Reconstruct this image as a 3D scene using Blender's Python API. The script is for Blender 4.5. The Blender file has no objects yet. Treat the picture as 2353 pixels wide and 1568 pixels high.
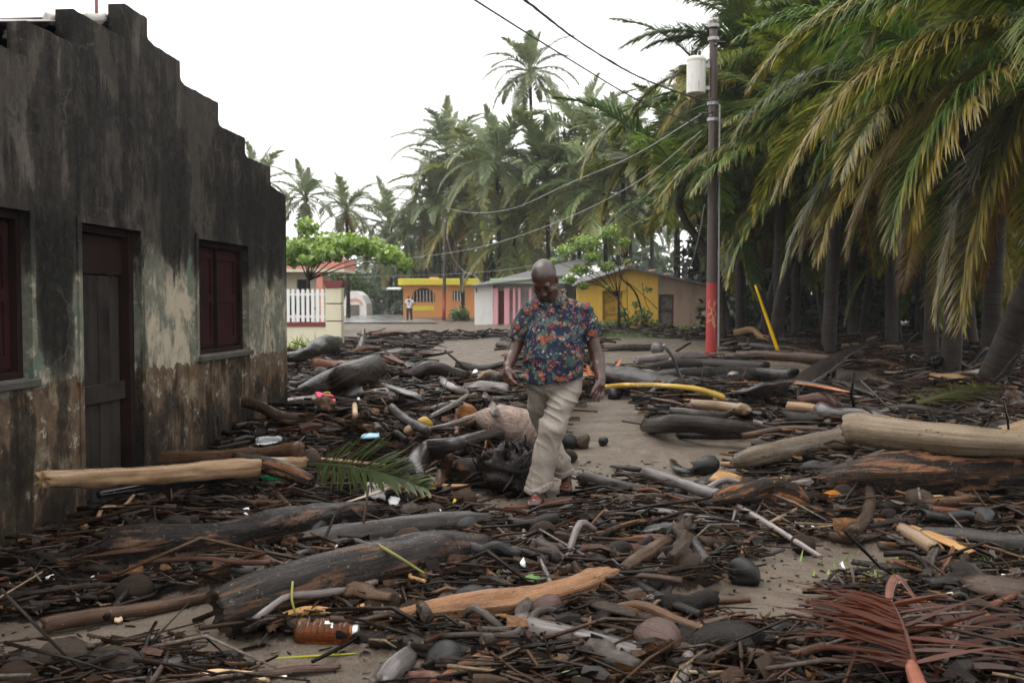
import bpy, bmesh, math, random
import numpy as np
from mathutils import Vector, Matrix
from math import radians, sin, cos, pi

# ---------------------------------------------------------------- camera, sky, sun, exposure
SC = bpy.context.scene
COL = SC.collection
CAM_H = 1.45
FPX = 2287.0                      # focal length in units of a 2352 px wide picture
PITCH = radians(2.354)
cd = bpy.data.cameras.new('camera')
cam = bpy.data.objects.new('camera', cd)
COL.objects.link(cam)
cam.location = (0, 0, CAM_H)
cam.rotation_euler = (radians(90) - PITCH, 0, 0)
cd.sensor_width = 36.0
cd.lens = 36.0 * FPX / 2352.0
cd.clip_start = 0.05
cd.clip_end = 2500
cd.dof.use_dof = True
cd.dof.focus_distance = 6.2
cd.dof.aperture_fstop = 5.0
SC.camera = cam

W = bpy.data.worlds.new('World')
SC.world = W
W.use_nodes = True
wn = W.node_tree
wn.nodes.clear()
wo = wn.nodes.new('ShaderNodeOutputWorld')
wb = wn.nodes.new('ShaderNodeBackground')
ws = wn.nodes.new('ShaderNodeTexSky')
ws.sky_type = 'NISHITA'
ws.sun_disc = False
ws.sun_elevation = radians(64)
ws.sun_rotation = radians(-47)
ws.altitude = 0
ws.air_density = 1.0
ws.dust_density = 3.0
ws.ozone_density = 1.0
wm = wn.nodes.new('ShaderNodeMix')
wm.data_type = 'RGBA'
wm.inputs[0].default_value = 0.90          # closed white overcast over a trace of blue
wn.links.new(ws.outputs[0], wm.inputs[6])
wm.inputs[7].default_value = (10.5, 10.35, 10.2, 1)
wn.links.new(wm.outputs[2], wb.inputs[0])
wb.inputs[1].default_value = 0.10
wn.links.new(wb.outputs[0], wo.inputs[0])

sd = bpy.data.lights.new('sun', 'SUN')
sun = bpy.data.objects.new('sun', sd)
COL.objects.link(sun)
sd.energy = 1.5
sd.angle = radians(50)
sd.color = (1.0, 0.97, 0.93)
sun.rotation_euler = Vector((.40, .04, -.90)).to_track_quat('-Z', 'Y').to_euler()

SC.view_settings.view_transform = 'Standard'
SC.view_settings.look = 'None'
SC.view_settings.exposure = 0.94
SC.view_settings.gamma = 1.0
SC.view_settings.use_curve_mapping = False
SC.render.engine = 'CYCLES'
SC.cycles.max_bounces = 5
SC.cycles.diffuse_bounces = 3
SC.cycles.glossy_bounces = 3
SC.cycles.transmission_bounces = 6
SC.cycles.transparent_max_bounces = 8
SC.cycles.use_denoising = True

R = random.Random(11)
NR = np.random.default_rng(7)

# ---------------------------------------------------------------- helpers: layout
_F = np.array((0, cos(PITCH), -sin(PITCH)))
_U = np.array((0, sin(PITCH), cos(PITCH)))

def ray(x, y):
    return _F + np.array((1, 0, 0)) * ((x - 1176) / FPX) + _U * ((784 - y) / FPX)

def P(x, y, Y):
    """a place Y metres ahead of the camera"""
    d = ray(x, y)
    k = Y / d[1]
    return Vector((d[0] * k, Y, CAM_H + d[2] * k))

def G(x, y, z=0.0):
    """a place on the level z"""
    d = ray(x, y)
    k = (z - CAM_H) / d[2]
    return Vector((d[0] * k, d[1] * k, z))

# ---------------------------------------------------------------- helpers: noise
_perm = np.random.default_rng(3).permutation(4096)
_val = np.random.default_rng(4).random(4096) * 2 - 1

def vnoise(x, y, z=0.0):
    x = np.asarray(x, float); y = np.asarray(y, float); z = np.asarray(z, float) + x * 0
    xi = np.floor(x).astype(np.int64); yi = np.floor(y).astype(np.int64); zi = np.floor(z).astype(np.int64)
    fx, fy, fz = x - xi, y - yi, z - zi
    fx = fx * fx * (3 - 2 * fx); fy = fy * fy * (3 - 2 * fy); fz = fz * fz * (3 - 2 * fz)
    def h(i, j, k):
        return _val[_perm[(_perm[(_perm[i & 4095] + j) & 4095] + k) & 4095]]
    out = 0
    for dx in (0, 1):
        wx = fx if dx else 1 - fx
        for dy in (0, 1):
            wy = fy if dy else 1 - fy
            for dz in (0, 1):
                wz = fz if dz else 1 - fz
                out = out + wx * wy * wz * h(xi + dx, yi + dy, zi + dz)
    return out

def fbm(x, y, z=0.0, o=3):
    s, a, f = 0, 1.0, 1.0
    for i in range(o):
        s = s + a * vnoise(np.asarray(x) * f + 17.3 * i, np.asarray(y) * f + 5.1 * i, np.asarray(z) * f + 9.7 * i)
        a *= .5; f *= 2.03
    return s

# ---------------------------------------------------------------- helpers: objects
def mesh_obj(name, verts, faces, mat=None, parent=None, smooth=False, uv=None, colattr=None, capfrom=None, capmat=None):
    me = bpy.data.meshes.new(name)
    me.from_pydata([tuple(v) for v in verts], [], faces)
    if uv is not None:
        l = me.uv_layers.new(name='UVMap')
        idx = np.empty(len(me.loops), dtype=np.int32)
        me.loops.foreach_get('vertex_index', idx)
        l.data.foreach_set('uv', np.asarray(uv, dtype=np.float32)[idx].ravel())
    if colattr is not None:
        a = me.color_attributes.new('col', 'FLOAT_COLOR', 'POINT')
        c = np.asarray(colattr, dtype=np.float32)
        if c.shape[1] == 3:
            c = np.hstack([c, np.ones((len(c), 1), np.float32)])
        a.data.foreach_set('color', c.ravel())
    if smooth:
        me.polygons.foreach_set('use_smooth', np.ones(len(me.polygons), dtype=bool))
    if mat:
        me.materials.append(mat)
    if capfrom is not None:
        me.materials.append(capmat)
        mi = np.zeros(len(me.polygons), np.int32); mi[capfrom:] = 1
        me.polygons.foreach_set('material_index', mi)
    me.update()
    o = bpy.data.objects.new(name, me)
    COL.objects.link(o)
    if parent:
        o.parent = parent
    return o

def empty(name, loc=(0, 0, 0), rz=0.0):
    o = bpy.data.objects.new(name, None)
    COL.objects.link(o)
    o.location = loc
    o.rotation_euler = (0, 0, rz)
    o.empty_display_size = .1
    return o

def tag(o, label, cat, group=None):
    o['label'] = label
    o['category'] = cat
    if group:
        o['group'] = group
    return o

def kind(o, k):
    o['kind'] = k
    return o

def copy_tree(o, parent=None):
    c = o.copy()
    COL.objects.link(c)
    if parent:
        c.parent = parent
    for ch in list(o.children):
        copy_tree(ch, c)
    return c

class MB:
    """collects simple solids into one mesh"""
    def __init__(self):
        self.v, self.f = [], []
    def add(self, vs, fs):
        n = len(self.v)
        self.v += [tuple(p) for p in vs]
        self.f += [tuple(i + n for i in f) for f in fs]
        return self
    def box(self, x0, x1, y0, y1, z0, z1):
        vs = [(x, y, z) for z in (z0, z1) for y in (y0, y1) for x in (x0, x1)]
        return self.add(vs, [(0, 2, 3, 1), (4, 5, 7, 6), (0, 1, 5, 4), (2, 6, 7, 3), (0, 4, 6, 2), (1, 3, 7, 5)])
    def prism(self, poly, y0, y1):
        """polygon of (x,z) pushed from y0 to y1"""
        n = len(poly)
        vs = [(x, y0, z) for x, z in poly] + [(x, y1, z) for x, z in poly]
        fs = [tuple(range(n)), tuple(range(2 * n - 1, n - 1, -1))]
        fs += [(i, i + n, (i + 1) % n + n, (i + 1) % n) for i in range(n)]
        return self.add(vs, fs)
    def slab(self, quad, t):
        """four 3-D corners given a thickness downwards"""
        vs = list(quad) + [(p[0], p[1], p[2] - t) for p in quad]
        n = len(quad)
        fs = [tuple(range(n)), tuple(range(2 * n - 1, n - 1, -1))]
        fs += [(i, i + n, (i + 1) % n + n, (i + 1) % n) for i in range(n)]
        return self.add(vs, fs)
    def cyl(self, p0, p1, r0, r1=None, n=12):
        r1 = r0 if r1 is None else r1
        p0, p1 = Vector(p0), Vector(p1)
        d = (p1 - p0).normalized()
        a = d.orthogonal().normalized(); b = d.cross(a)
        vs = []
        for p, r in ((p0, r0), (p1, r1)):
            for i in range(n):
                t = 2 * pi * i / n
                vs.append(p + a * (r * cos(t)) + b * (r * sin(t)))
        fs = [(i, (i + 1) % n, (i + 1) % n + n, i + n) for i in range(n)]
        fs += [tuple(range(n - 1, -1, -1)), tuple(range(n, 2 * n))]
        return self.add(vs, fs)
    def lathe(self, prof, n=16, axis='z'):
        vs = []
        for r, z in prof:
            for i in range(n):
                t = 2 * pi * i / n
                p = (r * cos(t), r * sin(t), z)
                vs.append(p if axis == 'z' else (p[2], p[0], p[1]))
        m = len(prof)
        fs = [(k * n + i, k * n + (i + 1) % n, (k + 1) * n + (i + 1) % n, (k + 1) * n + i) for k in range(m - 1) for i in range(n)]
        fs += [tuple(range(n - 1, -1, -1)), tuple(range((m - 1) * n, m * n))]
        return self.add(vs, fs)
    def build(self, name, mat, parent=None, smooth=False, bevel=0.0):
        o = mesh_obj(name, self.v, self.f, mat, parent, smooth)
        bm = bmesh.new(); bm.from_mesh(o.data)
        bmesh.ops.recalc_face_normals(bm, faces=bm.faces)
        if bevel:
            bmesh.ops.bevel(bm, geom=list(bm.edges), offset=bevel, segments=1, affect='EDGES', clamp_overlap=True)
        bm.to_mesh(o.data); bm.free()
        if smooth:
            o.data.polygons.foreach_set('use_smooth', np.ones(len(o.data.polygons), dtype=bool))
        return o

def catmull(pts, n):
    """pts: rows of numbers; n samples along a smooth curve through them"""
    p = np.asarray(pts, float)
    if len(p) == 2:
        t = np.linspace(0, 1, n)[:, None]
        return p[0] * (1 - t) + p[1] * t
    q = np.vstack([2 * p[0] - p[1], p, 2 * p[-1] - p[-2]])
    seg = np.linspace(0, len(p) - 1 - 1e-9, n)
    i = np.floor(seg).astype(int); t = (seg - i)[:, None]
    a, b, c, d = q[i], q[i + 1], q[i + 2], q[i + 3]
    return .5 * ((2 * b) + (-a + c) * t + (2 * a - 5 * b + 4 * c - d) * t ** 2 + (-a + 3 * b - 3 * c + d) * t ** 3)

def tube_data(pts, rad, seg=12, rings=None, seed=0, rough=.06, groove=.03, ragged=.3, hollow=(0, 0), flat=1.0, knots=0, split=0.0):
    """a limb, log or stick along pts: returns verts, faces, uv (metres)"""
    rg = np.random.default_rng(seed)
    pr = np.column_stack([np.asarray(pts, float), np.asarray(rad, float)])
    L0 = np.sum(np.linalg.norm(np.diff(pr[:, :3], axis=0), axis=1))
    rm = float(np.mean(rad))
    if rings is None:
        rings = int(min(46, max(5, L0 / max(rm * .8, .012))))
    c = catmull(pr, rings)
    p, r = c[:, :3], np.maximum(c[:, 3], .0015)
    tan = np.gradient(p, axis=0)
    tan /= np.linalg.norm(tan, axis=1)[:, None] + 1e-12
    a = np.cross(tan[0], (0, 0, 1.0))
    if np.linalg.norm(a) < .1:
        a = np.cross(tan[0], (0, 1.0, 0))
    A = np.empty_like(p); B = np.empty_like(p)
    for i in range(rings):
        a = a - tan[i] * np.dot(a, tan[i]); a /= np.linalg.norm(a)
        A[i] = a; B[i] = np.cross(tan[i], a)
    th = np.linspace(0, 2 * pi, seg, endpoint=False)
    s = np.concatenate([[0], np.cumsum(np.linalg.norm(np.diff(p, axis=0), axis=1))])
    ct, st = np.cos(th), np.sin(th)
    S = np.repeat(s[:, None], seg, 1); Rr = np.repeat(r[:, None], seg, 1)
    off = rg.random() * 100
    nl = fbm(ct[None] * 1.1 + off, st[None] * 1.1, S / (rm * 5 + 1e-6), 3)
    ng = fbm(ct[None] * 4 + off, st[None] * 4, S / (rm * 14 + 1e-6), 2)
    nf = vnoise(ct[None] * 3 + off, st[None] * 3, S / (rm * 1.2))
    RR = Rr * (1 + rough * nl * 1.6 + groove * ng + rough * .5 * nf)
    for k in range(knots):
        si, ti = rg.random() * s[-1], rg.random() * 2 * pi
        dd = ((S - si) / (rm * .7)) ** 2 + ((np.angle(np.exp(1j * (th[None] - ti)))) / .5) ** 2
        RR = RR * (1 + .28 * np.exp(-dd))
    if split:
        RR = RR * (1 - split * np.clip(np.sin(th[None] - 1.2 + .3 * nl), 0, 1))
    V = p[:, None] + A[:, None] * (RR * ct[None])[..., None] + B[:, None] * (RR * st[None] * flat)[..., None]
    # ragged ends
    for e, sg in ((0, -1), (-1, 1)):
        j = fbm(ct * 1.7 + off * 2 + e, st * 1.7, 0.3, 2) + .7 * fbm(ct * 5 + off, st * 5, .7, 2)
        V[e] += sg * tan[e] * (ragged * r[e] * j)[:, None]
    V = V.reshape(-1, 3).tolist()
    F = [(i * seg + j, i * seg + (j + 1) % seg, (i + 1) * seg + (j + 1) % seg, (i + 1) * seg + j) for i in range(rings - 1) for j in range(seg)]
    uv = np.column_stack([S.ravel(), np.repeat((th * rm)[None], rings, 0).ravel()]).tolist()
    for e, sg, hd in ((0, -1, hollow[0]), (rings - 1, 1, hollow[1])):
        base = e * seg
        ring = np.array(V[base:base + seg])
        cen = ring.mean(0)
        n0 = len(V)
        if hd:
            jj = fbm(ct * 2 + off * 3, st * 2, .1, 2)
            r1 = cen + (ring - cen) * (.72 + .14 * jj[:, None]) - sg * tan[e] * .1 * r[e]
            r2 = cen + (ring - cen) * (.55 + .1 * jj[:, None]) - sg * tan[e] * hd * r[e]
            V += r1.tolist() + r2.tolist() + [(cen - sg * tan[e] * hd * r[e] * 1.2).tolist()]
            uv += [[s[e] + .1, t * rm] for t in th] * 2 + [[s[e] + .2, 0]]
            for k in range(2):
                b0 = base if k == 0 else n0
                b1 = n0 + k * seg
                F += [((b0 + j), (b0 + (j + 1) % seg), (b1 + (j + 1) % seg), (b1 + j)) if sg > 0 else ((b0 + (j + 1) % seg), (b0 + j), (b1 + j), (b1 + (j + 1) % seg)) for j in range(seg)]
            b = n0 + seg; ci = n0 + 2 * seg
        else:
            r1 = cen + (ring - cen) * .55 + sg * tan[e] * r[e] * .05 * rg.normal(size=(seg, 1))
            V += r1.tolist() + [(cen + sg * tan[e] * r[e] * .04).tolist()]
            uv += [[s[e] + .03 * (1 + .5 * rg.random()), t * rm * .5] for t in th] + [[s[e] + .05, 0]]
            F += [((base + j), (base + (j + 1) % seg), (n0 + (j + 1) % seg), (n0 + j)) if sg > 0 else ((base + (j + 1) % seg), (base + j), (n0 + j), (n0 + (j + 1) % seg)) for j in range(seg)]
            b = n0; ci = n0 + seg
        F += [(b + j, b + (j + 1) % seg, ci) if sg > 0 else (b + (j + 1) % seg, b + j, ci) for j in range(seg)]
    return V, F, uv

def tube(name, pts, rad, mat, parent=None, **kw):
    v, f, uv = tube_data(pts, rad, **kw)
    return mesh_obj(name, v, f, mat, parent, True, uv)

def join_data(parts):
    V, F, UV = [], [], []
    for v, f, uv in parts:
        n = len(V)
        V += v; UV += uv
        F += [tuple(i + n for i in q) for q in f]
    return V, F, UV

# ---------------------------------------------------------------- helpers: materials
class NT:
    def __init__(self, name):
        self.m = bpy.data.materials.new(name)
        self.m.use_nodes = True
        self.t = self.m.node_tree
        self.t.nodes.clear()
        self.out = self.t.nodes.new('ShaderNodeOutputMaterial')
        self.b = self.t.nodes.new('ShaderNodeBsdfPrincipled')
        self.t.links.new(self.b.outputs[0], self.out.inputs[0])
    def n(self, typ, **kw):
        x = self.t.nodes.new(typ)
        for k, v in kw.items():
            setattr(x, k, v)
        return x
    def link(self, a, b):
        if isinstance(a, (int, float)):
            b.default_value = a
        elif isinstance(a, (tuple, list)):
            b.default_value = tuple(a) + ((1,) if len(a) == 3 and len(b.default_value) == 4 else ())
        else:
            self.t.links.new(a, b)
    def co(self, which='Object'):
        return self.n('ShaderNodeTexCoord').outputs[which]
    def geo(self, which='Position'):
        return self.n('ShaderNodeNewGeometry').outputs[which]
    def info(self, which):
        return self.n('ShaderNodeObjectInfo').outputs[which]
    def map(self, v, scale=(1, 1, 1), loc=(0, 0, 0), rot=(0, 0, 0)):
        x = self.n('ShaderNodeMapping')
        self.link(v, x.inputs[0])
        self.link(loc, x.inputs[1]); self.link(rot, x.inputs[2]); self.link(scale, x.inputs[3])
        return x.outputs[0]
    def noise(self, v, scale, detail=4, rough=.55, dist=0.0):
        x = self.n('ShaderNodeTexNoise')
        if v is not None:
            self.link(v, x.inputs['Vector'])
        x.inputs['Scale'].default_value = scale
        x.inputs['Detail'].default_value = detail
        x.inputs['Roughness'].default_value = rough
        x.inputs['Distortion'].default_value = dist
        return x.outputs[0]
    def vor(self, v, scale, feature='F1', out='Distance', rnd=1.0):
        x = self.n('ShaderNodeTexVoronoi', feature=feature)
        self.link(v, x.inputs['Vector'])
        x.inputs['Scale'].default_value = scale
        x.inputs['Randomness'].default_value = rnd
        return x.outputs[out]
    def ramp(self, f, stops, interp='LINEAR'):
        x = self.n('ShaderNodeValToRGB')
        self.link(f, x.inputs[0])
        x.color_ramp.interpolation = interp
        e = x.color_ramp.elements
        while len(e) < len(stops):
            e.new(.5)
        for k, (p, c) in zip(e, stops):
            k.position = p
            k.color = (c, c, c, 1) if isinstance(c, (int, float)) else tuple(c) + (1,)
        return x.outputs[0]
    def mix(self, f, a, b, mode='MIX'):
        x = self.n('ShaderNodeMix', data_type='RGBA', blend_type=mode)
        self.link(f, x.inputs[0]); self.link(a, x.inputs[6]); self.link(b, x.inputs[7])
        return x.outputs[2]
    def math(self, op, a, b=0.0, clamp=False):
        x = self.n('ShaderNodeMath', operation=op, use_clamp=clamp)
        self.link(a, x.inputs[0]); self.link(b, x.inputs[1])
        return x.outputs[0]
    def sep(self, v):
        x = self.n('ShaderNodeSeparateXYZ'); self.link(v, x.inputs[0]); return x.outputs
    def comb(self, x_, y_, z_):
        x = self.n('ShaderNodeCombineXYZ')
        for i, k in enumerate((x_, y_, z_)):
            self.link(k, x.inputs[i])
        return x.outputs[0]
    def vadd(self, a, b):
        x = self.n('ShaderNodeVectorMath', operation='ADD'); self.link(a, x.inputs[0]); self.link(b, x.inputs[1]); return x.outputs[0]
    def hsv(self, c, h=.5, s=1.0, v=1.0):
        x = self.n('ShaderNodeHueSaturation')
        self.link(h, x.inputs[0]); self.link(s, x.inputs[1]); self.link(v, x.inputs[2]); self.link(c, x.inputs[4])
        return x.outputs[0]
    def bump(self, h, strength=.5, dist=.01):
        x = self.n('ShaderNodeBump')
        self.link(h, x.inputs['Height'])
        x.inputs['Strength'].default_value = strength
        x.inputs['Distance'].default_value = dist
        self.t.links.new(x.outputs[0], self.b.inputs['Normal'])
        return x
    def set(self, col=None, rough=None, **kw):
        if col is not None: self.link(col, self.b.inputs['Base Color'])
        if rough is not None: self.link(rough, self.b.inputs['Roughness'])
        for k, v in kw.items():
            self.link(v, self.b.inputs[k])
        return self.m

def wood(name, c1, c2, crack, rough=(.22, .6), fs=(2.5, 60), blotch=5.0, bump=.6, dist=.006, peel=None, spec=.13):
    bump = min(1.0, bump * 1.1); dist = dist * 1.4; rough = (rough[0] * .7, rough[1] * .6)
    n = NT(name)
    rnd = n.math('MULTIPLY', n.info('Random'), 37.0)
    uv = n.vadd(n.co('UV'), n.comb(rnd, rnd, 0.0))
    ob = n.vadd(n.co('Object'), n.comb(rnd, 0.0, rnd))
    fib = n.noise(n.map(uv, (fs[0], fs[1], 1)), 1.0, 5, .65)
    bl = n.noise(ob, blotch, 5, .6)
    col = n.mix(n.ramp(bl, [(.3, 0), (.7, 1)]), c1, c2)
    if peel:
        pk = n.noise(n.map(uv, (3.0, 14, 1)), 1.0, 4, .7, .6)
        col = n.mix(n.ramp(pk, [(peel[1] - .05, 0), (peel[1] + .04, 1)]), col, n.mix(fib, peel[0], [x * .45 for x in peel[0]]))
    ck = n.ramp(fib, [(.30, 1), (.52, 0)])
    col = n.mix(n.math('MULTIPLY', ck, .75), col, crack)
    col = n.hsv(col, .5, n.math('ADD', n.math('MULTIPLY', n.info('Random'), .4), .82), n.math('ADD', n.math('MULTIPLY', n.info('Random'), .75), .62))
    pit = n.ramp(n.vor(n.map(uv, (16, 34, 1)), 1.0), [(.10, 1), (.2, 0)])
    pit = n.math('MULTIPLY', pit, n.ramp(n.noise(ob, 7, 3, .6), [(.5, 0), (.62, 1)]))
    col = n.mix(n.math('MULTIPLY', pit, .8), col, crack)
    sp = n.noise(ob, 60, 2, .6)
    col = n.mix(n.math('MULTIPLY', n.ramp(sp, [(.66, 0), (.7, 1)]), .5), col, (.2, .16, .12))
    rg = n.ramp(n.noise(ob, 9, 3, .6), [(.3, rough[0]), (.75, rough[1])])
    h = n.math('ADD', n.math('MULTIPLY', fib, 1.0), n.math('MULTIPLY', n.noise(ob, 38, 4, .6), .8))
    h = n.math('SUBTRACT', h, n.math('MULTIPLY', pit, .8))
    n.bump(h, bump, dist)
    return n.set(col, rg, **{'Specular IOR Level': spec})

def plain(name, col, rough=.5, var=.25, scale=6.0, bump=0.0, bs=40.0, **kw):
    n = NT(name)
    ob = n.co('Object')
    d = n.noise(ob, scale, 5, .6)
    c = n.mix(n.ramp(d, [(.3, 0), (.72, 1)]), [x * (1 - var) for x in col], [min(1, x * (1 + var * .5)) for x in col])
    if bump:
        n.bump(n.noise(ob, bs, 4, .6), bump, .01)
    return n.set(c, rough, **kw)

M = {}
M['bark_dark'] = wood('dark wet bark', (0.00898, 0.00629, 0.00509), (0.0185, 0.0135, 0.0111), (0.00239, 0.00179, 0.00149), (.16, .5), (3, 45), 4, .7, .008)
M['bark_smooth'] = wood('smooth wet palm wood', (0.00786, 0.0059, 0.00502), (0.0164, 0.0131, 0.0116), (0.00262, 0.00197, 0.00175), (.2, .6), (2.4, 50), 5, .8, .007, peel=((.085, .046, .028), .57), spec=.15)
M['bark_split'] = wood('splintered dark wood', (0.00882, 0.00598, 0.00473), (0.0173, 0.011, 0.00819), (0.00189, 0.00126, 0.00126), (.2, .6), (5, 70), 4, .9, .012, ((.24, .105, .045), .56))
M['brown'] = wood('brown driftwood', (0.0512, 0.0289, 0.0181), (0.0905, 0.0531, 0.0338), (0.0133, 0.00783, 0.00543), (.22, .55), (2.5, 55), 5, .5, .005)
M['red'] = wood('reddish driftwood', (0.0659, 0.0282, 0.0188), (0.1, 0.0471, 0.0313), (0.0157, 0.00753, 0.00628), (.2, .5), (2.5, 55), 5, .5, .005)
M['grey'] = wood('grey driftwood', (0.031, 0.026, 0.0227), (0.0619, 0.0536, 0.0486), (0.00743, 0.00577, 0.00495), (.25, .6), (2.5, 60), 5, .55, .005)
M['lilac'] = wood('bleached grey wood', (0.0896, 0.0755, 0.0717), (0.16, 0.138, 0.131), (0.032, 0.0256, 0.0237), (.22, .5), (2, 55), 5, .4, .004, spec=0.32)
M['tan'] = wood('peeled tan wood', (0.242, 0.141, 0.0686), (0.307, 0.202, 0.113), (0.0727, 0.0404, 0.0226), (.3, .6), (1.2, 50), 3, .4, .004)
M['paleolive'] = wood('pale debarked trunk wood', (.115, .084, .054), (.20, .155, .108), (.03, .022, .015), (.3, .6), (1.0, 40), 2.5, .7, .008)
M['orange'] = wood('fresh split orange wood', (0.255, 0.106, 0.0382), (0.357, 0.178, 0.0722), (0.0425, 0.0187, 0.0085), (.3, .6), (2.2, 60), 5, .9, .01)
M['cream'] = wood('pale split lath wood', (0.42, 0.3, 0.19), (0.55, 0.42, 0.29), (0.16, 0.09, 0.05), (.35, .6), (2, 70), 5, .5, .004)
M['husk'] = wood('fibrous husk', (0.0348, 0.0212, 0.0139), (0.0532, 0.0348, 0.0226), (0.009, 0.00572, 0.00409), (.45, .8), (22, 90), 12, 1.0, .01)
M['black'] = wood('black wet husk', (0.0048, 0.0042, 0.0039), (0.0105, 0.0093, 0.009), (0.0018, 0.0018, 0.0018), (.10, .38), (6, 24), 9, .5, .006, spec=.35)
M['endgrain'] = wood('rotted end grain', (0.012, 0.008, 0.006), (0.03, 0.02, 0.014), (0.003, 0.002, 0.002), (.4, .7), (6, 6), 14, 1.0, .012)
M['gourd'] = wood('grey brown gourd skin', (.028, .017, .010), (.075, .050, .034), (.006, .004, .003), (.15, .45), (3, 55), 11, .8, .010, spec=.3)
M['pink'] = wood('reddish husk skin', (0.0562, 0.027, 0.021), (0.0975, 0.054, 0.0435), (0.0165, 0.00825, 0.006), (.15, .4), (3, 55), 11, .6, .007, spec=0.4)
M['stump'] = wood('pinkish fibrous stump', (.34, .22, .165), (.50, .36, .29), (.10, .05, .035), (.4, .7), (26, 16), 9, 1.0, .014)
M['bamboo_black'] = wood('black bamboo', (0.00726, 0.00726, 0.00858), (0.0132, 0.0132, 0.0155), (0.0033, 0.0033, 0.0033), (.12, .3), (1, 60), 4, .25, .002, spec=0.5)
M['yellow'] = wood('yellow frond stalk', (0.42, 0.25, 0.03), (0.5, 0.33, 0.05), (0.16, 0.11, 0.02), (.3, .5), (1, 50), 3, .25, .002)
M['greenstalk'] = wood('green stem', (0.16, 0.17, 0.035), (0.25, 0.24, 0.06), (0.06, 0.06, 0.02), (.3, .5), (1, 50), 3, .25, .002)
M['sheath'] = wood('dark palm sheath', (0.014, 0.0105, 0.00992), (0.031, 0.0254, 0.0248), (0.00496, 0.00372, 0.00372), (.2, .5), (.8, 60), 3, .6, .004, spec=0.4)
M['sheath_red'] = wood('red brown sheath', (0.36, 0.13, 0.055), (0.46, 0.22, 0.11), (0.12, 0.04, 0.02), (.3, .5), (.8, 60), 3, .5, .004)

M['dead_rib'] = wood('dead frond rib', (0.1, 0.04, 0.028), (0.2, 0.1, 0.08), (0.03, 0.012, 0.008), (.2, .45), (.8, 40), 4, .3, .003)
# ---------------------------------------------------------------- the lie of the land
def gp(poly):
    return np.array([(G(x, y).x, G(x, y).y) for x, y in poly])

# patches of bare wet sand between the drifts of wood
CLEAR = [gp(p) for p in (
    [(-90, 1440), (60, 1422), (250, 1402), (470, 1372), (560, 1470), (690, 1500), (850, 1500), (900, 1530), (870, 1600), (560, 1600), (520, 1535), (380, 1508), (120, 1492), (-90, 1510)],
    [(1070, 1130), (1180, 1085), (1215, 1040), (1320, 1080), (1345, 1090), (1335, 1135), (1130, 1205), (1130, 1170)],
    [(1310, 1060), (1330, 960), (1440, 900), (1480, 965), (1500, 1005), (1680, 1012), (1760, 1040), (1690, 1065), (1660, 1105), (1560, 1130), (1480, 1085), (1345, 1095)],
    [(1690, 1322), (1760, 1270), (2060, 1280), (2110, 1336), (1910, 1376), (1850, 1422), (1740, 1432), (1540, 1412), (1540, 1370), (1670, 1352)],
    [(1000, 842), (1010, 792), (1160, 782), (1168, 832), (1100, 862)],
    [(1390, 842), (1400, 772), (1640, 792), (1650, 818), (1480, 842)],
    [(700, 962), (770, 975), (825, 998), (700, 1012)],
    [(780, 742), (1160, 742), (1160, 765), (790, 770)],
    [(1400, 955), (1440, 915), (1540, 945), (1510, 958), (1470, 990)],
)]

CLEAR = [(p - p.mean(0)) * 1.28 + p.mean(0) for p in CLEAR] + [gp([(655, 1432), (850, 1432), (860, 1500), (650, 1500)]), gp([(1190, 1130), (1330, 1130), (1340, 1195), (1160, 1195)])]
def inside(poly, x, y):
    n = len(poly)
    r = np.zeros(np.shape(x), bool)
    j = n - 1
    for i in range(n):
        xi, yi = poly[i]; xj, yj = poly[j]
        c = ((yi > y) != (yj > y)) & (x < (xj - xi) * (y - yi) / (yj - yi + 1e-12) + xi)
        r ^= c
        j = i
    return r

HX, HA = 0.092, math.atan2(1, .092)
def wall_x(y):
    return -3.395 + HX * y

def mulch(x, y):
    """0 on bare sand, 1 where driftwood litter covers the ground"""
    x = np.asarray(x, float); y = np.asarray(y, float)
    k = .012 * y
    wx = x + (.06 + k) * fbm(x * 2.3, y * 2.3, 1.0)
    wy = y + (.10 + 2 * k) * fbm(x * 2.3, y * 2.3, 7.0)
    c = np.zeros(x.shape, bool)
    for p in CLEAR:
        c |= inside(p, wx, wy)
    m = np.where(c, 0.0, 1.0)
    far = np.clip((y - 12) / 10, 0, 1)
    m = np.where((far > 0) & (fbm(x * .5, y * .22, 3.0) < -.55 + far * .22), 0, m)
    return m

HEAPS = ((-1.95, 7.2, .45, 1.3, .16), (-1.55, 9.3, .8, 1.1, .30), (-.9, 10.5, 1.2, 1.2, .26), (-.15, 8.6, .55, .5, .13), (3.4, 7.4, 1.3, .8, .12),
         (3.8, 9.5, 1.6, 1.2, .18), (-.2, 5.0, 1.4, .5, .05), (.0, 12.5, 2.0, 1.5, .22), (1.0, 4.6, .8, .4, .05), (3.0, 12.5, 1.8, 1.4, .15), (-2.0, 13.5, 1.2, 1.5, .34))
def hmap(x, y):
    x = np.asarray(x, float); y = np.asarray(y, float)
    z = .018 * fbm(x * .9, y * .9, 0) + .006 * fbm(x * 5, y * 5, 3)
    m = mulch(x, y)
    for hx, hy, sx, sy, hh in HEAPS:
        z = z + m * hh * np.exp(-((x - hx) / sx) ** 2 - ((y - hy) / sy) ** 2)
    return z + m * (.025 + .02 * fbm(x * 3, y * 3, 11))

def hz(x, y):
    return float(hmap(np.array([x]), np.array([y]))[0])

def axis(lo, hi, step, far, grow):
    a = list(np.arange(lo, hi + 1e-6, step))
    s = step
    while a[-1] < far:
        s *= grow; a.append(a[-1] + s)
    s = step
    while a[0] > -far:
        s *= grow; a.insert(0, a[0] - s)
    return np.array(a)

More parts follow.
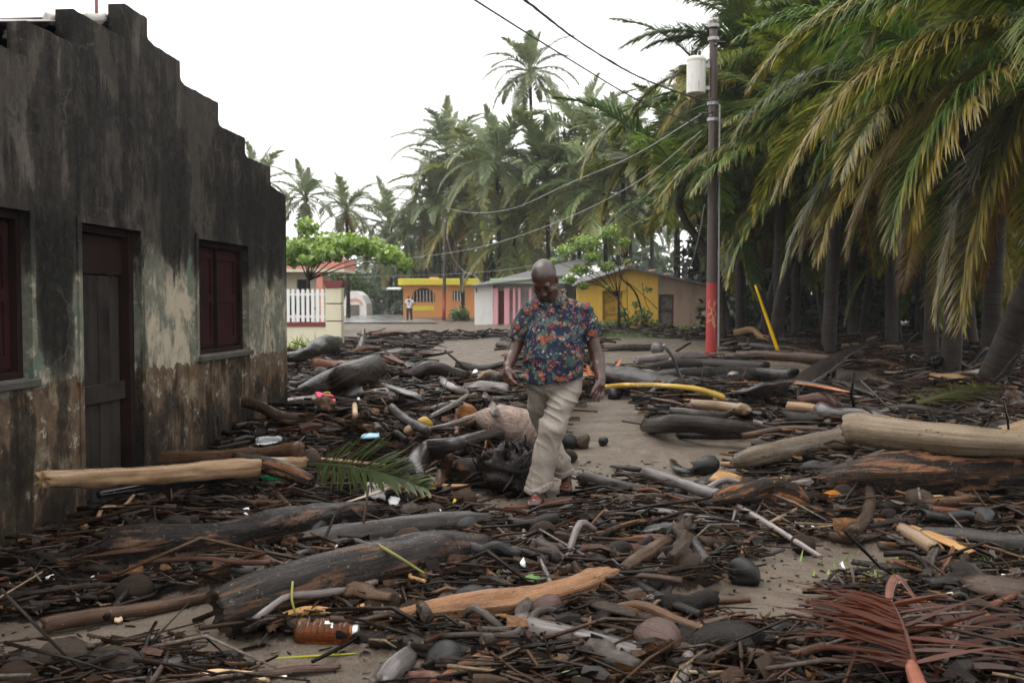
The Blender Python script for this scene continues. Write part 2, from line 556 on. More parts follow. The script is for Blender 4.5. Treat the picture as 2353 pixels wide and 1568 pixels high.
gx = axis(-4.2, 5.2, .045, 900, 1.16)
gy = axis(3.0, 12.5, .045, 1100, 1.10)
gy = gy[gy > -60]
XX, YY = np.meshgrid(gx, gy)
nearw = np.clip(1 - (np.hypot(XX, YY) - 60) / 60, 0, 1)
ZZ = np.where(nearw > 0, hmap(XX, YY) * nearw, 0)
MM = mulch(XX, YY) * np.clip(1 - (YY - 55) / 40, 0, 1)
nx, ny = len(gx), len(gy)
idx = np.arange(nx * ny).reshape(ny, nx)
quads = np.stack([idx[:-1, :-1], idx[:-1, 1:], idx[1:, 1:], idx[1:, :-1]], -1).reshape(-1, 4)

g = NT('wet sand and litter')
pos = g.geo()
mk = g.n('ShaderNodeVertexColor', layer_name='col').outputs[0]
sandn = g.noise(pos, 1.7, 6, .65)
sand = g.mix(g.ramp(sandn, [(.3, 0), (.7, 1)]), (.092, .072, .054), (.160, .128, .099))
grain = g.noise(pos, 90, 3, .7)
sand = g.mix(g.math('MULTIPLY', g.ramp(g.noise(pos, 2.6, 5, .65), [(.5, 0), (.66, 1)]), .6), sand, (.062, .048, .036))
sand = g.mix(g.math('MULTIPLY', g.ramp(grain, [(.36, 1), (.48, 0)]), .65), sand, (.045, .033, .025))
sand = g.mix(g.math('MULTIPLY', g.ramp(g.noise(pos, 160, 2, .6), [(.64, 0), (.69, 1)]), .6), sand, (.34, .29, .23))
strk = g.noise(g.map(pos, (7, 26, 7)), 1.0, 4, .7)
sand = g.mix(g.math('MULTIPLY', g.ramp(strk, [(.60, 0), (.72, 1)]), .7), sand, (.05, .036, .027))
ml = g.mix(g.noise(pos, 22, 6, .75), (.0025, .0018, .0013), (.022, .013, .008))
ml = g.mix(g.ramp(g.noise(pos, 60, 4, .7), [(.60, 0), (.68, 1)]), ml, (.055, .030, .016))
edge = g.math('ADD', mk, g.math('MULTIPLY', g.math('SUBTRACT', g.noise(pos, 14, 5, .7), .5), 1.5))
col = g.mix(g.ramp(edge, [(.38, 0), (.66, 1)]), sand, ml)
g.bump(g.math('ADD', g.math('MULTIPLY', g.noise(pos, 45, 6, .7), .8), g.math('ADD', g.math('MULTIPLY', strk, .8), g.math('MULTIPLY', g.noise(pos, 8, 4, .6), 3.2))), .8, .022)
g.set(col, g.ramp(g.noise(pos, 3.0, 5, .6), [(.35, .28), (.7, .75)]), **{'Specular IOR Level': .14})
ground = mesh_obj('ground', np.column_stack([XX.ravel(), YY.ravel(), ZZ.ravel()]).tolist(), quads.tolist(), g.m, None, True,
                  None, np.repeat(MM.ravel()[:, None], 3, 1))
kind(ground, 'structure')

# wet asphalt street leading away, and the sea behind the grove
rd = NT('wet asphalt')
rp = rd.geo()
rd.bump(rd.noise(rp, 60, 4, .6), .3, .01)
rd.set(rd.mix(rd.noise(rp, .35, 5, .6), (.10, .098, .095), (.19, .185, .18)), rd.ramp(rd.noise(rp, .5, 4, .6), [(.35, .10), (.65, .4)]))
vs = []
for y, xa, xb in ((62, -11.5, -4.6), (70, -12.6, -5.6), (84, -15.0, -8.6), (100, -18, -11), (130, -23, -14.5)):
    vs += [(xa, y, .075), (xb, y, .075)]
road = mesh_obj('road', vs, [(2 * i, 2 * i + 1, 2 * i + 3, 2 * i + 2) for i in range(4)], rd.m)
kind(road, 'structure')
sw = NT('grey sea')
sp_ = sw.geo()
sw.bump(sw.noise(sw.map(sp_, (.5, 1.2, 1)), 1.0, 4, .6), .4, .3)
sw.set((.22, .25, .25), .25)
sea = mesh_obj('sea', [(52, -40, .12), (900, -40, .12), (900, 1000, .12), (68, 120, .12), (60, 60, .12)], [(0, 1, 2, 3, 4)], sw.m)
kind(sea, 'structure')

# ---------------------------------------------------------------- the dark stepped-gable house
pw = NT('mouldy painted plaster')
o = pw.co('Object')
sx, sy_, sz = pw.sep(o)[0:3]
big = pw.noise(o, 1.6, 7, .68)
fine = pw.noise(o, 11, 6, .7)
strk = pw.noise(pw.map(o, (3.6, 3.6, .55)), 1.0, 7, .66, .5)          # vertical run-off streaks
strk2 = pw.noise(pw.map(o, (22, 22, 1.3), (3, 1, 2)), 1.0, 4, .7)
big2 = pw.noise(pw.map(o, (1.1, 1.1, .8), (4, 2, 1)), 1.0, 6, .62, .4)
blot = pw.noise(pw.map(o, (3.2, 3.2, 1.9), (2, 7, 1)), 1.0, 6, .68, .3)
thin = pw.noise(pw.map(o, (11, 11, 1.3), (1, 4, 2)), 1.0, 7, .68, .6)
paint = pw.mix(pw.ramp(fine, [(.35, 0), (.65, 1)]), (.085, .088, .068), (.185, .180, .140))
paint = pw.mix(pw.ramp(pw.noise(o, 2.4, 5, .65), [(.52, 0), (.64, 1)]), paint, (.085, .118, .092))
def spot(ca, wa, cz, wz):
    return pw.math('MULTIPLY', pw.ramp(pw.math('DIVIDE', pw.math('ABSOLUTE', pw.math('SUBTRACT', sx, ca)), wa), [(.55, 1), (1, 0)]), pw.ramp(pw.math('DIVIDE', pw.math('ABSOLUTE', pw.math('SUBTRACT', sz, cz)), wz), [(.6, 1), (1, 0)]))
pale = pw.math('ADD', spot(7.87, .52, 1.22, .62), pw.math('MULTIPLY', spot(10.1, .6, 1.15, .55), .7))
paint = pw.mix(pw.ramp(pw.math('ADD', blot, pw.math('MULTIPLY', pale, .10)), [(.53, 0), (.62, 1)]), paint, (.36, .315, .235))
dado = pw.mix(pw.ramp(fine, [(.35, 0), (.7, 1)]), (.060, .038, .025), (.135, .092, .060))
dado = pw.mix(pw.ramp(pw.noise(o, 3.3, 6, .7), [(.52, 0), (.62, 1)]), dado, (.165, .140, .098))
dado = pw.mix(pw.ramp(pw.noise(pw.map(o, (2, 2, 2), (9, 1, 1)), 1.0, 4, .6), [(.58, 0), (.68, 1)]), dado, (.14, .065, .028))
dz = pw.math('ADD', sz, pw.math('MULTIPLY', pw.math('SUBTRACT', pw.noise(o, 6, 6, .7), .5), .42))
col = pw.mix(pw.math('GREATER_THAN', dz, .93), dado, paint)
col = pw.mix(pw.ramp(pw.noise(o, 8.5, 5, .72), [(.57, 0), (.63, .9)]), col, (.31, .275, .21))
upper = pw.mix(pw.ramp(fine, [(.3, 0), (.72, 1)]), (.020, .017, .0145), (.070, .059, .049))
upper = pw.mix(pw.ramp(big2, [(.48, 0), (.62, 1)]), upper, (.118, .101, .084))
zz = pw.math('ADD', sz, pw.math('MULTIPLY', pw.math('SUBTRACT', blot, .5), 1.5))
col = pw.mix(pw.ramp(pw.math('DIVIDE', zz, 4.0), [(.40, 0), (.47, 1)]), col, upper)
mould = pw.math('ADD', pw.math('ADD', pw.math('MULTIPLY', strk, .36), pw.math('MULTIPLY', blot, .36)), pw.math('MULTIPLY', big2, .38))
mz = pw.ramp(pw.math('DIVIDE', sz, 4.0), [(0, .10), (.05, .055), (.22, .012), (.26, -.035), (.38, -.02), (.46, .055), (.62, .075), (.74, .05), (.9, .03)])
mf = pw.math('ADD', pw.math('SUBTRACT', mould, .56), mz)
mf = pw.math('SUBTRACT', mf, pw.math('MULTIPLY', pale, .05))
mf = pw.math('SUBTRACT', mf, pw.math('MULTIPLY', spot(4.9, 1.3, 2.45, .5), .085))
mf = pw.math('ADD', mf, pw.math('MULTIPLY', spot(6.2, .24, 1.45, .5), .16))
mf = pw.math('ADD', mf, pw.math('MULTIPLY', spot(9.9, 1.2, 2.1, .55), .05))
mould_f = pw.ramp(mf, [(-.02, 0), (.035, .75), (.12, 1)])
dark = pw.mix(pw.ramp(thin, [(.40, 0), (.68, 1)]), (.0022, .0021, .002), (.013, .012, .0105))
dark = pw.mix(pw.math('MULTIPLY', pw.ramp(pw.noise(o, 16, 6, .75), [(.52, 0), (.64, 1)]), .6), dark, (.038, .034, .028))
col = pw.mix(pw.math('MULTIPLY', mould_f, .96), col, dark)
chip = pw.ramp(pw.noise(o, 19, 5, .8), [(.66, 0), (.69, 1)])
col = pw.mix(pw.math('MULTIPLY', chip, .7), col, (.24, .21, .165))
wob = pw.n('ShaderNodeVectorMath', operation='MULTIPLY_ADD'); nz_ = pw.n('ShaderNodeTexNoise'); pw.link(o, nz_.inputs['Vector']); nz_.inputs['Scale'].default_value = 3.0; nz_.inputs['Detail'].default_value = 5
pw.link(nz_.outputs[1], wob.inputs[0]); wob.inputs[1].default_value = (.8, .8, .8); pw.link(o, wob.inputs[2])
crk = pw.math('MULTIPLY', pw.ramp(pw.vor(wob.outputs[0], .9, 'DISTANCE_TO_EDGE'), [(.004, 1), (.014, 0)]), pw.ramp(pw.noise(o, 1.3, 3, .5), [(.5, 0), (.6, 1)]))
col = pw.mix(pw.math('MULTIPLY', crk, .28), col, (.13, .115, .095))
run = pw.math('MULTIPLY', pw.ramp(pw.noise(pw.map(o, (13, 13, .8), (5, 5, 5)), 1.0, 5, .6), [(.60, 0), (.72, 1)]), pw.ramp(big, [(.42, 0), (.58, 1)]))
col = pw.mix(pw.math('MULTIPLY', run, .4), col, (.16, .145, .118))
mg = pw.ramp(pw.noise(o, 4, 4, .6), [(.6, 0), (.7, 1)])
col = pw.mix(pw.math('MULTIPLY', mg, pw.ramp(pw.math('DIVIDE', sz, 4), [(.05, .6), (.4, .0)])), col, (.030, .042, .016))
pw.bump(pw.math('ADD', pw.math('MULTIPLY', fine, .5), pw.math('ADD', pw.math('MULTIPLY', mould_f, -.4), pw.noise(o, 55, 5, .6))), .55, .008)
pw.set(col, pw.ramp(fine, [(.3, .5), (.7, .85)]), **{'Specular IOR Level': .12})

def planks(name, c1, c2, fs=(40, 40, 1.2)):
    n = NT(name)
    v = n.vadd(n.co('Object'), n.comb(n.math('MULTIPLY', n.info('Random'), 9.0), 0.0, 0.0))
    f = n.noise(n.map(v, fs), 1.0, 5, .65)
    b = n.noise(v, 3, 4, .6)
    c = n.mix(f, c1, c2)
    c = n.mix(n.ramp(b, [(.45, 0), (.7, .8)]), c, [x * .35 for x in c1])
    n.bump(f, .5, .006)
    return n.set(c, .65, **{'Specular IOR Level': .12})
M['door'] = planks('weathered grey door boards', (.011, .009, .008), (.042, .035, .031))
M['doorframe'] = planks('dark red door frame', (.010, .005, .0045), (.024, .011, .009))
M['shutter'] = planks('dark maroon shutter paint', (.016, .0042, .005), (.036, .009, .010))
M['sillmat'] = plain('stained cement sill', (.05, .046, .038), .7, .5, 9)
M['iron'] = plain('dark wet iron', (.03, .028, .027), .4)

house = empty('plaster_house', (-3.395, 0, 0), math.atan2(1, HX))
tag(house, 'dark mouldy plaster house with a stepped gable, plank door and maroon shutters', 'house')
HI = house
rgj = np.random.default_rng(21)
steps = [(3.55, 2.44), (4.15, 2.44), (4.15, 2.66), (5.3, 2.66), (5.3, 2.88), (5.94, 2.88), (5.94, 3.09), (6.47, 3.09), (6.47, 3.31), (7.16, 3.30), (7.16, 3.545), (7.51, 3.54),
         (7.51, 3.39), (7.62, 3.37), (8.08, 3.36), (8.08, 3.215), (8.17, 3.19), (8.87, 3.185), (8.87, 3.00), (8.96, 2.985), (9.52, 2.985), (9.52, 2.825), (9.62, 2.81), (10.24, 2.80), (10.24, 2.62), (10.4, 2.60), (10.72, 2.56)]
out = [(3.55, -.3)]
for (a0, z0), (a1, z1) in zip(steps[:-1], steps[1:]):
    n = max(1, int(math.hypot(a1 - a0, z1 - z0) / .05))
    for i in range(n):
        t = i / n
        jj = .003 if 0 < i else .001
        out.append((a0 + (a1 - a0) * t + rgj.normal() * jj * (abs(z1 - z0) > .05), z0 + (z1 - z0) * t + rgj.normal() * jj))
out += [steps[-1], (10.72, -.3)]
HOLES = [(4.85, 5.92, .99, 1.975), (6.50, 7.33, -.25, 1.955), (8.37, 9.54, .985, 1.965)]
def holed_wall(name, outline, holes, y0, y1, mat, parent):
    bm = bmesh.new()
    ed = []
    def loop(pts):
        vs = [bm.verts.new((a, y0, z)) for a, z in pts]
        for i in range(len(vs)):
            ed.append(bm.edges.new((vs[i], vs[(i + 1) % len(vs)])))
    loop(outline)
    for a0, a1, z0, z1 in holes:
        loop([(a0, z0), (a1, z0), (a1, z1), (a0, z1)])
    bmesh.ops.triangle_fill(bm, use_beauty=True, edges=ed)
    r = bmesh.ops.extrude_face_region(bm, geom=list(bm.faces))
    bmesh.ops.translate(bm, vec=(0, y1 - y0, 0), verts=[v for v in r['geom'] if isinstance(v, bmesh.types.BMVert)])
    bmesh.ops.recalc_face_normals(bm, faces=bm.faces)
    me = bpy.data.meshes.new(name); bm.to_mesh(me); bm.free()
    me.materials.append(mat)
    ob = bpy.data.objects.new(name, me); COL.objects.link(ob); ob.parent = parent
    return ob
gable = holed_wall('gable_wall', out, HOLES, 0, .122, pw.m, HI)
MB().box(10.55, 10.72, .123, 6.3, -.3, 2.54).build('side_wall', pw.m, HI)
MB().box(3.55, 3.72, .123, 6.3, -.3, 2.42).build('side_wall', pw.m, HI)
MB().box(3.72, 10.55, 6.14, 6.3, -.3, 2.42).build('back_wall', pw.m, HI)
# mortar shoulders along the steps
for a, z, s in ((7.515, 3.36, .11), (8.085, 3.19, .10), (8.875, 2.985, .09), (9.525, 2.81, .10), (10.245, 2.60, .08)):
    MB().prism([(a, z - .05), (a + s * .9, z - .02), (a + s * .3, z + .014), (a + .004, z + .05)], .004, .118).build('mortar_shoulder', pw.m, HI)
def surround(a0, a1, z0, z1, bottom=True):
    m = MB(); w = .045
    m.box(a0 - w, a0, -.014, .003, z0 - (.0 if not bottom else w), z1 + w)
    m.box(a1, a1 + w, -.014, .003, z0 - (.0 if not bottom else w), z1 + w)
    m.box(a0, a1, -.0135, .003, z1, z1 + w)
    return m
# door
a0, a1, z0, z1 = HOLES[1]
door = MB().box(a0, a0 + .05, .06, .16, z0, z1).box(a1 - .07, a1, .05, .16, z0, z1).box(a0 + .05, a1 - .07, .06, .16, z1 - .05, z1).build('door', M['doorframe'], HI)
surround(a0, a1, z0, z1, False).build('door_surround', pw.m, HI)
pa = a0 + .055
for w in (.10, .15, .13, .16, .14):
    MB().box(pa, pa + w - .008, .112 + R.uniform(-.004, .004), .135, z0 + .1, z1 - .33).build('plank', M['door'], door, bevel=.004)
    pa += w
MB().box(a0 + .05, a1 - .07, .10, .14, z1 - .32, z1 - .055).build('transom_panel', M['doorframe'], door)
MB().box(a0 + .055, a1 - .075, .085, .111, .74, .87).build('rail', M['door'], door, bevel=.004)
MB().cyl((a0 + .12, .075, 1.0), (a0 + .12, .11, 1.0), .018).build('handle', M['iron'], door)
# windows with two leaf shutters
for a0, a1, z0, z1 in (HOLES[0], HOLES[2]):
    f = MB()
    f.box(a0, a0 + .05, .05, .15, z0, z1).box(a1 - .05, a1, .05, .15, z0, z1).box(a0 + .05, a1 - .05, .05, .15, z1 - .05, z1).box(a0 + .05, a1 - .05, .05, .15, z0, z0 + .04)
    win = f.build('window', M['doorframe'], HI)
    surround(a0, a1, z0, z1).build('window_surround', pw.m, HI)
    MB().box(a0 - .03, a1 + .03, -.05, .05, z0 - .05, z0 - .002).build('sill', M['sillmat'], HI, bevel=.006)
    mid = (a0 + a1) / 2
    MB().box(mid - .015, mid + .015, .06, .13, z0 + .042, z1 - .052).build('mullion', M['doorframe'], win)
    for q0, q1 in ((a0 + .052, mid - .017), (mid + .017, a1 - .052)):
        h = MB().box(q0, q1, .105, .125, z0 + .045, z1 - .055)
        for zb in (z0 + .06, (z0 + z1) / 2 - .04, z1 - .15):
            h.box(q0 + .004, q1 - .004, .092, .104, zb, zb + .075)
        h.box(q0 + .004, q0 + .06, .0925, .1045, z0 + .06, z1 - .08).box(q1 - .06, q1 - .004, .0925, .1045, z0 + .06, z1 - .08)
        h.build('shutter', M['shutter'], win)
# corrugated roof: each sheet a part
rm = NT('weathered zinc sheet')
ro = rm.co('Object')
rm.set(rm.mix(rm.ramp(rm.noise(rm.map(ro, (2, 2, 6)), 2.0, 5, .65), [(.45, 0), (.7, 1)]), (.30, .285, .29), (.17, .12, .10)), .5, Metallic=.2)
M['zinc'] = rm.m
roof = MB().box(7.30, 7.36, .19, 6.2, 3.36, 3.40).build('roof', M['iron'], HI)
def sheet(b0, b1, a_lo, z_lo, a_hi, z_hi, lift):
    n = int((b1 - b0) / .019)
    V, F = [], []
    for i in range(n + 1):
        b = b0 + (b1 - b0) * i / n
        w = .012 * sin((b - b0) / .076 * 2 * pi) + lift
        V += [(a_lo, b, z_lo + w), (a_hi, b, z_hi + w), (a_lo, b, z_lo + w - .002), (a_hi, b, z_hi + w - .002)]
    for i in range(n):
        k = 4 * i
        F += [(k, k + 1, k + 5, k + 4), (k + 2, k + 6, k + 7, k + 3), (k, k + 4, k + 6, k + 2), (k + 1, k + 3, k + 7, k + 5)]
    return mesh_obj('roof_sheet', V, F, M['zinc'], roof, True)
for i in range(7):
    b = .125 + i * .84
    sheet(b, b + .88, 3.3 + R.uniform(-.05, .05), 2.36, 7.30, 3.465, .004 * (i % 2) + R.uniform(0, .004))
    sheet(b, b + .88, 11.0, 2.40, 7.37, 3.465, .004 * (i % 2))
MB().prism([(7.14, 3.455), (7.335, 3.515), (7.53, 3.455), (7.53, 3.462), (7.335, 3.522), (7.14, 3.462)], .125, 6.3).build('ridge_cap', M['zinc'], roof)
lump = NT('pale cement mortar')
lump.bump(lump.noise(lump.co('Object'), 30, 4, .6), .6, .01)
lump.set(lump.mix(lump.noise(lump.co('Object'), 8, 4, .6), (.25, .23, .21), (.5, .47, .43)), .8)
for a, z, l in ((6.75, 3.31, .30), (6.2, 3.1, .18), (5.6, 2.9, .2), (7.05, 3.43, .14)):
    tube('mortar_bed', [(a - l, .165, z - .06), (a, .175, z - .02), (a + l, .165, z + .03)], [.03, .05, .03], lump.m, roof, seg=10, rings=9, seed=int(a * 10), rough=.2)
# thin red pole behind the ridge
pm = plain('faded red paint on iron', (.20, .045, .04), .45)
p0 = P(222, 60, 8.1); p1 = P(222, -130, 8.1)
rod = MB().cyl((0, 0, 0), (0, 0, p1.z - 2.9), .014, .014, 10).build('mast', pm, smooth=True)
rod.location = (p0.x, 8.1, 2.9)
tag(rod, 'thin faded red mast rising behind the roof of the dark house', 'mast')

# ---------------------------------------------------------------- paints for the far buildings
def wallpaint(name, c, dirt=(.12, .10, .08), amount=.5, k=1.6):
    n = NT(name)
    v = n.co('Object')
    s = n.noise(n.map(v, (2.2, 2.2, .5)), k, 6, .7)
    f = n.noise(v, 9, 5, .65)
    cc = n.mix(n.math('MULTIPLY', f, .25), c, [x * .7 for x in c])
    cc = n.mix(n.math('MULTIPLY', n.ramp(s, [(.5, 0), (.75, 1)]), amount), cc, dirt)
    n.bump(f, .3, .02)
    return n.set(cc, .6)
M['orange_wall'] = wallpaint('orange house paint', (.66, .28, .085), (.4, .2, .1), .4)
M['limeyellow'] = wallpaint('yellow fascia paint', (.68, .58, .05), (.3, .25, .1), .3)
M['yellow_wall'] = wallpaint('ochre yellow house paint', (.80, .49, .07), (.28, .18, .08), .4)
M['adobe'] = wallpaint('stained bare clay render', (.36, .25, .18), (.09, .075, .06), .7, .9)
M['white_wall'] = wallpaint('white house paint', (.72, .72, .70), (.35, .33, .3), .35)
M['pink_paint'] = wallpaint('pink paint', (.74, .36, .40), (.5, .3, .3), .25)
M['salmon'] = wallpaint('salmon balcony paint', (.66, .27, .20), (.4, .25, .2), .25)
M['cream_wall'] = wallpaint('cream wall paint', (.66, .62, .46), (.4, .36, .25), .3)
M['maroon'] = wallpaint('dark red trim paint', (.16, .025, .025), (.1, .05, .05), .3)
M['picket'] = wallpaint('white picket paint', (.78, .78, .78), (.5, .5, .48), .2)
M['greenish'] = wallpaint('pale green fascia paint', (.36, .45, .34), (.25, .25, .2), .4)
M['rust'] = wallpaint('rust red door paint', (.26, .055, .03), (.1, .04, .03), .4)
M['greyroof'] = wallpaint('dull grey roofing', (.125, .12, .125), (.05, .05, .05), .5)
M['whiteroof'] = wallpaint('bright white roofing', (.82, .82, .83), (.6, .6, .6), .3)
M['darkopening'] = plain('dark interior', (.03, .03, .03), .8)
M['glass'] = plain('dull window glass', (.06, .07, .075), .1)
M['purpledoor'] = planks('purple brown door paint', (.075, .035, .04), (.14, .075, .08))
M['greydoor'] = planks('grey door panel', (.12, .11, .10), (.2, .18, .17))
M['ochre_door'] = planks('ochre door paint', (.40, .23, .035), (.52, .31, .06))

def span(x0, x1, Y):
    return P(x0, 690, Y).x, P(x1, 690, Y).x
def zat(y, Y):
    return P(1176, y, Y).z

# orange house far down the street
def frame_wall(name, x0, x1, z1, holes, y, t, mat, parent):
    return holed_wall(name, [(x0, -.3), (x0, z1), (x1, z1), (x1, -.3)], holes, y, y + t, mat, parent)
Y = 85.0
x0, x1 = span(926, 1092, Y)
oh = empty('orange_house', ((x0 + x1) / 2, Y, 0))
tag(oh, 'orange flat-roofed house with yellow fascia and an arched porch', 'house')
cx = (x0 + x1) / 2
W2 = (x1 - x0) / 2
zt = zat(655, Y)
ax0, ax1 = [q - cx for q in span(946, 999, Y)]
za, zb, zc = zat(661, Y), zat(694, Y), zat(713, Y)
arch = [(ax0, zb)] + [(ax0 + (ax1 - ax0) * (1 - cos(t)) / 2, za - .75 + .75 * sin(t)) for t in np.linspace(0, pi, 9)] + [(ax1, zb)]
wx0, wx1 = [q - cx for q in span(1040, 1068, Y)]
wz0, wz1 = zat(691, Y), zat(667, Y)
bm = bmesh.new(); ed = []
for pts in ([(-W2, -.3), (-W2, zt), (W2, zt), (W2, -.3)], arch, [(wx0, wz0), (wx1, wz0), (wx1, wz1), (wx0, wz1)]):
    vs = [bm.verts.new((a, 0, z)) for a, z in pts]
    ed += [bm.edges.new((vs[i], vs[(i + 1) % len(vs)])) for i in range(len(vs))]
bmesh.ops.triangle_fill(bm, use_beauty=True, edges=ed)
r = bmesh.ops.extrude_face_region(bm, geom=list(bm.faces))
bmesh.ops.translate(bm, vec=(0, .25, 0), verts=[v for v in r['geom'] if isinstance(v, bmesh.types.BMVert)])
bmesh.ops.recalc_face_normals(bm, faces=bm.faces)
me = bpy.data.meshes.new('front_wall'); bm.to_mesh(me); bm.free(); me.materials.append(M['orange_wall'])
ob = bpy.data.objects.new('front_wall', me); COL.objects.link(ob); ob.parent = oh
MB().box(-W2, -W2 + .2, .252, 7, -.3, zt).box(W2 - .2, W2, .252, 7, -.3, zt).box(-W2 + .2, W2 - .2, 3.0, 3.2, -.3, zt).build('inner_wall', M['orange_wall'], oh)
MB().box(-W2 - .35, W2 + .25, -.7, 7.2, zt + .002, zat(640, Y)).build('roof', M['limeyellow'], oh, bevel=.03)
MB().box(ax0 + .1, ax1 - .1, -.03, -.002, zc, zb - .3).build('porch_panel', M['limeyellow'], oh)
for i in range(7):
    x = ax0 + (ax1 - ax0) * (i + .5) / 7
    MB().box(x - .025, x + .025, .1, .15, zb, za - .2).build('porch_bar', M['white_wall'], oh)
wf = MB().box(wx0, wx1, .16, .19, wz0, wz1).build('window', M['darkopening'], oh)
for i in range(4):
    x = wx0 + (wx1 - wx0) * (i + .5) / 4
    MB().box(x - .04, x + .04, .10, .158, wz0, wz1).build('window_bar', M['white_wall'], wf)
MB().box(wx0 - .05, wx1 + .05, -.06, .0, wz0 - .1, wz0 - .002).build('sill', M['orange_wall'], oh)
aw0, aw1 = [q - cx for q in span(893, 924, Y)]
MB().slab([(aw0, -1.5, zat(663, Y)), (aw1, -1.5, zat(663, Y)), (aw1, .2, zat(660, Y)), (aw0, .2, zat(660, Y))], .1).build('awning', M['whiteroof'], oh)
MB().box(span(980, 1000, Y)[0] - cx, span(980, 1000, Y)[1] - cx, 3, 5, zat(640, Y) + .002, zat(634, Y)).build('roof_tank', M['salmon'], oh)

# white and pink house with grey sheet roof
Y = 60.0
x0, x1 = span(1090, 1300, Y)
wh = empty('white_house', (x0, Y, 0))
tag(wh, 'white house with pink porch columns, rust red door and grey sheet roof', 'house')
def X(px): return span(px, px, Y)[0] - x0
zt = zat(652, Y)
MB().box(0, X(1132), 0, .2, -.3, zt).build('front_wall', M['white_wall'], wh)
MB().box(X(1132) + .003, X(1300), 1.2, 1.4, -.3, zt).build('porch_wall', M['white_wall'], wh)
MB().box(0, .2, .203, 9, -.3, zt).build('side_wall', M['white_wall'], wh)
for c0, c1 in ((1133, 1144), (1158, 1170), (1178, 1184), (1190, 1196), (1215, 1222)):
    MB().box(X(c0), X(c1), -.05, .3, -.3, zt - .25).build('porch_column', M['pink_paint'], wh, bevel=.02)
rdoor = MB().box(X(1145), X(1160), 1.14, 1.197, -.1, zat(668, Y)).build('door', M['rust'], wh)
MB().cyl((X(1147), 1.10, 1.0), (X(1147), 1.14, 1.0), .03).build('handle', M['iron'], rdoor)
MB().box(X(1171), X(1178), 1.15, 1.197, .8, zat(665, Y)).build('window', M['pink_paint'], wh)
MB().box(X(1093), X(1096), -.03, -.002, zat(672, Y), zat(662, Y)).build('meter_box', M['greydoor'], wh)
MB().box(X(1126), X(1310), -.5, 1.6, zt + .003, zat(640, Y)).build('fascia', M['greenish'], wh, bevel=.02)
rz = MB()
e0 = Vector((X(1082), -.6, zat(656, Y))); e1 = Vector((X(1330), -.6, zat(636, Y) + .2))
pk = P(1358, 588, 66) - Vector((x0, Y, 0)); pl = P(1215, 622, 66) - Vector((x0, Y, 0))
rz.slab([e0, e1, pk, pl], .08)
rz.slab([e0 + Vector((0, 0, -.004)), pl + Vector((0, 0, -.004)), Vector((pl.x, 12, e0.z)), Vector((e0.x, 12, e0.z))], .08)
wr = rz.build('roof', M['greyroof'], wh)
ge = P(1390, 612, 65.5) - Vector((x0, Y, 0))
MB().add([pk + Vector((0, -.1, -.12)), ge, (ge.x, ge.y, -.2), (X(1290), ge.y - .2, -.2), (X(1290), ge.y - .2, zat(640, Y))], [(0, 1, 2, 3, 4)]).build('gable_wall', M['cream_wall'], wh)
w0 = P(1292, 640, 57) - Vector((x0, Y, 0)); w1 = P(1395, 632, 57) - Vector((x0, Y, 0)); w2 = P(1392, 606, 63) - Vector((x0, Y, 0)); w3 = P(1318, 615, 63) - Vector((x0, Y, 0))
for i in range(4):
    t0, t1 = i / 4, (i + 1) / 4 - .006
    MB().slab([w0.lerp(w1, t0), w0.lerp(w1, t1), w3.lerp(w2, t1), w3.lerp(w2, t0)], .05).build('roof_sheet', M['whiteroof'], wr)

# ochre house with clay-rendered end
Y = 50.0
x0, x1 = span(1325, 1640, Y)
yh = empty('ochre_house', (x0, Y, 0))
tag(yh, 'ochre yellow and bare clay house with low dark roof behind the bushes', 'house')
def X(px): return span(px, px, Y)[0] - x0
xm = X(1511)
d0, d1, dt = X(1384), X(1430), zat(668, Y)
front = [(0, -.3), (0, zat(655, Y)), (X(1440), zat(616, Y)), (xm, zat(630, Y)), (xm, -.3)]
holed_wall('front_wall', front, [(d0, -.2, -.2, dt)] and [(d0, d1, -.2, dt)], 0, .25, M['yellow_wall'], yh)
dr = MB().box(d0, d1, .14, .2, -.2, dt).build('door', M['ochre_door'], yh)
for zz_ in (zat(679, Y), zat(716, Y)):
    MB().box(d0 + .1, d1 - .1, .10, .137, zz_ - .12, zz_).build('door_rail', M['ochre_door'], dr)
MB().box(d0 - .1, d1 + .1, -.08, -.003, dt, dt + .12).build('lintel', M['yellow_wall'], yh)
q0, q1, qt = X(1513), X(1548), zat(676, Y)
holed_wall('clay_wall', [(xm + .004, -.3), (xm + .004, zat(630, Y)), (X(1640), zat(662, Y)), (X(1640), -.3)], [(q0 + .02, q1, -.2, qt)], .02, .27, M['adobe'], yh)
pd = MB().box(q0 + .02, q0 + .12, .08, .16, -.2, qt).box(q1 - .1, q1, .08, .16, -.2, qt).box(q0 + .12, q1 - .1, .08, .16, qt - .12, qt).box(q0 + .12, q1 - .1, .08, .16, zat(712, Y) - .05, zat(712, Y) + .06).build('door', M['purpledoor'], yh)
MB().box(q0 + .12, q1 - .1, .13, .17, -.2, zat(712, Y) - .05).build('door_panel', M['greydoor'], pd)
MB().box(q0 + .12, q1 - .1, .13, .17, zat(712, Y) + .06, qt - .12).build('door_panel', M['greydoor'], pd)
MB().box(X(1640) - .2, X(1640), .273, 6, -.3, zat(662, Y)).build('side_wall', M['adobe'], yh)
r1 = MB()
pts = [(X(1316), zat(657, Y) + .05), (X(1440), zat(616, Y) + .04), (X(1650), zat(662, Y) + .04)]
r1.slab([(pts[0][0], -.4, pts[0][1]), (pts[1][0], -.4, pts[1][1]), (pts[1][0], 7, pts[1][1] + .3), (pts[0][0], 7, pts[0][1] + .3)], .07)
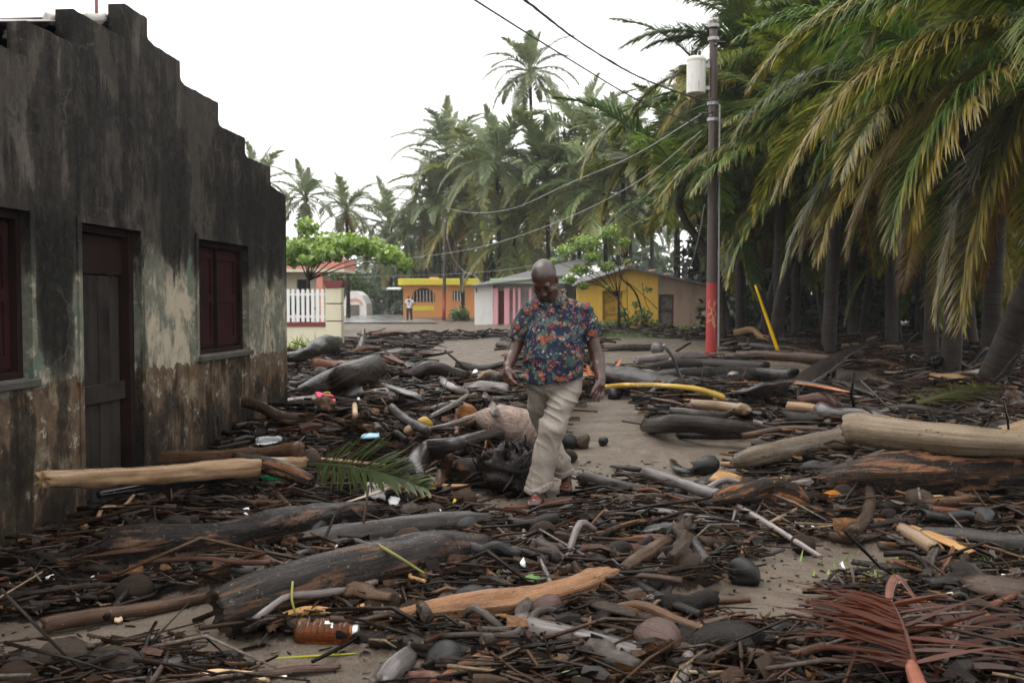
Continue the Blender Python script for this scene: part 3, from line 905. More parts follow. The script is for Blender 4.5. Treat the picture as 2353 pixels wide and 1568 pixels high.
r1.slab([(pts[1][0], -.45, pts[1][1] + .03), (pts[2][0], -.45, pts[2][1] + .03), (pts[2][0], 7, pts[2][1] + .3), (pts[1][0], 7, pts[1][1] + .33)], .09)
yr = r1.build('roof', M['greyroof'], yh)
for px, s in ((1440, .22), (1497, .16), (1530, .12)):
    zz_ = zat(612 + (px - 1440) * .22, Y)
    MB().box(X(px) - s, X(px) + s, -.35, .1, zz_ - .02, zz_ + s * .7).build('roof_block', M['adobe'], yr, bevel=.03)

# salmon balcony house behind the garden wall
Y = 46.0
x0, x1 = span(560, 793, Y)
ph = empty('salmon_house', (x0, Y, 0))
tag(ph, 'cream house with a salmon pink balcony behind the white fence', 'house')
w = x1 - x0
def X(px): return span(px, px, Y)[0] - x0
zt, zu = zat(625, Y), zat(594, Y)
holed_wall('front_wall', [(0, -.3), (0, zt), (X(742), zt), (X(742), -.3)], [(X(669), X(697), .3, zat(640, Y))], 1.2, .25 + 1.2, M['cream_wall'], ph)
MB().box(X(669), X(697), 1.5, 1.55, .3, zat(640, Y)).build('window', M['darkopening'], ph)
MB().box(-.2, w, -.2, 3, zt + .003, zt + .14).build('balcony_slab', M['cream_wall'], ph)
MB().box(-.2, w, -.2, -.05, zt + .143, zu).box(w - .15, w, -.047, 3, zt + .143, zu).build('balcony_wall', M['salmon'], ph)
MB().box(X(728), X(742), -.1, .2, -.3, zt).build('porch_column', M['salmon'], ph)

# small arched hut far away
Y = 92.0
x0, x1 = span(786, 842, Y)
hut = empty('arched_hut', ((x0 + x1) / 2, Y, 0))
tag(hut, 'small off white hut with an arched front at the end of the street', 'hut')
w2 = (x1 - x0) / 2
hz1 = zat(668, Y)
prof = [(-w2, -.3), (-w2 * .98, hz1 * .45), (-w2 * .72, hz1 * .8), (-w2 * .25, hz1), (w2 * .1, hz1), (w2 * .6, hz1 * .82), (w2 * .95, hz1 * .5), (w2, -.3)]
MB().prism(prof, 0, 4).build('wall', M['white_wall'], hut)
MB().box(-.45, .45, -.06, -.003, 0, hz1 * .45).build('door', M['greydoor'], hut)
archm = MB()
for i in range(8):
    t0, t1 = pi * i / 8, pi * (i + 1) / 8
    archm.prism([(.75 * cos(t0), hz1 * .45 + .6 * sin(t0)), (.75 * cos(t1), hz1 * .45 + .6 * sin(t1)), (.58 * cos(t1), hz1 * .45 + .45 * sin(t1)), (.58 * cos(t0), hz1 * .45 + .45 * sin(t0))], -.08, -.003)
archm.build('door_arch', M['salmon'], hut)

# cream garden wall with white pickets and red capped pillar
Y = 30.0
x0, x1 = span(600, 752, Y)
fe = empty('garden_fence', (x0, Y, 0))
tag(fe, 'cream garden wall topped by white pickets, ending in a red capped pillar', 'fence')
def X(px): return span(px, px, Y)[0] - x0
zw = zat(750, Y)
MB().box(0, X(750), 0, .2, -.3, zw).build('wall', M['cream_wall'], fe)
MB().box(0, X(750), -.03, .23, zw + .002, zat(740, Y)).build('coping', M['maroon'], fe)
for px in np.arange(604, 750, 11.3):
    x = X(px)
    MB().prism([(x - .045, zat(739, Y)), (x - .045, zat(667, Y)), (x - .02, zat(663.5, Y)), (x + .02, zat(663.5, Y)), (x + .045, zat(667, Y)), (x + .045, zat(739, Y))], .06, .10).build('picket', M['picket'], fe)
for yy in (676, 727):
    MB().box(0, X(750), .105, .14, zat(yy + 3, Y), zat(yy - 3, Y)).build('rail', M['picket'], fe)
pz = zat(661, Y)
pil = MB()
pil.box(X(749), X(785), -.1, .4, -.3, zat(739, Y)).box(X(749), X(785), -.1, .4, zat(736.5, Y), zat(699, Y)).box(X(749), X(785), -.1, .4, zat(696.5, Y), pz)
pl_ = pil.build('pillar', M['cream_wall'], fe, bevel=.012)
MB().box(X(749) + .02, X(785) - .02, -.08, .38, zat(739, Y) + .003, zat(736.5, Y) - .003).build('groove', M['maroon'], pl_)
MB().box(X(749) + .02, X(785) - .02, -.08, .38, zat(699, Y) + .003, zat(696.5, Y) - .003).build('groove', M['maroon'], pl_)
MB().prism([(X(749), pz + .002), (X(785), pz + .002), (X(789), zat(648, Y)), (X(789), zat(644, Y)), (X(745), zat(644, Y)), (X(745), zat(648, Y))], -.14, .44).build('pillar_cap', M['maroon'], pl_)

# ---------------------------------------------------------------- utility poles and wires
pm = NT('pole timber with red painted foot')
po = pm.co('Object')
psx, psy, psz = pm.sep(po)[0:3]
fib = pm.noise(pm.map(po, (30, 30, .8)), 1.0, 5, .6)
timber = pm.mix(fib, (.024, .014, .010), (.066, .041, .029))
redp = pm.mix(pm.noise(po, 6, 5, .65), (.32, .013, .013), (.23, .024, .02))
# worn, unreadable pale brush strokes
st = pm.vor(pm.map(po, (7.0, 7.0, 4.5)), 1.0, 'DISTANCE_TO_EDGE')
band = pm.math('MULTIPLY', pm.ramp(pm.math('DIVIDE', psz, 3.0), [(.24, 0), (.26, 1), (.47, 1), (.50, 0)]), pm.math('LESS_THAN', psy, -.08))
mark = pm.math('MULTIPLY', pm.math('MULTIPLY', pm.ramp(st, [(.03, 1), (.08, 0)]), band), pm.math('MULTIPLY', pm.noise(po, 9, 4, .6), 1.3))
redp = pm.mix(mark, redp, (.52, .33, .17))
hsel = pm.math('LESS_THAN', pm.math('ADD', psz, pm.math('MULTIPLY', fib, .05)), 1.92)
pm.bump(fib, .4, .01)
pm.set(pm.mix(hsel, timber, redp), .45)
M['pole'] = pm.m
M['steel'] = plain('galvanised steel', (.32, .32, .33), .4, Metallic=.6)
M['wire'] = plain('black cable', (.03, .03, .032), .45)
M['greywire'] = plain('pale cable', (.34, .34, .35), .4)
tk = NT('white tank paint with rust runs')
to = tk.co('Object')
rr = tk.noise(tk.map(to, (9, 9, 1.1)), 1.0, 5, .7)
tk.set(tk.mix(tk.ramp(rr, [(.56, 0), (.66, 1)]), tk.mix(tk.noise(to, 3, 4, .6), (.52, .50, .46), (.68, .67, .64)), (.22, .08, .03)), .4)
M['tank'] = tk.m
M['porcelain'] = plain('dark glazed insulator', (.05, .03, .03), .2)

base = G(1633, 822)
YP = base.y
pole = empty('utility_pole', (base.x, base.y, hz(base.x, base.y)))
tag(pole, 'tall timber utility pole with red painted foot carrying a transformer', 'utility pole')
topz = zat(48, YP)
tube('shaft', [(0, 0, -.3), (.01, 0, topz * .5), (-.005, 0, topz)], [.145, .12, .098], M['pole'], pole, seg=16, rings=20, seed=2, rough=.012, groove=.004, ragged=.02)
tz0, tz1 = zat(215, YP), zat(137, YP)
tcx = P(1598, 180, YP).x - base.x
tr = MB().lathe([(.0, tz0 - .02), (.20, tz0 - .02), (.235, tz0), (.235, tz1 - .06), (.245, tz1 - .05), (.245, tz1), (.20, tz1 + .05), (.05, tz1 + .07)], 22)
trb = tr.build('transformer', M['tank'], pole, smooth=False)
trb.location = (tcx, -.05, 0)
for dx in (-.1, .08):
    MB().lathe([(.04, tz1 + .04), (.05, tz1 + .08), (.03, tz1 + .1), (.055, tz1 + .13), (.03, tz1 + .15), (.05, tz1 + .18), (.02, tz1 + .22), (.012, tz1 + .3)], 10).build('bushing', M['porcelain'], trb).location = (dx, 0, 0)
MB().box(tcx + .22, -.1, -.09, .0, tz1 - .22, tz1 - .12).box(tcx + .22, -.1, -.09, .0, tz0 + .08, tz0 + .17).build('bracket', M['steel'], pole)
for zz_ in (zat(60, YP), zat(238, YP), zat(90, YP), zat(275, YP)):
    MB().cyl((0, 0, zz_ - .04), (0, 0, zz_ + .04), .145, .145, 16).build('clamp_band', M['steel'], pole)
for zz_, dx in ((zat(100, YP), .16), (zat(232, YP), -.17), (zat(262, YP), -.22)):
    MB().cyl((.0, -.02, zz_), (dx * 1.4, -.05, zz_), .02, .02, 8).lathe([(.02, zz_ - .08), (.05, zz_ - .06), (.03, zz_ - .02), (.05, zz_ + .03), (.02, zz_ + .06)], 8).build('insulator', M['porcelain'], pole).location = (dx * .25, -.1, 0)
MB().cyl((.17, -.06, .3), (.155, -.05, zat(240, YP)), .022, .022, 8).build('ground_conduit', M['greywire'], pole)

def polething(px, yb, yt, Y, r, mat, name, label, redz=None):
    b = P(px[0], yb, Y); t = P(px[1], yt, Y)
    o = empty(name, (b.x, Y, 0)); tag(o, label, 'utility pole')
    s = tube('shaft', [(0, 0, -.3), ((t.x - b.x) * .5, 0, t.z * .5), (t.x - b.x, 0, t.z)], [r, r * .9, r * .75], mat, o, seg=10, rings=10, seed=3, rough=.02, groove=.0, ragged=.05)
    MB().cyl((t.x - b.x, 0, t.z - .3), (t.x - b.x, 0, t.z - .2), r * .95, r * .95, 10).build('clamp_band', M['steel'], o)
    MB().lathe([(.03, t.z - .25), (.07, t.z - .2), (.04, t.z - .12), (.07, t.z - .05), (.03, t.z)], 8).build('insulator', M['porcelain'], o).location = (t.x - b.x - .2, 0, 0)
    return o
polething((1019, 1023), 736, 500, 72.0, .135, M['pole'], 'utility_pole', 'distant pole with red painted foot in front of the orange house')
polething((1066, 1054), 712, 556, 74.0, .15, M['bark_dark'], 'utility_pole', 'dark slightly leaning pole between the orange house and the round bush')

def wire(name, pts, r, mat, label, n=26, twist=False):
    c = catmull(np.array([tuple(p) for p in pts]), n)
    o = tube(name, c.tolist(), [r] * len(c), mat, None, seg=6, rings=n, seed=1, rough=.25 if twist else 0, groove=0, ragged=0)
    tag(o, label, 'cable')
    return o
wire('overhead_cable', [P(1000, -60, 13.5), P(1090, 0, 15), P(1310, 138, 20), P(1480, 238, 23.5), P(1617, 292, YP - .1)], .016, M['wire'], 'lower overhead cable running from the pole to the top of the picture', 30)
wire('overhead_cable', [P(1120, -60, 14), P(1205, 0, 15.2), P(1330, 95, 19), P(1470, 178, 22.8), P(1617, 233, YP - .1)], .021, M['wire'], 'upper twisted overhead cable running from the transformer pole', 60, True)
wire('overhead_cable', [P(800, 603, 60), P(930, 594, 55), P(1100, 568, 46), P(1280, 510, 36), P(1460, 420, 29), P(1612, 300, YP + .1)], .010, M['greywire'], 'long low cable sagging over the street to the transformer pole', 40)
wire('overhead_cable', [P(1022, 478, 72), P(1090, 489, 60), P(1180, 478, 50), P(1310, 420, 38), P(1450, 360, 30), P(1612, 262, YP + .1)], .012, M['greywire'], 'sagging cable from the distant red footed pole to the transformer', 40)
wire('overhead_cable', [P(780, 636, 66), P(900, 634, 58), P(1060, 628, 50), P(1260, 600, 40), P(1450, 478, 30), P(1612, 310, YP + .1)], .006, M['greywire'], 'thin lowest cable crossing in front of the houses', 40)
wire('hanging_cable', [P(1026, 545, 71.8), P(1040, 590, 71.5), P(1064, 622, 71), P(1092, 634, 66), P(1100, 650, 62)], .013, M['greywire'], 'slack cable hanging from the distant pole to the white house', 24)
wire('hanging_cable', [P(1618, 470, YP), P(1606, 540, YP + 3), P(1590, 600, 38), P(1570, 640, 49.5)], .016, M['greywire'], 'pale service cable drooping from the big pole to the clay wall', 24)
# ---------------------------------------------------------------- palms
fm = NT('palm leaflet')
fc = fm.n('ShaderNodeVertexColor', layer_name='col').outputs[0]
fr, fgc, fb = fm.sep(fc)[0:3]
oc = fm.info('Color')
dry = fm.info('Alpha')
tipf = fm.math('ADD', fm.math('MULTIPLY', fr, .55), fm.math('ADD', fm.math('MULTIPLY', fgc, .35), fm.math('MULTIPLY', fb, .45)))
tipf = fm.math('ADD', tipf, fm.math('SUBTRACT', fm.math('MULTIPLY', dry, 1.1), .95))
c = fm.mix(fm.ramp(tipf, [(.12, 0), (.55, 1)]), oc, (.25, .19, .04))
c = fm.mix(fm.ramp(tipf, [(.62, 0), (.95, 1)]), c, (.12, .062, .026))
c = fm.hsv(c, .5, 1.0, fm.math('ADD', .68, fm.math('MULTIPLY', fb, .6)))
fm.set(c, .30, **{'Specular IOR Level': .26})
tr_ = fm.n('ShaderNodeBsdfTranslucent'); fm.link(fm.hsv(c, .5, 1.1, 1.25), tr_.inputs[0])
mx = fm.n('ShaderNodeMixShader'); mx.inputs[0].default_value = .36
fm.t.links.new(fm.b.outputs[0], mx.inputs[1]); fm.t.links.new(tr_.outputs[0], mx.inputs[2]); fm.t.links.new(mx.outputs[0], fm.out.inputs[0])
M['leaflet'] = fm.m

def frond_data(seed, e0, e1, n=78, leaf=.21, grav=.7, wind=0.0, width=.0085, thin=1.0, split=3, curl=0.0, ang=(68, 38), sides=(1, 1), jit=1.0, fold=0.0):
    """unit-length coconut frond in the x-z plane, starting at the origin, elevation e0 bending to e1 (degrees)"""
    rg = np.random.default_rng(seed)
    N = 40
    t = np.linspace(0, 1, N)
    el = np.radians(e0 + (e1 - e0) * t ** 1.25)
    x = np.concatenate([[0], np.cumsum(np.cos(el[:-1]))]) / (N - 1)
    z = np.concatenate([[0], np.cumsum(np.sin(el[:-1]))]) / (N - 1)
    yy = curl * t ** 2
    V, F, C = [], [], []
    # midrib
    rib = np.column_stack([x, yy, z])
    for i in range(0, N, 3):
        r = .0105 * (1 - t[i]) + .0016
        up = np.array((-sin(el[i]), 0, cos(el[i])))
        q = rib[i]
        V += [q + (0, r * 1.3, 0), q + up * r, q + (0, -r * 1.3, 0), q - up * r]
        C += [(.1, t[i] * .3, .95)] * 4
    m = len(range(0, N, 3))
    for k in range(m - 1):
        for j in range(4):
            F.append((k * 4 + j, k * 4 + (j + 1) % 4, k * 4 + 4 + (j + 1) % 4, k * 4 + 4 + j))
    down = np.array((0, 0, -1.0))
    for side in (-1, 1):
        for k in range(n):
            u = .16 + .84 * (k + rg.random() * .7) / n
            if rg.random() > thin * sides[side > 0]:
                continue
            f = u * (N - 1); i = min(int(f), N - 2); w = f - i
            q = rib[i] * (1 - w) + rib[i + 1] * w
            e = el[i]
            T = np.array((cos(e), 0, sin(e))); Nn = np.array((-sin(e), 0, cos(e)))
            S = np.array((0, side, 0.0))
            a = radians(ang[0] - ang[1] * u + rg.normal() * 5 * jit)
            D = S * sin(a) + T * cos(a) + Nn * (.22 + rg.normal() * .10)
            D /= np.linalg.norm(D)
            prof = min(1, (u - .1) / .2) ** .7 * (1 - .72 * max(0, (u - .45) / .55) ** 1.6)
            ll = leaf * prof * (1 + rg.normal() * .08)
            br = rg.random()
            cut = .55 + .45 * rg.random() if rg.random() < .25 else 1.0
            ww = width * (1 + (rg.random() - .5) * .8 * jit)
            g_ = grav * (.75 + .6 * rg.random())
            p = q.copy()
            b0 = len(V)
            for s in range(split + 1):
                sf = s / split
                Wd = np.cross(D, Nn + .25 * S); Wd /= np.linalg.norm(Wd) + 1e-9
                wd = ww * (.55, 1.0, .85, .5, .3)[s] if s < split else ww * .08
                if fold:
                    V += [p + Wd * wd, p - Nn * wd * fold, p - Wd * wd]; C += [(sf, u, br)] * 3
                else:
                    V += [p + Wd * wd, p - Wd * wd]; C += [(sf, u, br)] * 2
                p = p + D * (ll * cut / split)
                D = D + down * (g_ * (.35 + .5 * sf)) + np.array((0, wind, 0)) * .2
                D /= np.linalg.norm(D)
            for s in range(split):
                if fold:
                    b = b0 + 3 * s
                    F += [(b, b + 1, b + 4, b + 3), (b + 1, b + 2, b + 5, b + 4)]
                else:
                    b = b0 + 2 * s
                    F.append((b, b + 1, b + 3, b + 2))
    return [tuple(v) for v in V], F, C

FR, FRT = {}, {}
def frond_proto(key, **kw):
    v, f, c = frond_data(**kw)
    o = mesh_obj('frond', v, f, M['leaflet'], None, False, None, c)
    FR[key] = o.data
    vv = np.array(v[:56]); FRT[key] = (vv[-4:].mean(0), vv[24:28].mean(0))
    bpy.data.objects.remove(o)
EL = ((84, 48), (66, 2), (48, -32), (28, -58), (6, -72), (-18, -82), (-48, -88))
for i, (e0, e1) in enumerate(EL):
    for j in range(2):
        frond_proto((i, j, 0), seed=10 * i + j, e0=e0, e1=e1, grav=(.25, .42, .55, .62, .66, .6, .45)[i], curl=(-.05, .05)[j])
        frond_proto((i, j, 1), seed=100 + 10 * i + j, e0=e0, e1=e1, n=185, leaf=.22, width=.0043, grav=(.25, .45, .6, .68, .72, .62, .45)[i], curl=(-.07, .06)[j], split=4, thin=.93, jit=1.5)

tm = NT('palm trunk bark')
tv = tm.vadd(tm.co('UV'), tm.comb(tm.math('MULTIPLY', tm.info('Random'), 9.0), 0.0, 0.0))
ring = tm.noise(tm.map(tv, (11, .6, 1)), 1.0, 3, .6)
bl = tm.noise(tv, 2.2, 5, .65)
tcol = tm.mix(tm.ramp(bl, [(.3, 0), (.75, 1)]), (.016, .012, .010), (.052, .044, .038))
tcol = tm.mix(tm.ramp(ring, [(.42, 1), (.5, 0)]), tcol, (.022, .016, .013))
tm.bump(ring, .6, .02)
tm.set(tcol, .6, **{'Specular IOR Level': .1})
M['trunk'] = tm.m

GREEN = [(.068, .118, .024), (.096, .142, .028), (.050, .092, .024), (.130, .155, .032)]
def palm(base, crown, n, L, seed, label, group=None, tr=.15, hi=0, lean=0.0, dry=.18, dead=2, extra=(), elr=(0, 6.2), clear=None, tint=None, skip=None, coconuts=False):
    rg = random.Random(seed)
    base = Vector(base); crown = Vector(crown)
    o = empty('palm_tree', base)
    tag(o, label, 'palm tree', group)
    c = crown - base
    mid = Vector((c.x * .35 + lean, c.y * .4, c.z * .5))
    tube('trunk', [(0, 0, -.4), (c.x * .05 + lean * .3, 0, .25), mid, (c.x * .9, c.y * .9, c.z * .86), (c.x, c.y, c.z + .05)], [tr * 1.55, tr * 1.15, tr, tr * .85, tr * .7], M['trunk'], o,
         seg=14 if hi else 9, rings=34 if hi else 16, seed=seed, rough=.07, groove=.03, ragged=.1)
    def put(i, az, s, roll=0.0, dryv=0.0, colr=None, j=None):
        key = (i, rg.randrange(2) if j is None else j, hi)
        if clear:
            for q, hang in zip(FRT[key], (.10, .22)):
                w = o.location + c + Matrix.Rotation(az, 3, 'Z') @ Vector(q) * s
                tz = (w.z - hang * s - CAM_H) / w.y if w.y > 1 else 1
                if w.y > 1 and ((w.x / w.y < clear[0] and tz < clear[1]) or (w.x / w.y < (2190 - 1176) / FPX and tz < (690 - 650) / FPX and rg.random() < .85)):
                    return
        f = bpy.data.objects.new('frond', FR[key])
        COL.objects.link(f); f.parent = o
        f.location = c + Vector((cos(az) * tr * .5, sin(az) * tr * .5, 0))
        f.rotation_euler = (roll, 0, az)
        f.scale = (s, s, s)
        g = colr or rg.choice(GREEN)
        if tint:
            g = tuple(a * (1 - tint[3]) + b * tint[3] for a, b in zip(g, tint))  # pale tone mixed into the frond colour stands for haze
        k = rg.uniform(.8, 1.25)
        f.color = (g[0] * k, g[1] * k, g[2] * k, dryv)
    for k in range(n):
        q = (k + .5) / n
        i = int(elr[0] + (elr[1] - elr[0]) * q ** .85 + rg.uniform(-.5, .5))
        i = max(0, min(6, i))
        az = k * 2.39996 + seed + rg.uniform(-.25, .25)
        if skip and skip(az % (2 * pi)):
            continue
        put(i, az, L * rg.uniform(.86, 1.1) * (.8 if i == 0 else 1), rg.uniform(-.12, .12), max(0, min(.8, dry * .75 + .05 * (i - 3) + rg.uniform(-.15, .15))))
    for k in range(dead):
        put(6, rg.uniform(0, 6.28), L * rg.uniform(.6, .8), rg.uniform(-.1, .1), 1.0, (.055, .032, .018))
    for e in extra:
        put(*e)
    hub = MB()
    hub.lathe([(.02, c.z - .5), (tr * .9, c.z - .4), (tr * 1.3, c.z - .1), (tr * 1.1, c.z + .15), (tr * .3, c.z + .5), (.01, c.z + .9)], 9)
    h = hub.build('crown_shaft', M['husk'], o, True); h.location = (c.x, c.y, 0)
    if coconuts:
        for k in range(6):
            a = k * 1.1
            s = MB().lathe([(.01, -.14), (.08, -.1), (.105, 0), (.08, .1), (.01, .14)], 8).build('coconut', M['gourd'], o, True)
            s.location = c + Vector((.28 * cos(a), .28 * sin(a), -.3 - .1 * (k % 2)))
    return o

def crownP(px, py, Y):
    return P(px, py, Y)
def ground_at(x, y):
    return (x, y, hz(x, y) if abs(x) < 60 and y < 70 else 0)
def palm_px(bx, cx, cy, Y, n, L, seed, label, **kw):
    c = P(cx, cy, Y); b = P(bx, 690, Y)
    return palm(ground_at(b.x, Y), c, n, L, seed, label, **kw)

GP = 'coconut palms behind the houses'
GG = 'coconut palms in the dark grove'
far = (.24, .28, .18, .6)  # painted haze for distant palms: tone and share
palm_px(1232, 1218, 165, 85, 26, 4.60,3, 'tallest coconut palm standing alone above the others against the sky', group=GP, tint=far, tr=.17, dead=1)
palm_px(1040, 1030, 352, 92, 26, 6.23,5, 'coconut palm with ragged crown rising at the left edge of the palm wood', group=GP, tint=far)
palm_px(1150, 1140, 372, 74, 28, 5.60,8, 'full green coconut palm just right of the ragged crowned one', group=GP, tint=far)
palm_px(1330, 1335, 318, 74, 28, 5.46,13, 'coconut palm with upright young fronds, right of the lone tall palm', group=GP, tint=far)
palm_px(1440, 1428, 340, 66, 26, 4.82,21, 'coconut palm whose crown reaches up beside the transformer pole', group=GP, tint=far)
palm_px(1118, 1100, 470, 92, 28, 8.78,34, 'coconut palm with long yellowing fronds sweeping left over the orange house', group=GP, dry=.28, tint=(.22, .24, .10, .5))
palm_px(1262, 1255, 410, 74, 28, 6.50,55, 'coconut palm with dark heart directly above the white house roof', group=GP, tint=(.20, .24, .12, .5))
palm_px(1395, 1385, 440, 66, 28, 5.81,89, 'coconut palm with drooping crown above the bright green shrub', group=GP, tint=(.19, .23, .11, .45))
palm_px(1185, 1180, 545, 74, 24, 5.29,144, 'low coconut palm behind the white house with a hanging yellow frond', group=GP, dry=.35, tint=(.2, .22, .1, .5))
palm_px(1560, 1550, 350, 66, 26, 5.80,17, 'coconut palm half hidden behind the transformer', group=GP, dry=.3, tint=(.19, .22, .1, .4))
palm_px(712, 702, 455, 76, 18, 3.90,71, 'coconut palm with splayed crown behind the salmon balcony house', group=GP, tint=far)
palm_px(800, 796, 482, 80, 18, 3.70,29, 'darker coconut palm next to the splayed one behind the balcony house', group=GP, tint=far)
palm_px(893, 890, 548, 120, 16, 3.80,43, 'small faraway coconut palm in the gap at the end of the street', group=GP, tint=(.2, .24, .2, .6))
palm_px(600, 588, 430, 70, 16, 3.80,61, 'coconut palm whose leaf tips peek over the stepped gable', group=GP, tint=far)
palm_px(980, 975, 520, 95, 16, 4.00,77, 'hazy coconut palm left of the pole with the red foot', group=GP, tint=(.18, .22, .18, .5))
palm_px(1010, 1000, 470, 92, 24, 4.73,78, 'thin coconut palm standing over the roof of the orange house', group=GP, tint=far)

GREF = [(1640, 'big pole'), (1905, 'reddish trunked palm'), (1760, 'leaning yellow stem'), (2180, 'near green palm'), (2290, 'leaning pale trunk'), (2050, 'fresh green palm'), (1500, 'ochre house'), (2400, 'right grove edge')]
HREF = [(1218, 'tall lone palm'), (1030, 'ragged crowned palm'), (1335, 'young fronded palm'), (1020, 'distant red footed pole'), (1140, 'full green palm'), (1428, 'palm beside the transformer'), (940, 'orange house'), (1255, 'white house roof'), (1550, 'transformer')]
SEENP = set()
def rank(head, px, y, refs, cuts, tail):
    w = ('close behind', 'well behind', 'far behind', 'at the very back behind')[sum(y > c_ for c_ in cuts)]
    for d_, nm in sorted((abs(px - q), q, nm) for q, nm in refs) and sorted((abs(px - q), nm) for q, nm in refs):
        for side in ('', ', a little left', ', a little right'):
            l_ = f'{head} {w} the {nm}{side}'
            if l_ not in SEENP:
                SEENP.add(l_); return l_
    return tail
rg = random.Random(314)
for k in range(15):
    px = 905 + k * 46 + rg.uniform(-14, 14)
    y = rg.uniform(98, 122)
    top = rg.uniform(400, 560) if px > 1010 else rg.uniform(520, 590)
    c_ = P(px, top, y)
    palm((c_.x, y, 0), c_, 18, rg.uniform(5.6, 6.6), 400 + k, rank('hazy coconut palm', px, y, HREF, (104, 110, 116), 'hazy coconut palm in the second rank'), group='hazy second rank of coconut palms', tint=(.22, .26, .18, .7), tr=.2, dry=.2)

# the near grove on the right
near1 = dict(hi=1)
def az_to(c, px, py, Y):
    q = P(px, py, Y) - Vector(c)
    return math.atan2(q.y, q.x)
cA = P(1800, 190, 33)
palm_px(1788, 1800, 190, 33, 26, 5.4, 4, 'tall coconut palm right of the transformer pole, one frond arching over it', hi=1, dry=.12, tr=.17,
        extra=[(2, pi, 5.8, 0, .12, (.06, .10, .035), 0), (3, pi * .93, 5.4, 0, .3, (.10, .11, .03), 1), (1, pi * 1.06, 5.6, .1, .1, (.055, .1, .035), 1), (4, pi * 1.05, 5.2, 0, .55, (.12, .11, .03), 0), (2, -.3, 5.2, 0, .05, (.04, .085, .03), 0)], group=GG, clear=((1640 - 1176) / FPX, (690 - 590) / FPX), coconuts=True)
palm_px(1905, 1925, 395, 26, 26, 4.6, 6, 'coconut palm with reddish trunk whose yellow fronds droop behind the big pole', hi=1, dry=.3, tr=.17,
        extra=[(4, pi * .97, 5.4, 0, .5, (.13, .12, .03), 0), (5, pi * 1.02, 5.2, 0, .62, (.14, .11, .03), 1), (5, pi * .9, 5.0, .1, .7, (.14, .10, .03), 0), (3, pi * 1.05, 5.3, 0, .3, (.09, .12, .035), 1), (5, pi * 1.2, 4.6, 0, .6, (.12, .10, .03), 1)][:4], group=GG, clear=((1640 - 1176) / FPX, (690 - 590) / FPX), elr=(0, 4.3), dead=0)
palm_px(2185, 2225, 215, 19, 24, 4.6, 9, 'near coconut palm with long green fronds sweeping down to the left', hi=1, dry=.2, tr=.16,
        extra=[(3, pi * .98, 4.7, 0, .2, (.07, .10, .03), 0), (4, pi * 1.03, 4.6, 0, .35, (.09, .10, .03), 1), (5, pi * 1.08, 4.6, .1, .55, (.10, .09, .03), 0), (5, pi * .92, 4.4, 0, .6, (.11, .09, .03), 1), (4, pi * 1.2, 4.2, 0, .4, (.08, .09, .03), 0), (3, pi * .85, 4.6, 0, .2, (.05, .09, .03), 1)], group=GG, clear=((1640 - 1176) / FPX, (690 - 590) / FPX))
palm(ground_at(G(2290, 905).x, 15.8), P(2500, 60, 13.6), 24, 4.8, 12, 'leaning pale trunked palm at the right edge with brown fronds overhead', hi=1, dry=.2, tr=.20, dead=4, lean=.5,
     extra=[(4, pi * 1.0, 4.7, 0, .5, (.14, .13, .03), 0), (5, pi * .9, 4.4, 0, .7, (.13, .10, .03), 1), (5, pi * 1.1, 4.2, .1, .6, (.11, .10, .03), 0), (6, pi * 1.05, 4.5, 0, .5, (.07, .08, .03), 1), (6, pi * .95, 4.4, .1, .45, (.06, .08, .03), 0), (3, pi * .95, 4.8, 0, .35, (.12, .14, .03), 1)], group=GG, clear=((1640 - 1176) / FPX, (690 - 590) / FPX))
palm(ground_at(P(2275, 690, 21).x, 21), P(2330, -60, 20.5), 24, 4.6, 31, 'dark straight palm trunk near the right edge, its crown above the picture', hi=1, dry=.3, tr=.17, dead=4, group=GG, clear=((1640 - 1176) / FPX, (690 - 590) / FPX), elr=(1.5, 6.4))
palm(ground_at(P(2050, 690, 30).x, 30), P(2040, 130, 30), 24, 5.2, 37, 'coconut palm filling the upper middle of the grove with fresh green fronds', hi=1, dry=.15, tr=.17, group=GG, clear=((1640 - 1176) / FPX, (690 - 590) / FPX))
palm(ground_at(P(1700, 690, 40).x, 40), P(1690, 330, 40), 24, 4.8, 41, 'coconut palm whose crown hangs directly behind the big pole', hi=1, dry=.3, tr=.16, group=GG, clear=((1640 - 1176) / FPX, (690 - 590) / FPX), elr=(0, 4.4), dead=0)
palm(ground_at(P(1960, 690, 36).x, 36), P(1950, 60, 36), 22, 5.4, 47, 'tall palm with orange tipped fronds at the top of the picture', hi=1, dry=.45, tr=.16, group=GG, clear=((1640 - 1176) / FPX, (690 - 590) / FPX))
palm(ground_at(P(2140, 690, 24).x, 24), P(2150, 420, 24), 20, 4.4, 53, 'shorter palm with browned drooping fronds in the middle of the grove', hi=1, dry=.55, tr=.16, dead=5, group=GG, clear=((1640 - 1176) / FPX, (690 - 590) / FPX), elr=(2.5, 6.4))
palm(ground_at(P(1830, 690, 38).x, 38), P(1825, 20, 38), 22, 5.4, 59, 'tall palm behind the transformer pole reaching out of the picture', hi=1, dry=.25, tr=.16, group=GG, clear=((1640 - 1176) / FPX, (690 - 590) / FPX))
rg = random.Random(99)
k = 0
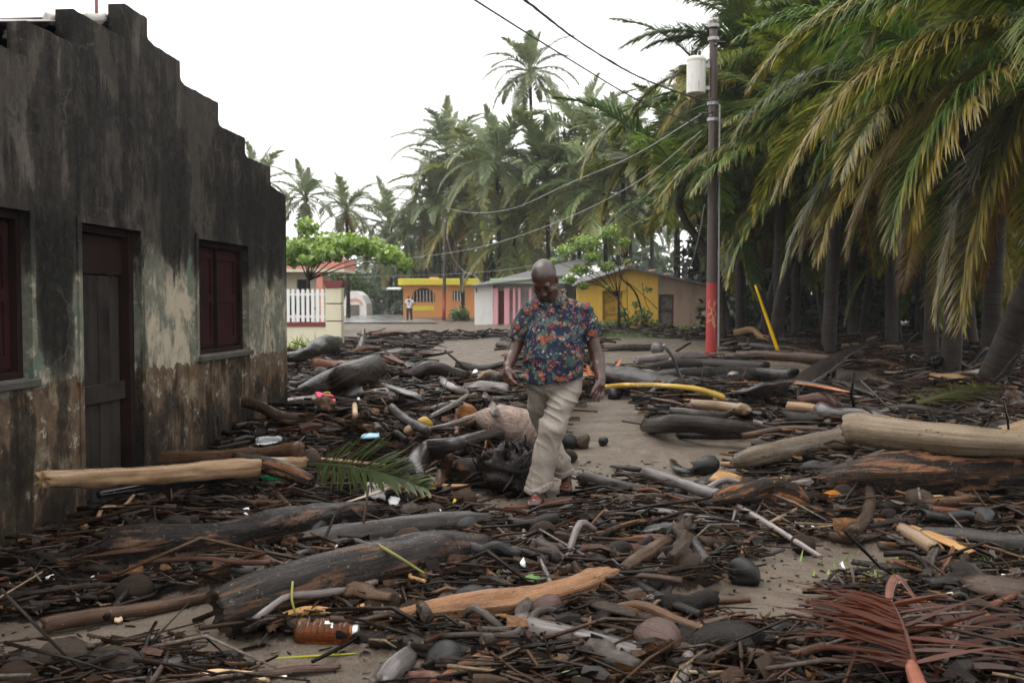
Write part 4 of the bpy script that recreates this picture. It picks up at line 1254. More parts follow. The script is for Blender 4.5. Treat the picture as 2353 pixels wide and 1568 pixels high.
while k < 46:
    y = rg.uniform(27, 62)
    px = rg.uniform(1480, 2480)
    if px < 1650 and y < 56:
        continue
    h = rg.uniform(4.0, 10)
    b = P(px, 690, y)
    palm(ground_at(b.x, y), (b.x + rg.uniform(-2.4, 2.4), y + rg.uniform(-1.5, 1.5), h), 20, rg.uniform(4.8, 5.8), 200 + k, rank('shaded coconut palm', px, y, GREF, (36, 45, 54), 'coconut palm in the shaded depth of the grove'), group='coconut palms deep in the grove', clear=((1640 - 1176) / FPX, (690 - 590) / FPX) if y < 57 else None,
         lean=rg.uniform(-.5, .5), tr=rg.uniform(.095, .15), dry=rg.uniform(.1, .4), elr=(1.0, 6.4))
    k += 1

# ---------------------------------------------------------------- broad-leaved trees, bushes and the far wood
def leafmat(name, c1, c2, tr=.3, rough=.4):
    n = NT(name)
    cc = n.n('ShaderNodeVertexColor', layer_name='col').outputs[0]
    c = n.mix(n.sep(cc)[0], c1, c2)
    n.set(c, rough)
    t = n.n('ShaderNodeBsdfTranslucent'); n.link(n.hsv(c, .5, 1.1, 1.4), t.inputs[0])
    m = n.n('ShaderNodeMixShader'); m.inputs[0].default_value = tr
    n.t.links.new(n.b.outputs[0], m.inputs[1]); n.t.links.new(t.outputs[0], m.inputs[2]); n.t.links.new(m.outputs[0], n.out.inputs[0])
    return n.m
M['leaf_bright'] = leafmat('bright almond leaf', (.055, .115, .016), (.27, .38, .07))
M['leaf_mid'] = leafmat('bush leaf', (.032, .068, .016), (.095, .155, .035))
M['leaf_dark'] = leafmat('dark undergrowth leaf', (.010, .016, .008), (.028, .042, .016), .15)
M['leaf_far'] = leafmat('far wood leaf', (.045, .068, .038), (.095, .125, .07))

def leaves(name, clumps, n, size, mat, parent=None, seed=0, up=.5, aspect=1.8):
    """n folded leaf-sized faces spread through the clumps [(centre, (rx,ry,rz))]"""
    rg = np.random.default_rng(seed)
    vol = np.array([r[0] * r[1] * r[2] for c, r in clumps]) ** .75
    ci = rg.choice(len(clumps), n, p=vol / vol.sum())
    C = np.array([tuple(c) for c, r in clumps]); Rr = np.array([r for c, r in clumps])
    d = rg.normal(size=(n, 3)); d /= np.linalg.norm(d, axis=1)[:, None]
    rad = rg.random(n) ** .45
    p = C[ci] + d * rad[:, None] * Rr[ci] * (1 + .25 * fbm(d[:, 0] * 2 + ci, d[:, 1] * 2, d[:, 2] * 2, 2))[:, None]
    nrm = d * .6 + rg.normal(size=(n, 3)) * .6; nrm[:, 2] += up
    nrm /= np.linalg.norm(nrm, axis=1)[:, None]
    a = np.cross(nrm, rg.normal(size=(n, 3))); a /= np.linalg.norm(a, axis=1)[:, None]
    b = np.cross(nrm, a)
    s = size * (.6 + .8 * rg.random(n))[:, None]
    v0 = p - a * s; v1 = p + b * s / aspect - nrm * s * .15; v2 = p + a * s - nrm * s * .3; v3 = p - b * s / aspect - nrm * s * .15
    V = np.stack([v0, v1, v2, v3], 1).reshape(-1, 3)
    F = [(4 * i, 4 * i + 1, 4 * i + 2, 4 * i + 3) for i in range(n)]
    col = np.repeat(np.clip(rg.random(n) * .7 + .15 + .3 * d[:, 2], 0, 1)[:, None], 4, 0)  # upper leaves lighter, lower ones darker: shading put into the leaf colour
    return mesh_obj(name, V.tolist(), F, mat, parent, False, None, np.repeat(col, 3, 1))

def leafy(name, base, h, clumps, n, size, mat, label, cat, seed, limbs=True, group=None, tr=.08, trunkmat='bark_dark', up=.5, aspect=1.8):
    o = empty(name, base); tag(o, label, cat, group)
    leaves('crown', clumps, n, size, mat, o, seed, up, aspect)
    tp = []
    tp.append(tube_data([(0, 0, -.2), (.03, 0, h * .5), (0, .02, h)], [tr * 1.3, tr, tr * .8], seg=9, rings=8, seed=seed))
    if limbs:
        for c, r in clumps:
            tp.append(tube_data([(0, .01, h * .85), (c[0] * .5, c[1] * .5, h * .5 + c[2] * .5 + .1), tuple(c)], [tr * .45, tr * .28, tr * .12], seg=6, rings=7, seed=seed + 3))
    v, f, uv = join_data(tp)
    mesh_obj('trunk', v, f, M[trunkmat], o, True, uv)
    return o

def loc(px, py, Y, base):
    return P(px, py, Y) - Vector(base)
b = (P(708, 690, 38).x, 38, 0)
cl = [(loc(x, y, 38 + dy, b), (rx, 1.3, rz)) for x, y, dy, rx, rz in ((690, 568, 0, .75, .38), (745, 560, .6, .8, .42), (800, 560, -.4, .8, .42), (850, 568, .3, .75, .42), (900, 588, 0, .6, .36), (930, 606, .2, .3, .3), (668, 590, .5, .5, .4), (706, 520, .3, .35, .32), (760, 580, -.8, .8, .35), (715, 598, -.5, .4, .25))]
leafy('almond_tree', b, 2.6, cl, 3600, .115, M['leaf_bright'], 'sea almond tree with flat bright green crown above the white fence', 'tree', 5, tr=.07)
b = (P(1420, 690, 46).x, 46, 0)
cl = [(loc(x, y, 46 + dy, b), (rx, .8, rz)) for x, y, dy, rx, rz in ((1345, 560, 0, .8, .45), (1395, 535, .3, .6, .45), (1300, 575, -.2, .5, .3), (1430, 555, .2, .35, .2), (1360, 590, -.3, .5, .25), (1335, 620, 0, .55, .3), (1395, 612, -.2, .5, .25), (1310, 640, .1, .4, .25), (1340, 655, .2, .3, .2), (1440, 600, .1, .2, .15), (1395, 660, 0, .18, .12), (1270, 600, 0, .2, .2))]
leafy('shrub_tree', b, 1.9, cl, 3200, .078, M['leaf_bright'], 'bright green tree with thin bare limbs in front of the ochre house', 'tree', 15, tr=.06)
# thin bare stems across the ochre wall
b2 = (P(1475, 690, 47.5).x, 47.5, 0)
o = empty('wild_bush', b2); tag(o, 'tangled green bush at the foot of the ochre wall with thin bare stems', 'bush')
leaves('foliage', [(loc(x, y, 47.5, b2), (rx, .7, rz)) for x, y, rx, rz in ((1400, 748, .7, .3), (1440, 742, .6, .35), (1475, 728, .5, .45), (1500, 750, .6, .3), (1380, 752, .4, .3), (1460, 700, .18, .2), (1525, 755, .4, .22), (1430, 718, .3, .25), (1490, 665, .15, .12), (1575, 757, .5, .2), (1605, 752, .3, .2))], 1700, .09, M['leaf_mid'], o, 25)
sp = []
for pts, r in (([(1475, 745), (1470, 700), (1455, 665), (1428, 640), (1420, 612), (1405, 590)], .05), ([(1446, 735), (1430, 705), (1405, 672), (1375, 655), (1350, 655)], .03), ([(1510, 710), (1480, 680), (1450, 655), (1425, 640)], .022), ([(1475, 650), (1482, 690), (1495, 720)], .02), ([(1440, 640), (1441, 700), (1444, 735)], .018)):
    sp.append(tube_data([tuple(loc(x, y, 47.3, b2)) for x, y in pts], [r * (1 - .1 * i) for i in range(len(pts))], seg=6, rings=14, seed=len(sp)))
v, f, uv = join_data(sp)
mesh_obj('stem', v, f, M['bark_dark'], o, True, uv)
def bush(px, py, Y, rx, rz, n, size, mat, label, seed, group=None, cat='bush'):
    c = P(px, py, Y)
    b = (c.x, Y, 0)
    o = empty('bush', b); tag(o, label, cat, group)
    leaves('foliage', [((0, 0, c.z), (rx, rx * .8, rz)), ((rx * .5, .1, c.z * .8), (rx * .6, rx * .5, rz * .7)), ((-rx * .5, -.1, c.z * .8), (rx * .6, rx * .5, rz * .7))], n, size, M[mat], o, seed)
    tube('stem', [(0, 0, -.1), (0, .02, c.z)], [.06, .03], M['bark_dark'], o, seg=6, rings=5, seed=seed)
    return o
bush(1056, 722, 70, .68, .62, 700, .10, 'leaf_mid', 'round green bush between the orange house and the white house', 3)
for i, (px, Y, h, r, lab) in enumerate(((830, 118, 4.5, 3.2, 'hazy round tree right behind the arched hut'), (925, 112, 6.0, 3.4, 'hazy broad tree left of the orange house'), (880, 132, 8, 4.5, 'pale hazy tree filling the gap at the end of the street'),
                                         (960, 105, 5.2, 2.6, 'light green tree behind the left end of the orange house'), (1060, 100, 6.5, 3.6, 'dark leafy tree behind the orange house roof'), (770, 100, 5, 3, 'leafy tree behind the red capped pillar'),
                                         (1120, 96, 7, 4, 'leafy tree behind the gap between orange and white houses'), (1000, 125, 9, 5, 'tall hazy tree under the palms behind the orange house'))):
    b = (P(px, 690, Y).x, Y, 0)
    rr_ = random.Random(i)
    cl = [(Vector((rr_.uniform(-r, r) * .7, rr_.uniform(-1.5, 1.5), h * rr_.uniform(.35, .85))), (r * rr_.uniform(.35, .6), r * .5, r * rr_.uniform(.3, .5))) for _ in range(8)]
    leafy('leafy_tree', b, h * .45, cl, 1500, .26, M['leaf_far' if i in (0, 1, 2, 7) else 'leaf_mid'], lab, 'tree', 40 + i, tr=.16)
for i, (px, Y, r, lab) in enumerate(((690, 41, .5, 'clipped dark bush behind the white pickets'), (668, 40, .45, 'small round shrub behind the pickets next to the house corner'), (800, 98, 1.0, 'low hedge bush left of the arched hut'), (860, 99, 1.4, 'low hedge bush right of the arched hut'), (925, 96, 1.2, 'low hedge bush beside the orange house'))):
    c = P(px, 690, Y)
    bush(px, 690 if i < 2 else 712, Y, r, r * .8, 420, .09 if i < 2 else .16, 'leaf_mid' if i < 2 else 'leaf_far', lab, 60 + i)
# plants at the foot of the garden wall
for i, (px, py, Y, lab) in enumerate(((690, 790, 28.6, 'spiky green plant growing against the cream garden wall'), (668, 800, 27.5, 'yellow green weeds beside the corner of the dark house'), (715, 792, 28.8, 'small spiky plant near the red capped pillar'))):
    b = P(px, py, Y)
    V, F, C = [], [], []
    rg = np.random.default_rng(i)
    for k in range(34):
        a = rg.random() * 6.28; l = (.28 + .38 * rg.random()); e = radians(35 + 45 * rg.random())
        p = np.array((rg.normal() * .12, rg.normal() * .08, 0.0)); d = np.array((cos(a) * cos(e), sin(a) * cos(e), sin(e)))
        b0 = len(V); wd = np.cross(d, (0, 0, 1)); wd /= np.linalg.norm(wd); br = rg.random()
        for s in range(4):
            ww = (.014, .02, .014, .002)[s]
            V += [p + wd * ww, p - wd * ww]; C += [(br, br, br)] * 2
            p = p + d * l / 3; d = d + np.array((0, 0, -.35)); d /= np.linalg.norm(d)
        F += [(b0 + 2 * s, b0 + 2 * s + 1, b0 + 2 * s + 3, b0 + 2 * s + 2) for s in range(3)]
    o = mesh_obj('garden_plant', V, F, M['leaf_bright'], None, False, None, C)
    o.location = (b.x, Y, hz(b.x, Y))
    tag(o, lab, 'plant')

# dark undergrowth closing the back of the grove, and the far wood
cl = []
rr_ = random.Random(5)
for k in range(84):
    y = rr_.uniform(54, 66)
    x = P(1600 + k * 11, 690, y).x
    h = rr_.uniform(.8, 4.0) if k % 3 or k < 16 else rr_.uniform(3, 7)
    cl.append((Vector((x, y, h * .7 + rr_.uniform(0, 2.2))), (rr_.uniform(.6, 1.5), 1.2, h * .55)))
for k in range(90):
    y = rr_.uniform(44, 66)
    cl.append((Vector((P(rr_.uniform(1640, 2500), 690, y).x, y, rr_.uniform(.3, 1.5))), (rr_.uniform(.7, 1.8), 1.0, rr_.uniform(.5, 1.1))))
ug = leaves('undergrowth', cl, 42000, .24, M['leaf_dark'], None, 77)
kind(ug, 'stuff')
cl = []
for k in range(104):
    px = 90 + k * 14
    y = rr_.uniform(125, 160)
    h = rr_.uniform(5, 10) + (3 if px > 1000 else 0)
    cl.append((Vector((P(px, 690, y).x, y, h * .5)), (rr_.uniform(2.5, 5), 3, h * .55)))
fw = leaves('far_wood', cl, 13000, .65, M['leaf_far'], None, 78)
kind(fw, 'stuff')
# weeds on the sand near the ochre house
def weeds(name, cx, cy, rx, ry, n, h, mat, seed):
    rg = np.random.default_rng(seed)
    x = cx + rg.normal(size=n) * rx; y = cy + rg.normal(size=n) * ry
    z = hmap(x, y)
    a = rg.random(n) * 6.28; hh = h * (.5 + rg.random(n))
    lx, ly = np.cos(a), np.sin(a); w = .008
    V = np.stack([np.stack([x - ly * w, y + lx * w, z], 1), np.stack([x + ly * w, y - lx * w, z], 1), np.stack([x + lx * hh * .6, y + ly * hh * .6, z + hh], 1)], 1).reshape(-1, 3)
    br = np.repeat(np.repeat(rg.random(n), 3)[:, None], 3, 1)
    o = mesh_obj(name, V.tolist(), [(3 * i, 3 * i + 1, 3 * i + 2) for i in range(n)], M[mat], None, False, None, br)
    kind(o, 'stuff')
w_ = G(1440, 772)
weeds('grass', w_.x, w_.y, 1.3, 1.6, 1600, .16, 'leaf_mid', 1)
w_ = G(2200, 940)
weeds('grass', w_.x, w_.y, .9, 1.0, 900, .10, 'leaf_mid', 2)
w_ = G(2250, 1320)
weeds('grass', w_.x, w_.y, .35, .15, 320, .05, 'leaf_bright', 3)
w_ = G(690, 820)
weeds('grass', w_.x, w_.y, .6, 1.2, 500, .12, 'leaf_bright', 4)
# ---------------------------------------------------------------- people: distance fields turned into one smooth surface each
class SDF:
    def __init__(self, lo, hi, h):
        self.lo = np.array(lo, float); self.h = h
        self.n = np.ceil((np.array(hi, float) - self.lo) / h).astype(int) + 1
        self.f = np.full(self.n, .25, np.float32)
    def region(self, a, b):
        i0 = np.clip(((np.array(a) - self.lo) / self.h).astype(int), 0, self.n - 1)
        i1 = np.clip(((np.array(b) - self.lo) / self.h).astype(int) + 2, 1, self.n)
        g_ = [self.lo[k] + self.h * np.arange(i0[k], i1[k]) for k in range(3)]
        s = tuple(slice(i0[k], i1[k]) for k in range(3))
        return s, np.meshgrid(*g_, indexing='ij')
    def put(self, d, s, k, sub=False):
        f = self.f[s]
        if sub:
            d = -d
            h = np.clip(.5 - .5 * (f - d) / k, 0, 1)
            self.f[s] = f * (1 - h) + d * h + k * h * (1 - h)
        else:
            h = np.clip(.5 + .5 * (f - d) / k, 0, 1)
            self.f[s] = f * (1 - h) + d * h - k * h * (1 - h)
    def cap(self, a, b, ra, rb=None, k=.012, sub=False):
        rb = ra if rb is None else rb
        a = np.array(a, float); b = np.array(b, float); m = max(ra, rb) + .07 + k
        s, (X, Y, Z) = self.region(np.minimum(a, b) - m, np.maximum(a, b) + m)
        d = b - a; L2 = max(d @ d, 1e-9)
        t = np.clip(((X - a[0]) * d[0] + (Y - a[1]) * d[1] + (Z - a[2]) * d[2]) / L2, 0, 1)
        q = np.sqrt((X - a[0] - t * d[0]) ** 2 + (Y - a[1] - t * d[1]) ** 2 + (Z - a[2] - t * d[2]) ** 2) - (ra + (rb - ra) * t)
        self.put(q.astype(np.float32), s, k, sub)
    def chain(self, pts, rad, k=.012):
        for i in range(len(pts) - 1):
            self.cap(pts[i], pts[i + 1], rad[i], rad[i + 1], k)
    def ell(self, c, r, axes=None, k=.012, sub=False):
        c = np.array(c, float); r = np.array(r, float); m = r.max() + .07 + k
        s, (X, Y, Z) = self.region(c - m, c + m)
        A = np.eye(3) if axes is None else np.array([np.array(v, float) for v in axes])
        u = [((X - c[0]) * A[i][0] + (Y - c[1]) * A[i][1] + (Z - c[2]) * A[i][2]) / r[i] for i in range(3)]
        k0 = np.sqrt(u[0] ** 2 + u[1] ** 2 + u[2] ** 2)
        k1 = np.sqrt((u[0] / r[0]) ** 2 + (u[1] / r[1]) ** 2 + (u[2] / r[2]) ** 2) + 1e-6
        self.put((k0 * (k0 - 1) / k1).astype(np.float32), s, k, sub)
    def loft(self, secs, k=.02):
        """secs: rows of z, cx, cy, rx, ry"""
        q = np.array(sorted(secs), float)
        lo = (q[:, 1] - q[:, 3]).min(), (q[:, 2] - q[:, 4]).min(), q[0, 0]
        hi = (q[:, 1] + q[:, 3]).max(), (q[:, 2] + q[:, 4]).max(), q[-1, 0]
        s, (X, Y, Z) = self.region(np.array(lo) - .08, np.array(hi) + .08)
        zc = np.clip(Z, q[0, 0], q[-1, 0])
        I = [np.interp(zc, q[:, 0], q[:, j]) for j in range(1, 5)]
        d = (np.sqrt(((X - I[0]) / I[2]) ** 2 + ((Y - I[1]) / I[3]) ** 2) - 1) * np.minimum(I[2], I[3])
        d = np.maximum(d, np.abs(Z - zc) * 1.0 + np.minimum(d, 0) * 0 - 1e-4) if False else np.where(Z != zc, np.sqrt(np.maximum(d, 0) ** 2 + (Z - zc) ** 2), d)
        self.put(d.astype(np.float32), s, k)
    def below(self, fn):
        """cut away everything under the surface z = fn(X, Y)"""
        s, (X, Y, Z) = self.region(self.lo, self.lo + self.n * self.h)
        self.f = np.maximum(self.f, (fn(X, Y) - Z).astype(np.float32))
    def halfspace(self, p, nrm, lo, hi):
        """cut away the side nrm points to, inside a box"""
        s, (X, Y, Z) = self.region(lo, hi)
        nrm = np.array(nrm, float); nrm /= np.linalg.norm(nrm)
        d = (X - p[0]) * nrm[0] + (Y - p[1]) * nrm[1] + (Z - p[2]) * nrm[2]
        self.f[s] = np.maximum(self.f[s], d.astype(np.float32))
    def wrinkle(self, fn):
        s, (X, Y, Z) = self.region(self.lo, self.lo + self.n * self.h)
        near = np.abs(self.f) < .04
        self.f[near] += fn(X[near], Y[near], Z[near]).astype(np.float32)
    def mesh(self, name, mat, parent):
        f = self.f; n = self.n
        ins = f < 0
        c = ins[:-1, :-1, :-1].astype(np.int8)
        for dx in (0, 1):
            for dy in (0, 1):
                for dz in (0, 1):
                    if dx + dy + dz:
                        c = c + ins[dx:n[0] - 1 + dx, dy:n[1] - 1 + dy, dz:n[2] - 1 + dz]
        act = (c > 0) & (c < 8)
        ci = np.argwhere(act)
        vid = np.full(act.shape, -1, np.int64)
        vid[act] = np.arange(len(ci))
        acc = np.zeros((len(ci), 3)); cnt = np.zeros(len(ci))
        for ax in range(3):
            o1, o2 = [a for a in range(3) if a != ax]
            for p in (0, 1):
                for q in (0, 1):
                    a = ci.copy(); a[:, o1] += p; a[:, o2] += q
                    b = a.copy(); b[:, ax] += 1
                    fa = f[a[:, 0], a[:, 1], a[:, 2]]; fb_ = f[b[:, 0], b[:, 1], b[:, 2]]
                    m = (fa < 0) != (fb_ < 0)
                    t = np.where(m, fa / np.where(m, fa - fb_, 1), 0)
                    pt = a.astype(float); pt[:, ax] += t
                    acc[m] += pt[m]; cnt[m] += 1
        V = self.lo + self.h * acc / np.maximum(cnt, 1)[:, None]
        Q = []
        for ax in range(3):
            o1, o2 = (ax + 1) % 3, (ax + 2) % 3
            sl0 = [slice(None)] * 3; sl1 = [slice(None)] * 3
            sl0[ax] = slice(0, -1); sl1[ax] = slice(1, None)
            ch = ins[tuple(sl0)] != ins[tuple(sl1)]
            e = np.argwhere(ch)
            ok = (e[:, o1] > 0) & (e[:, o2] > 0) & (e[:, o1] < n[o1] - 1) & (e[:, o2] < n[o2] - 1)
            e = e[ok]
            def at(d1, d2):
                a = e.copy(); a[:, o1] += d1; a[:, o2] += d2
                return vid[a[:, 0], a[:, 1], a[:, 2]]
            q = np.stack([at(-1, -1), at(0, -1), at(0, 0), at(-1, 0)], 1)
            flip = ~ins[tuple(e.T)]
            q[flip] = q[flip][:, ::-1]
            Q.append(q)
        Q = np.vstack(Q)
        return mesh_obj(name, V.tolist(), Q.tolist(), mat, parent, True)

sk = NT('dark brown skin')
so = sk.geo()
s1 = sk.noise(sk.co('Object'), 14, 5, .6)
scol = sk.mix(sk.ramp(s1, [(.3, 0), (.7, 1)]), (.044, .018, .012), (.078, .033, .022))
shade = sk.n('ShaderNodeVertexColor', layer_name='col').outputs[0]
stub = sk.mix(sk.noise(sk.co('Object'), 120, 3, .7), (.028, .022, .021), (.075, .062, .060))
scol = sk.mix(sk.sep(shade)[0], scol, stub)
scol = sk.mix(sk.sep(shade)[1], scol, (.20, .10, .08))
sk.bump(sk.noise(sk.co('Object'), 160, 3, .6), .15, .003)
sk.set(scol, sk.ramp(s1, [(.3, .32), (.7, .5)]), **{'Specular IOR Level': .6, 'Subsurface Weight': .04, 'Subsurface Radius': (.02, .008, .004)})
M['skin'] = sk.m

sf = NT('navy shirt with orange flowers and green palms')
so = sf.co('Object')
base_c = sf.mix(sf.noise(so, 7, 4, .6), (.007, .010, .024), (.018, .023, .046))
w1 = sf.vadd(so, sf.map(sf.n('ShaderNodeTexNoise').outputs[1], (.05, .05, .05)))
def blots(scale, thr, cols, seed, dist=.9):
    global base_c
    v = sf.map(so, (scale, scale, scale), (seed, seed * 1.7, seed * .6))
    nn = sf.n('ShaderNodeTexNoise'); sf.link(v, nn.inputs['Vector']); nn.inputs['Scale'].default_value = 1.4; nn.inputs['Detail'].default_value = 3
    mixv = sf.n('ShaderNodeVectorMath', operation='MULTIPLY_ADD'); sf.link(nn.outputs[1], mixv.inputs[0]); mixv.inputs[1].default_value = (dist,) * 3; sf.link(v, mixv.inputs[2])
    d = sf.vor(mixv.outputs[0], 1.0)
    cell = sf.vor(mixv.outputs[0], 1.0, 'F1', 'Color')
    pick = sf.sep(cell)[0]
    cc = sf.ramp(pick, [(i / len(cols), c) for i, c in enumerate(cols)], 'CONSTANT')
    on = sf.math('MULTIPLY', sf.ramp(d, [(thr - .04, 1), (thr + .02, 0)]), sf.math('GREATER_THAN', sf.sep(cell)[1], .22))
    pet = sf.noise(v, 7, 4, .7)
    base_c = sf.mix(on, base_c, sf.mix(sf.ramp(pet, [(.42, .0), (.55, 1)]), sf.mix(.75, cc, (.01, .012, .02)), cc))
blots(16, .50, [(.045, .085, .072), (.05, .10, .07), (.08, .115, .11), (.035, .06, .07)], 3.1, 1.7)
blots(17, .40, [(.33, .075, .036), (.25, .05, .032), (.27, .13, .066), (.22, .17, .115), (.31, .095, .046), (.19, .028, .045)], 8.7, 1.1)
lines = sf.vor(sf.map(so, (24, 24, 17), (1, 2, 3)), 1.0, 'DISTANCE_TO_EDGE')
base_c = sf.mix(sf.math('MULTIPLY', sf.ramp(lines, [(.015, 1), (.04, 0)]), sf.ramp(sf.noise(so, 22, 3, .6), [(.56, 0), (.62, .8)])), base_c, (.33, .33, .33))
blots(34, .33, [(.30, .27, .24), (.24, .14, .06), (.04, .04, .055), (.22, .05, .04), (.06, .10, .08)], 5.3, .8)
sf.bump(sf.noise(so, 26, 4, .55), .35, .02)
sf.set(base_c, .65, **{'Specular IOR Level': .15})
M['shirt'] = sf.m
tf = NT('wet beige trouser cloth')
to = tf.co('Object')
tf.bump(tf.noise(tf.map(to, (10, 10, 7)), 1.0, 5, .6, .5), .5, .03)
tz = tf.sep(to)[2]
wet = tf.ramp(tf.math('ADD', tz, tf.math('MULTIPLY', tf.noise(to, 6, 4, .6), .35)), [(.20, 1), (.55, 0)])
tf.set(tf.mix(tf.math('MULTIPLY', wet, .5), tf.mix(tf.noise(to, 5, 4, .6), (.215, .185, .155), (.295, .26, .22)), (.10, .082, .068)), .6, **{'Specular IOR Level': .2})
M['trouser'] = tf.m
M['sandal'] = plain('black sandal rubber', (.02, .02, .022), .45)
M['sandal_red'] = plain('red sandal trim', (.55, .06, .03), .4)
M['tee'] = wallpaint('pale grey tee shirt', (.55, .55, .55), (.4, .4, .4), .3)
M['darkcloth'] = plain('dark trousers', (.02, .022, .03), .7)

def V3(px, py, Y):
    return np.array(P(px, py, Y))

# ---- the walking man
base = G(1268, 1158)
man = empty('person', (base.x, base.y, hz(base.x, base.y)))
tag(man, 'man in a navy floral shirt and beige trousers walking head bowed through the driftwood', 'person')
man_off = np.array(man.location)
lo, hi = (-.12, 6.70, -.02), (.82, 7.78, 1.80)
B = SDF(lo, hi, .0062)
# head
C = V3(1250, 641, 7.0); C[2] += .004
F0 = np.array((-.30, -.954, 0)); pt = radians(46); HS = 1.09
f_ = cos(pt) * F0 + sin(pt) * np.array((0, 0, -1.0)); u_ = cos(pt) * np.array((0, 0, 1.0)) + sin(pt) * F0
r_ = np.cross(f_, u_)
def H(a, b, c):
    return C + (r_ * a + f_ * b + u_ * c) * HS
AX = (r_, f_, u_)
B.ell(H(0, -.012, .032), (.086, .107, .100), AX, .02)
B.ell(H(0, .034, -.052), (.070, .067, .082), AX, .03)
B.ell(H(0, -.01, -.03), (.072, .08, .07), AX, .03)
B.cap(H(-.022, .058, -.112), H(.022, .058, -.112), .028, .028, .03)
B.cap(H(-.04, .078, .016), H(.04, .078, .016), .016, .016, .015)
for s_ in (-1, 1):
    B.ell(H(s_ * .044, .062, -.040), (.024, .026, .024), AX, .02)
    B.cap(H(s_ * .062, .02, -.08), H(s_ * .03, .055, -.115), .02, .02, .03)
    B.ell(H(s_ * .034, .098, -.006), (.020, .018, .012), AX, .012, True)
    B.ell(H(s_ * .033, .077, -.008), (.015, .013, .012), AX, .006)
B.cap(H(0, .088, .004), H(0, .106, -.045), .011, .017, .012)
for s_ in (-1, 1):
    B.ell(H(s_ * .017, .096, -.050), (.012, .013, .011), AX, .006)
    B.cap(H(0, .094, -.079), H(s_ * .022, .086, -.083), .009, .006, .006)
    B.cap(H(0, .092, -.095), H(s_ * .018, .085, -.091), .0105, .007, .006)
    B.ell(H(s_ * .081, -.012, -.018), (.010, .021, .034), AX, .006)
    B.ell(H(s_ * .090, -.008, -.016), (.008, .012, .022), AX, .005, True)
neck = V3(1277, 700, 7.13)
B.cap(H(0, -.04, -.05), neck, .062, .072, .03)
# trunk inside the clothes
sL, sR = V3(1212, 726, 7.13), V3(1345, 726, 7.13)
B.cap(neck + (0, 0, -.03), V3(1275, 760, 7.13), .09, .12, .05)
B.cap(sL, sR, .035, .035, .04)
B.cap(V3(1275, 760, 7.12), V3(1275, 870, 7.15), .13, .13, .05)
# arms and hands
eL, wL = V3(1182, 800, 7.13), V3(1167, 841, 7.04)
B.chain([sL, eL, V3(1174, 822, 7.09), wL], [.044, .047, .045, .031], .02)
eR, wR = V3(1371, 820, 7.14), V3(1380, 871, 7.03)
B.chain([sR, eR, V3(1374, 842, 7.10), wR], [.044, .051, .048, .032], .02)
def PL(x, y, dy): return V3(x, y, 7.03 + dy)
kL = [PL(1161, 867, -.015), PL(1165, 872, -.04), PL(1170, 873, -.06), PL(1175, 871, -.075)]
B.cap(wL, PL(1166, 858, -.02), .031, .034, .015)
for i, kk in enumerate(kL):
    B.cap(PL(1166, 852, -.02), kk, .022, .015, .012)
    m_ = kk + np.array((.012 + .006 * i, -.022, -.028)); t_ = m_ + np.array((.026, .012, -.014)); 
    B.chain([kk, m_, t_], [.0125, .0115, .0095], .004)
B.chain([PL(1169, 848, -.03), PL(1180, 857, -.055), PL(1186, 866, -.06), PL(1189, 872, -.055)], [.020, .0135, .0115, .009], .006)
def PR(x, y, dy): return V3(x, y, 7.02 + dy)
B.cap(wR, PR(1379, 884, -.005), .031, .034, .015)
for i, (a, b, c, r) in enumerate((((1383, 892, .035), (1385, 904, .02), (1381, 914, 0), .0125), ((1380, 896, .015), (1380, 909, 0), (1375, 920, -.015), .013), ((1375, 897, -.008), (1373, 910, -.03), (1368, 920, -.04), .013), ((1371, 894, -.03), (1367, 905, -.055), (1362, 914, -.06), .0125))):
    B.cap(PR(1379, 881, 0), PR(*a), .022, .0155, .010)
    B.chain([PR(*a), PR(*b), PR(*c)], [r, r * .92, r * .72], .004)
B.chain([PR(1375, 878, -.02), PR(1367, 890, -.06), PR(1361, 901, -.075), PR(1358, 908, -.075)], [.019, .0145, .012, .0095], .006)
# legs inside the trousers, feet
fx, fz = V3(1236, 1135, 7.06), .022
ankF = np.array((fx[0] - .004, 7.01, .12)); 
B.chain([V3(1306, 890, 7.12), V3(1289, 925, 7.03), V3(1266, 985, 6.99), V3(1247, 1070, 7.03), ankF], [.062, .058, .050, .046, .038], .02)
ankR = np.array((V3(1301, 1128, 7.52)[0], 7.53, .135))
B.chain([V3(1242, 890, 7.18), V3(1238, 930, 7.24), V3(1260, 995, 7.38), V3(1286, 1062, 7.43), ankR], [.058, .052, .046, .042, .038], .02)
def foot(a, dirx, heel, big, tz0):
    d = np.array((dirx, -1, 0.0)); d /= np.linalg.norm(d); sd_ = np.array((-d[1], d[0], 0)) * -1
    hl = np.array((a[0], a[1], 0)) - d * .045 + np.array((0, 0, heel))
    bl_ = np.array((a[0], a[1], 0)) + d * .125 + np.array((0, 0, tz0 + .026))
    B.cap(a, hl + (0, 0, .033), .038, .034, .02)
    B.cap(a + d * .01, bl_, .036, .030, .02)
    B.cap(hl + (0, 0, .03), bl_, .032, .030, .02)
    B.cap(bl_ - sd_ * .022, bl_ + sd_ * .024, .027, .022, .015)
    for i in range(5):
        o_ = sd_ * big * (.034 - .0175 * i); ln = (.062, .060, .054, .046, .036)[i]; r = (.0145, .011, .0105, .010, .009)[i]
        st_ = bl_ + o_ * .95 + d * .005; 
        B.chain([st_, st_ + d * ln * .6 + (0, 0, .002), st_ + d * ln + (0, 0, -.008)], [r * 1.05, r, r * .85], .004)
    return d, sd_, hl, bl_
gz = float(man_off[2])
fA = foot(ankF, -.18, gz + .028, 1, gz + .028)
fB = foot(ankR, -.10, gz + .085, -1, gz + .030)
def wr_skin(X, Y, Z): return .0012 * fbm(X * 60, Y * 60, Z * 60, 2)
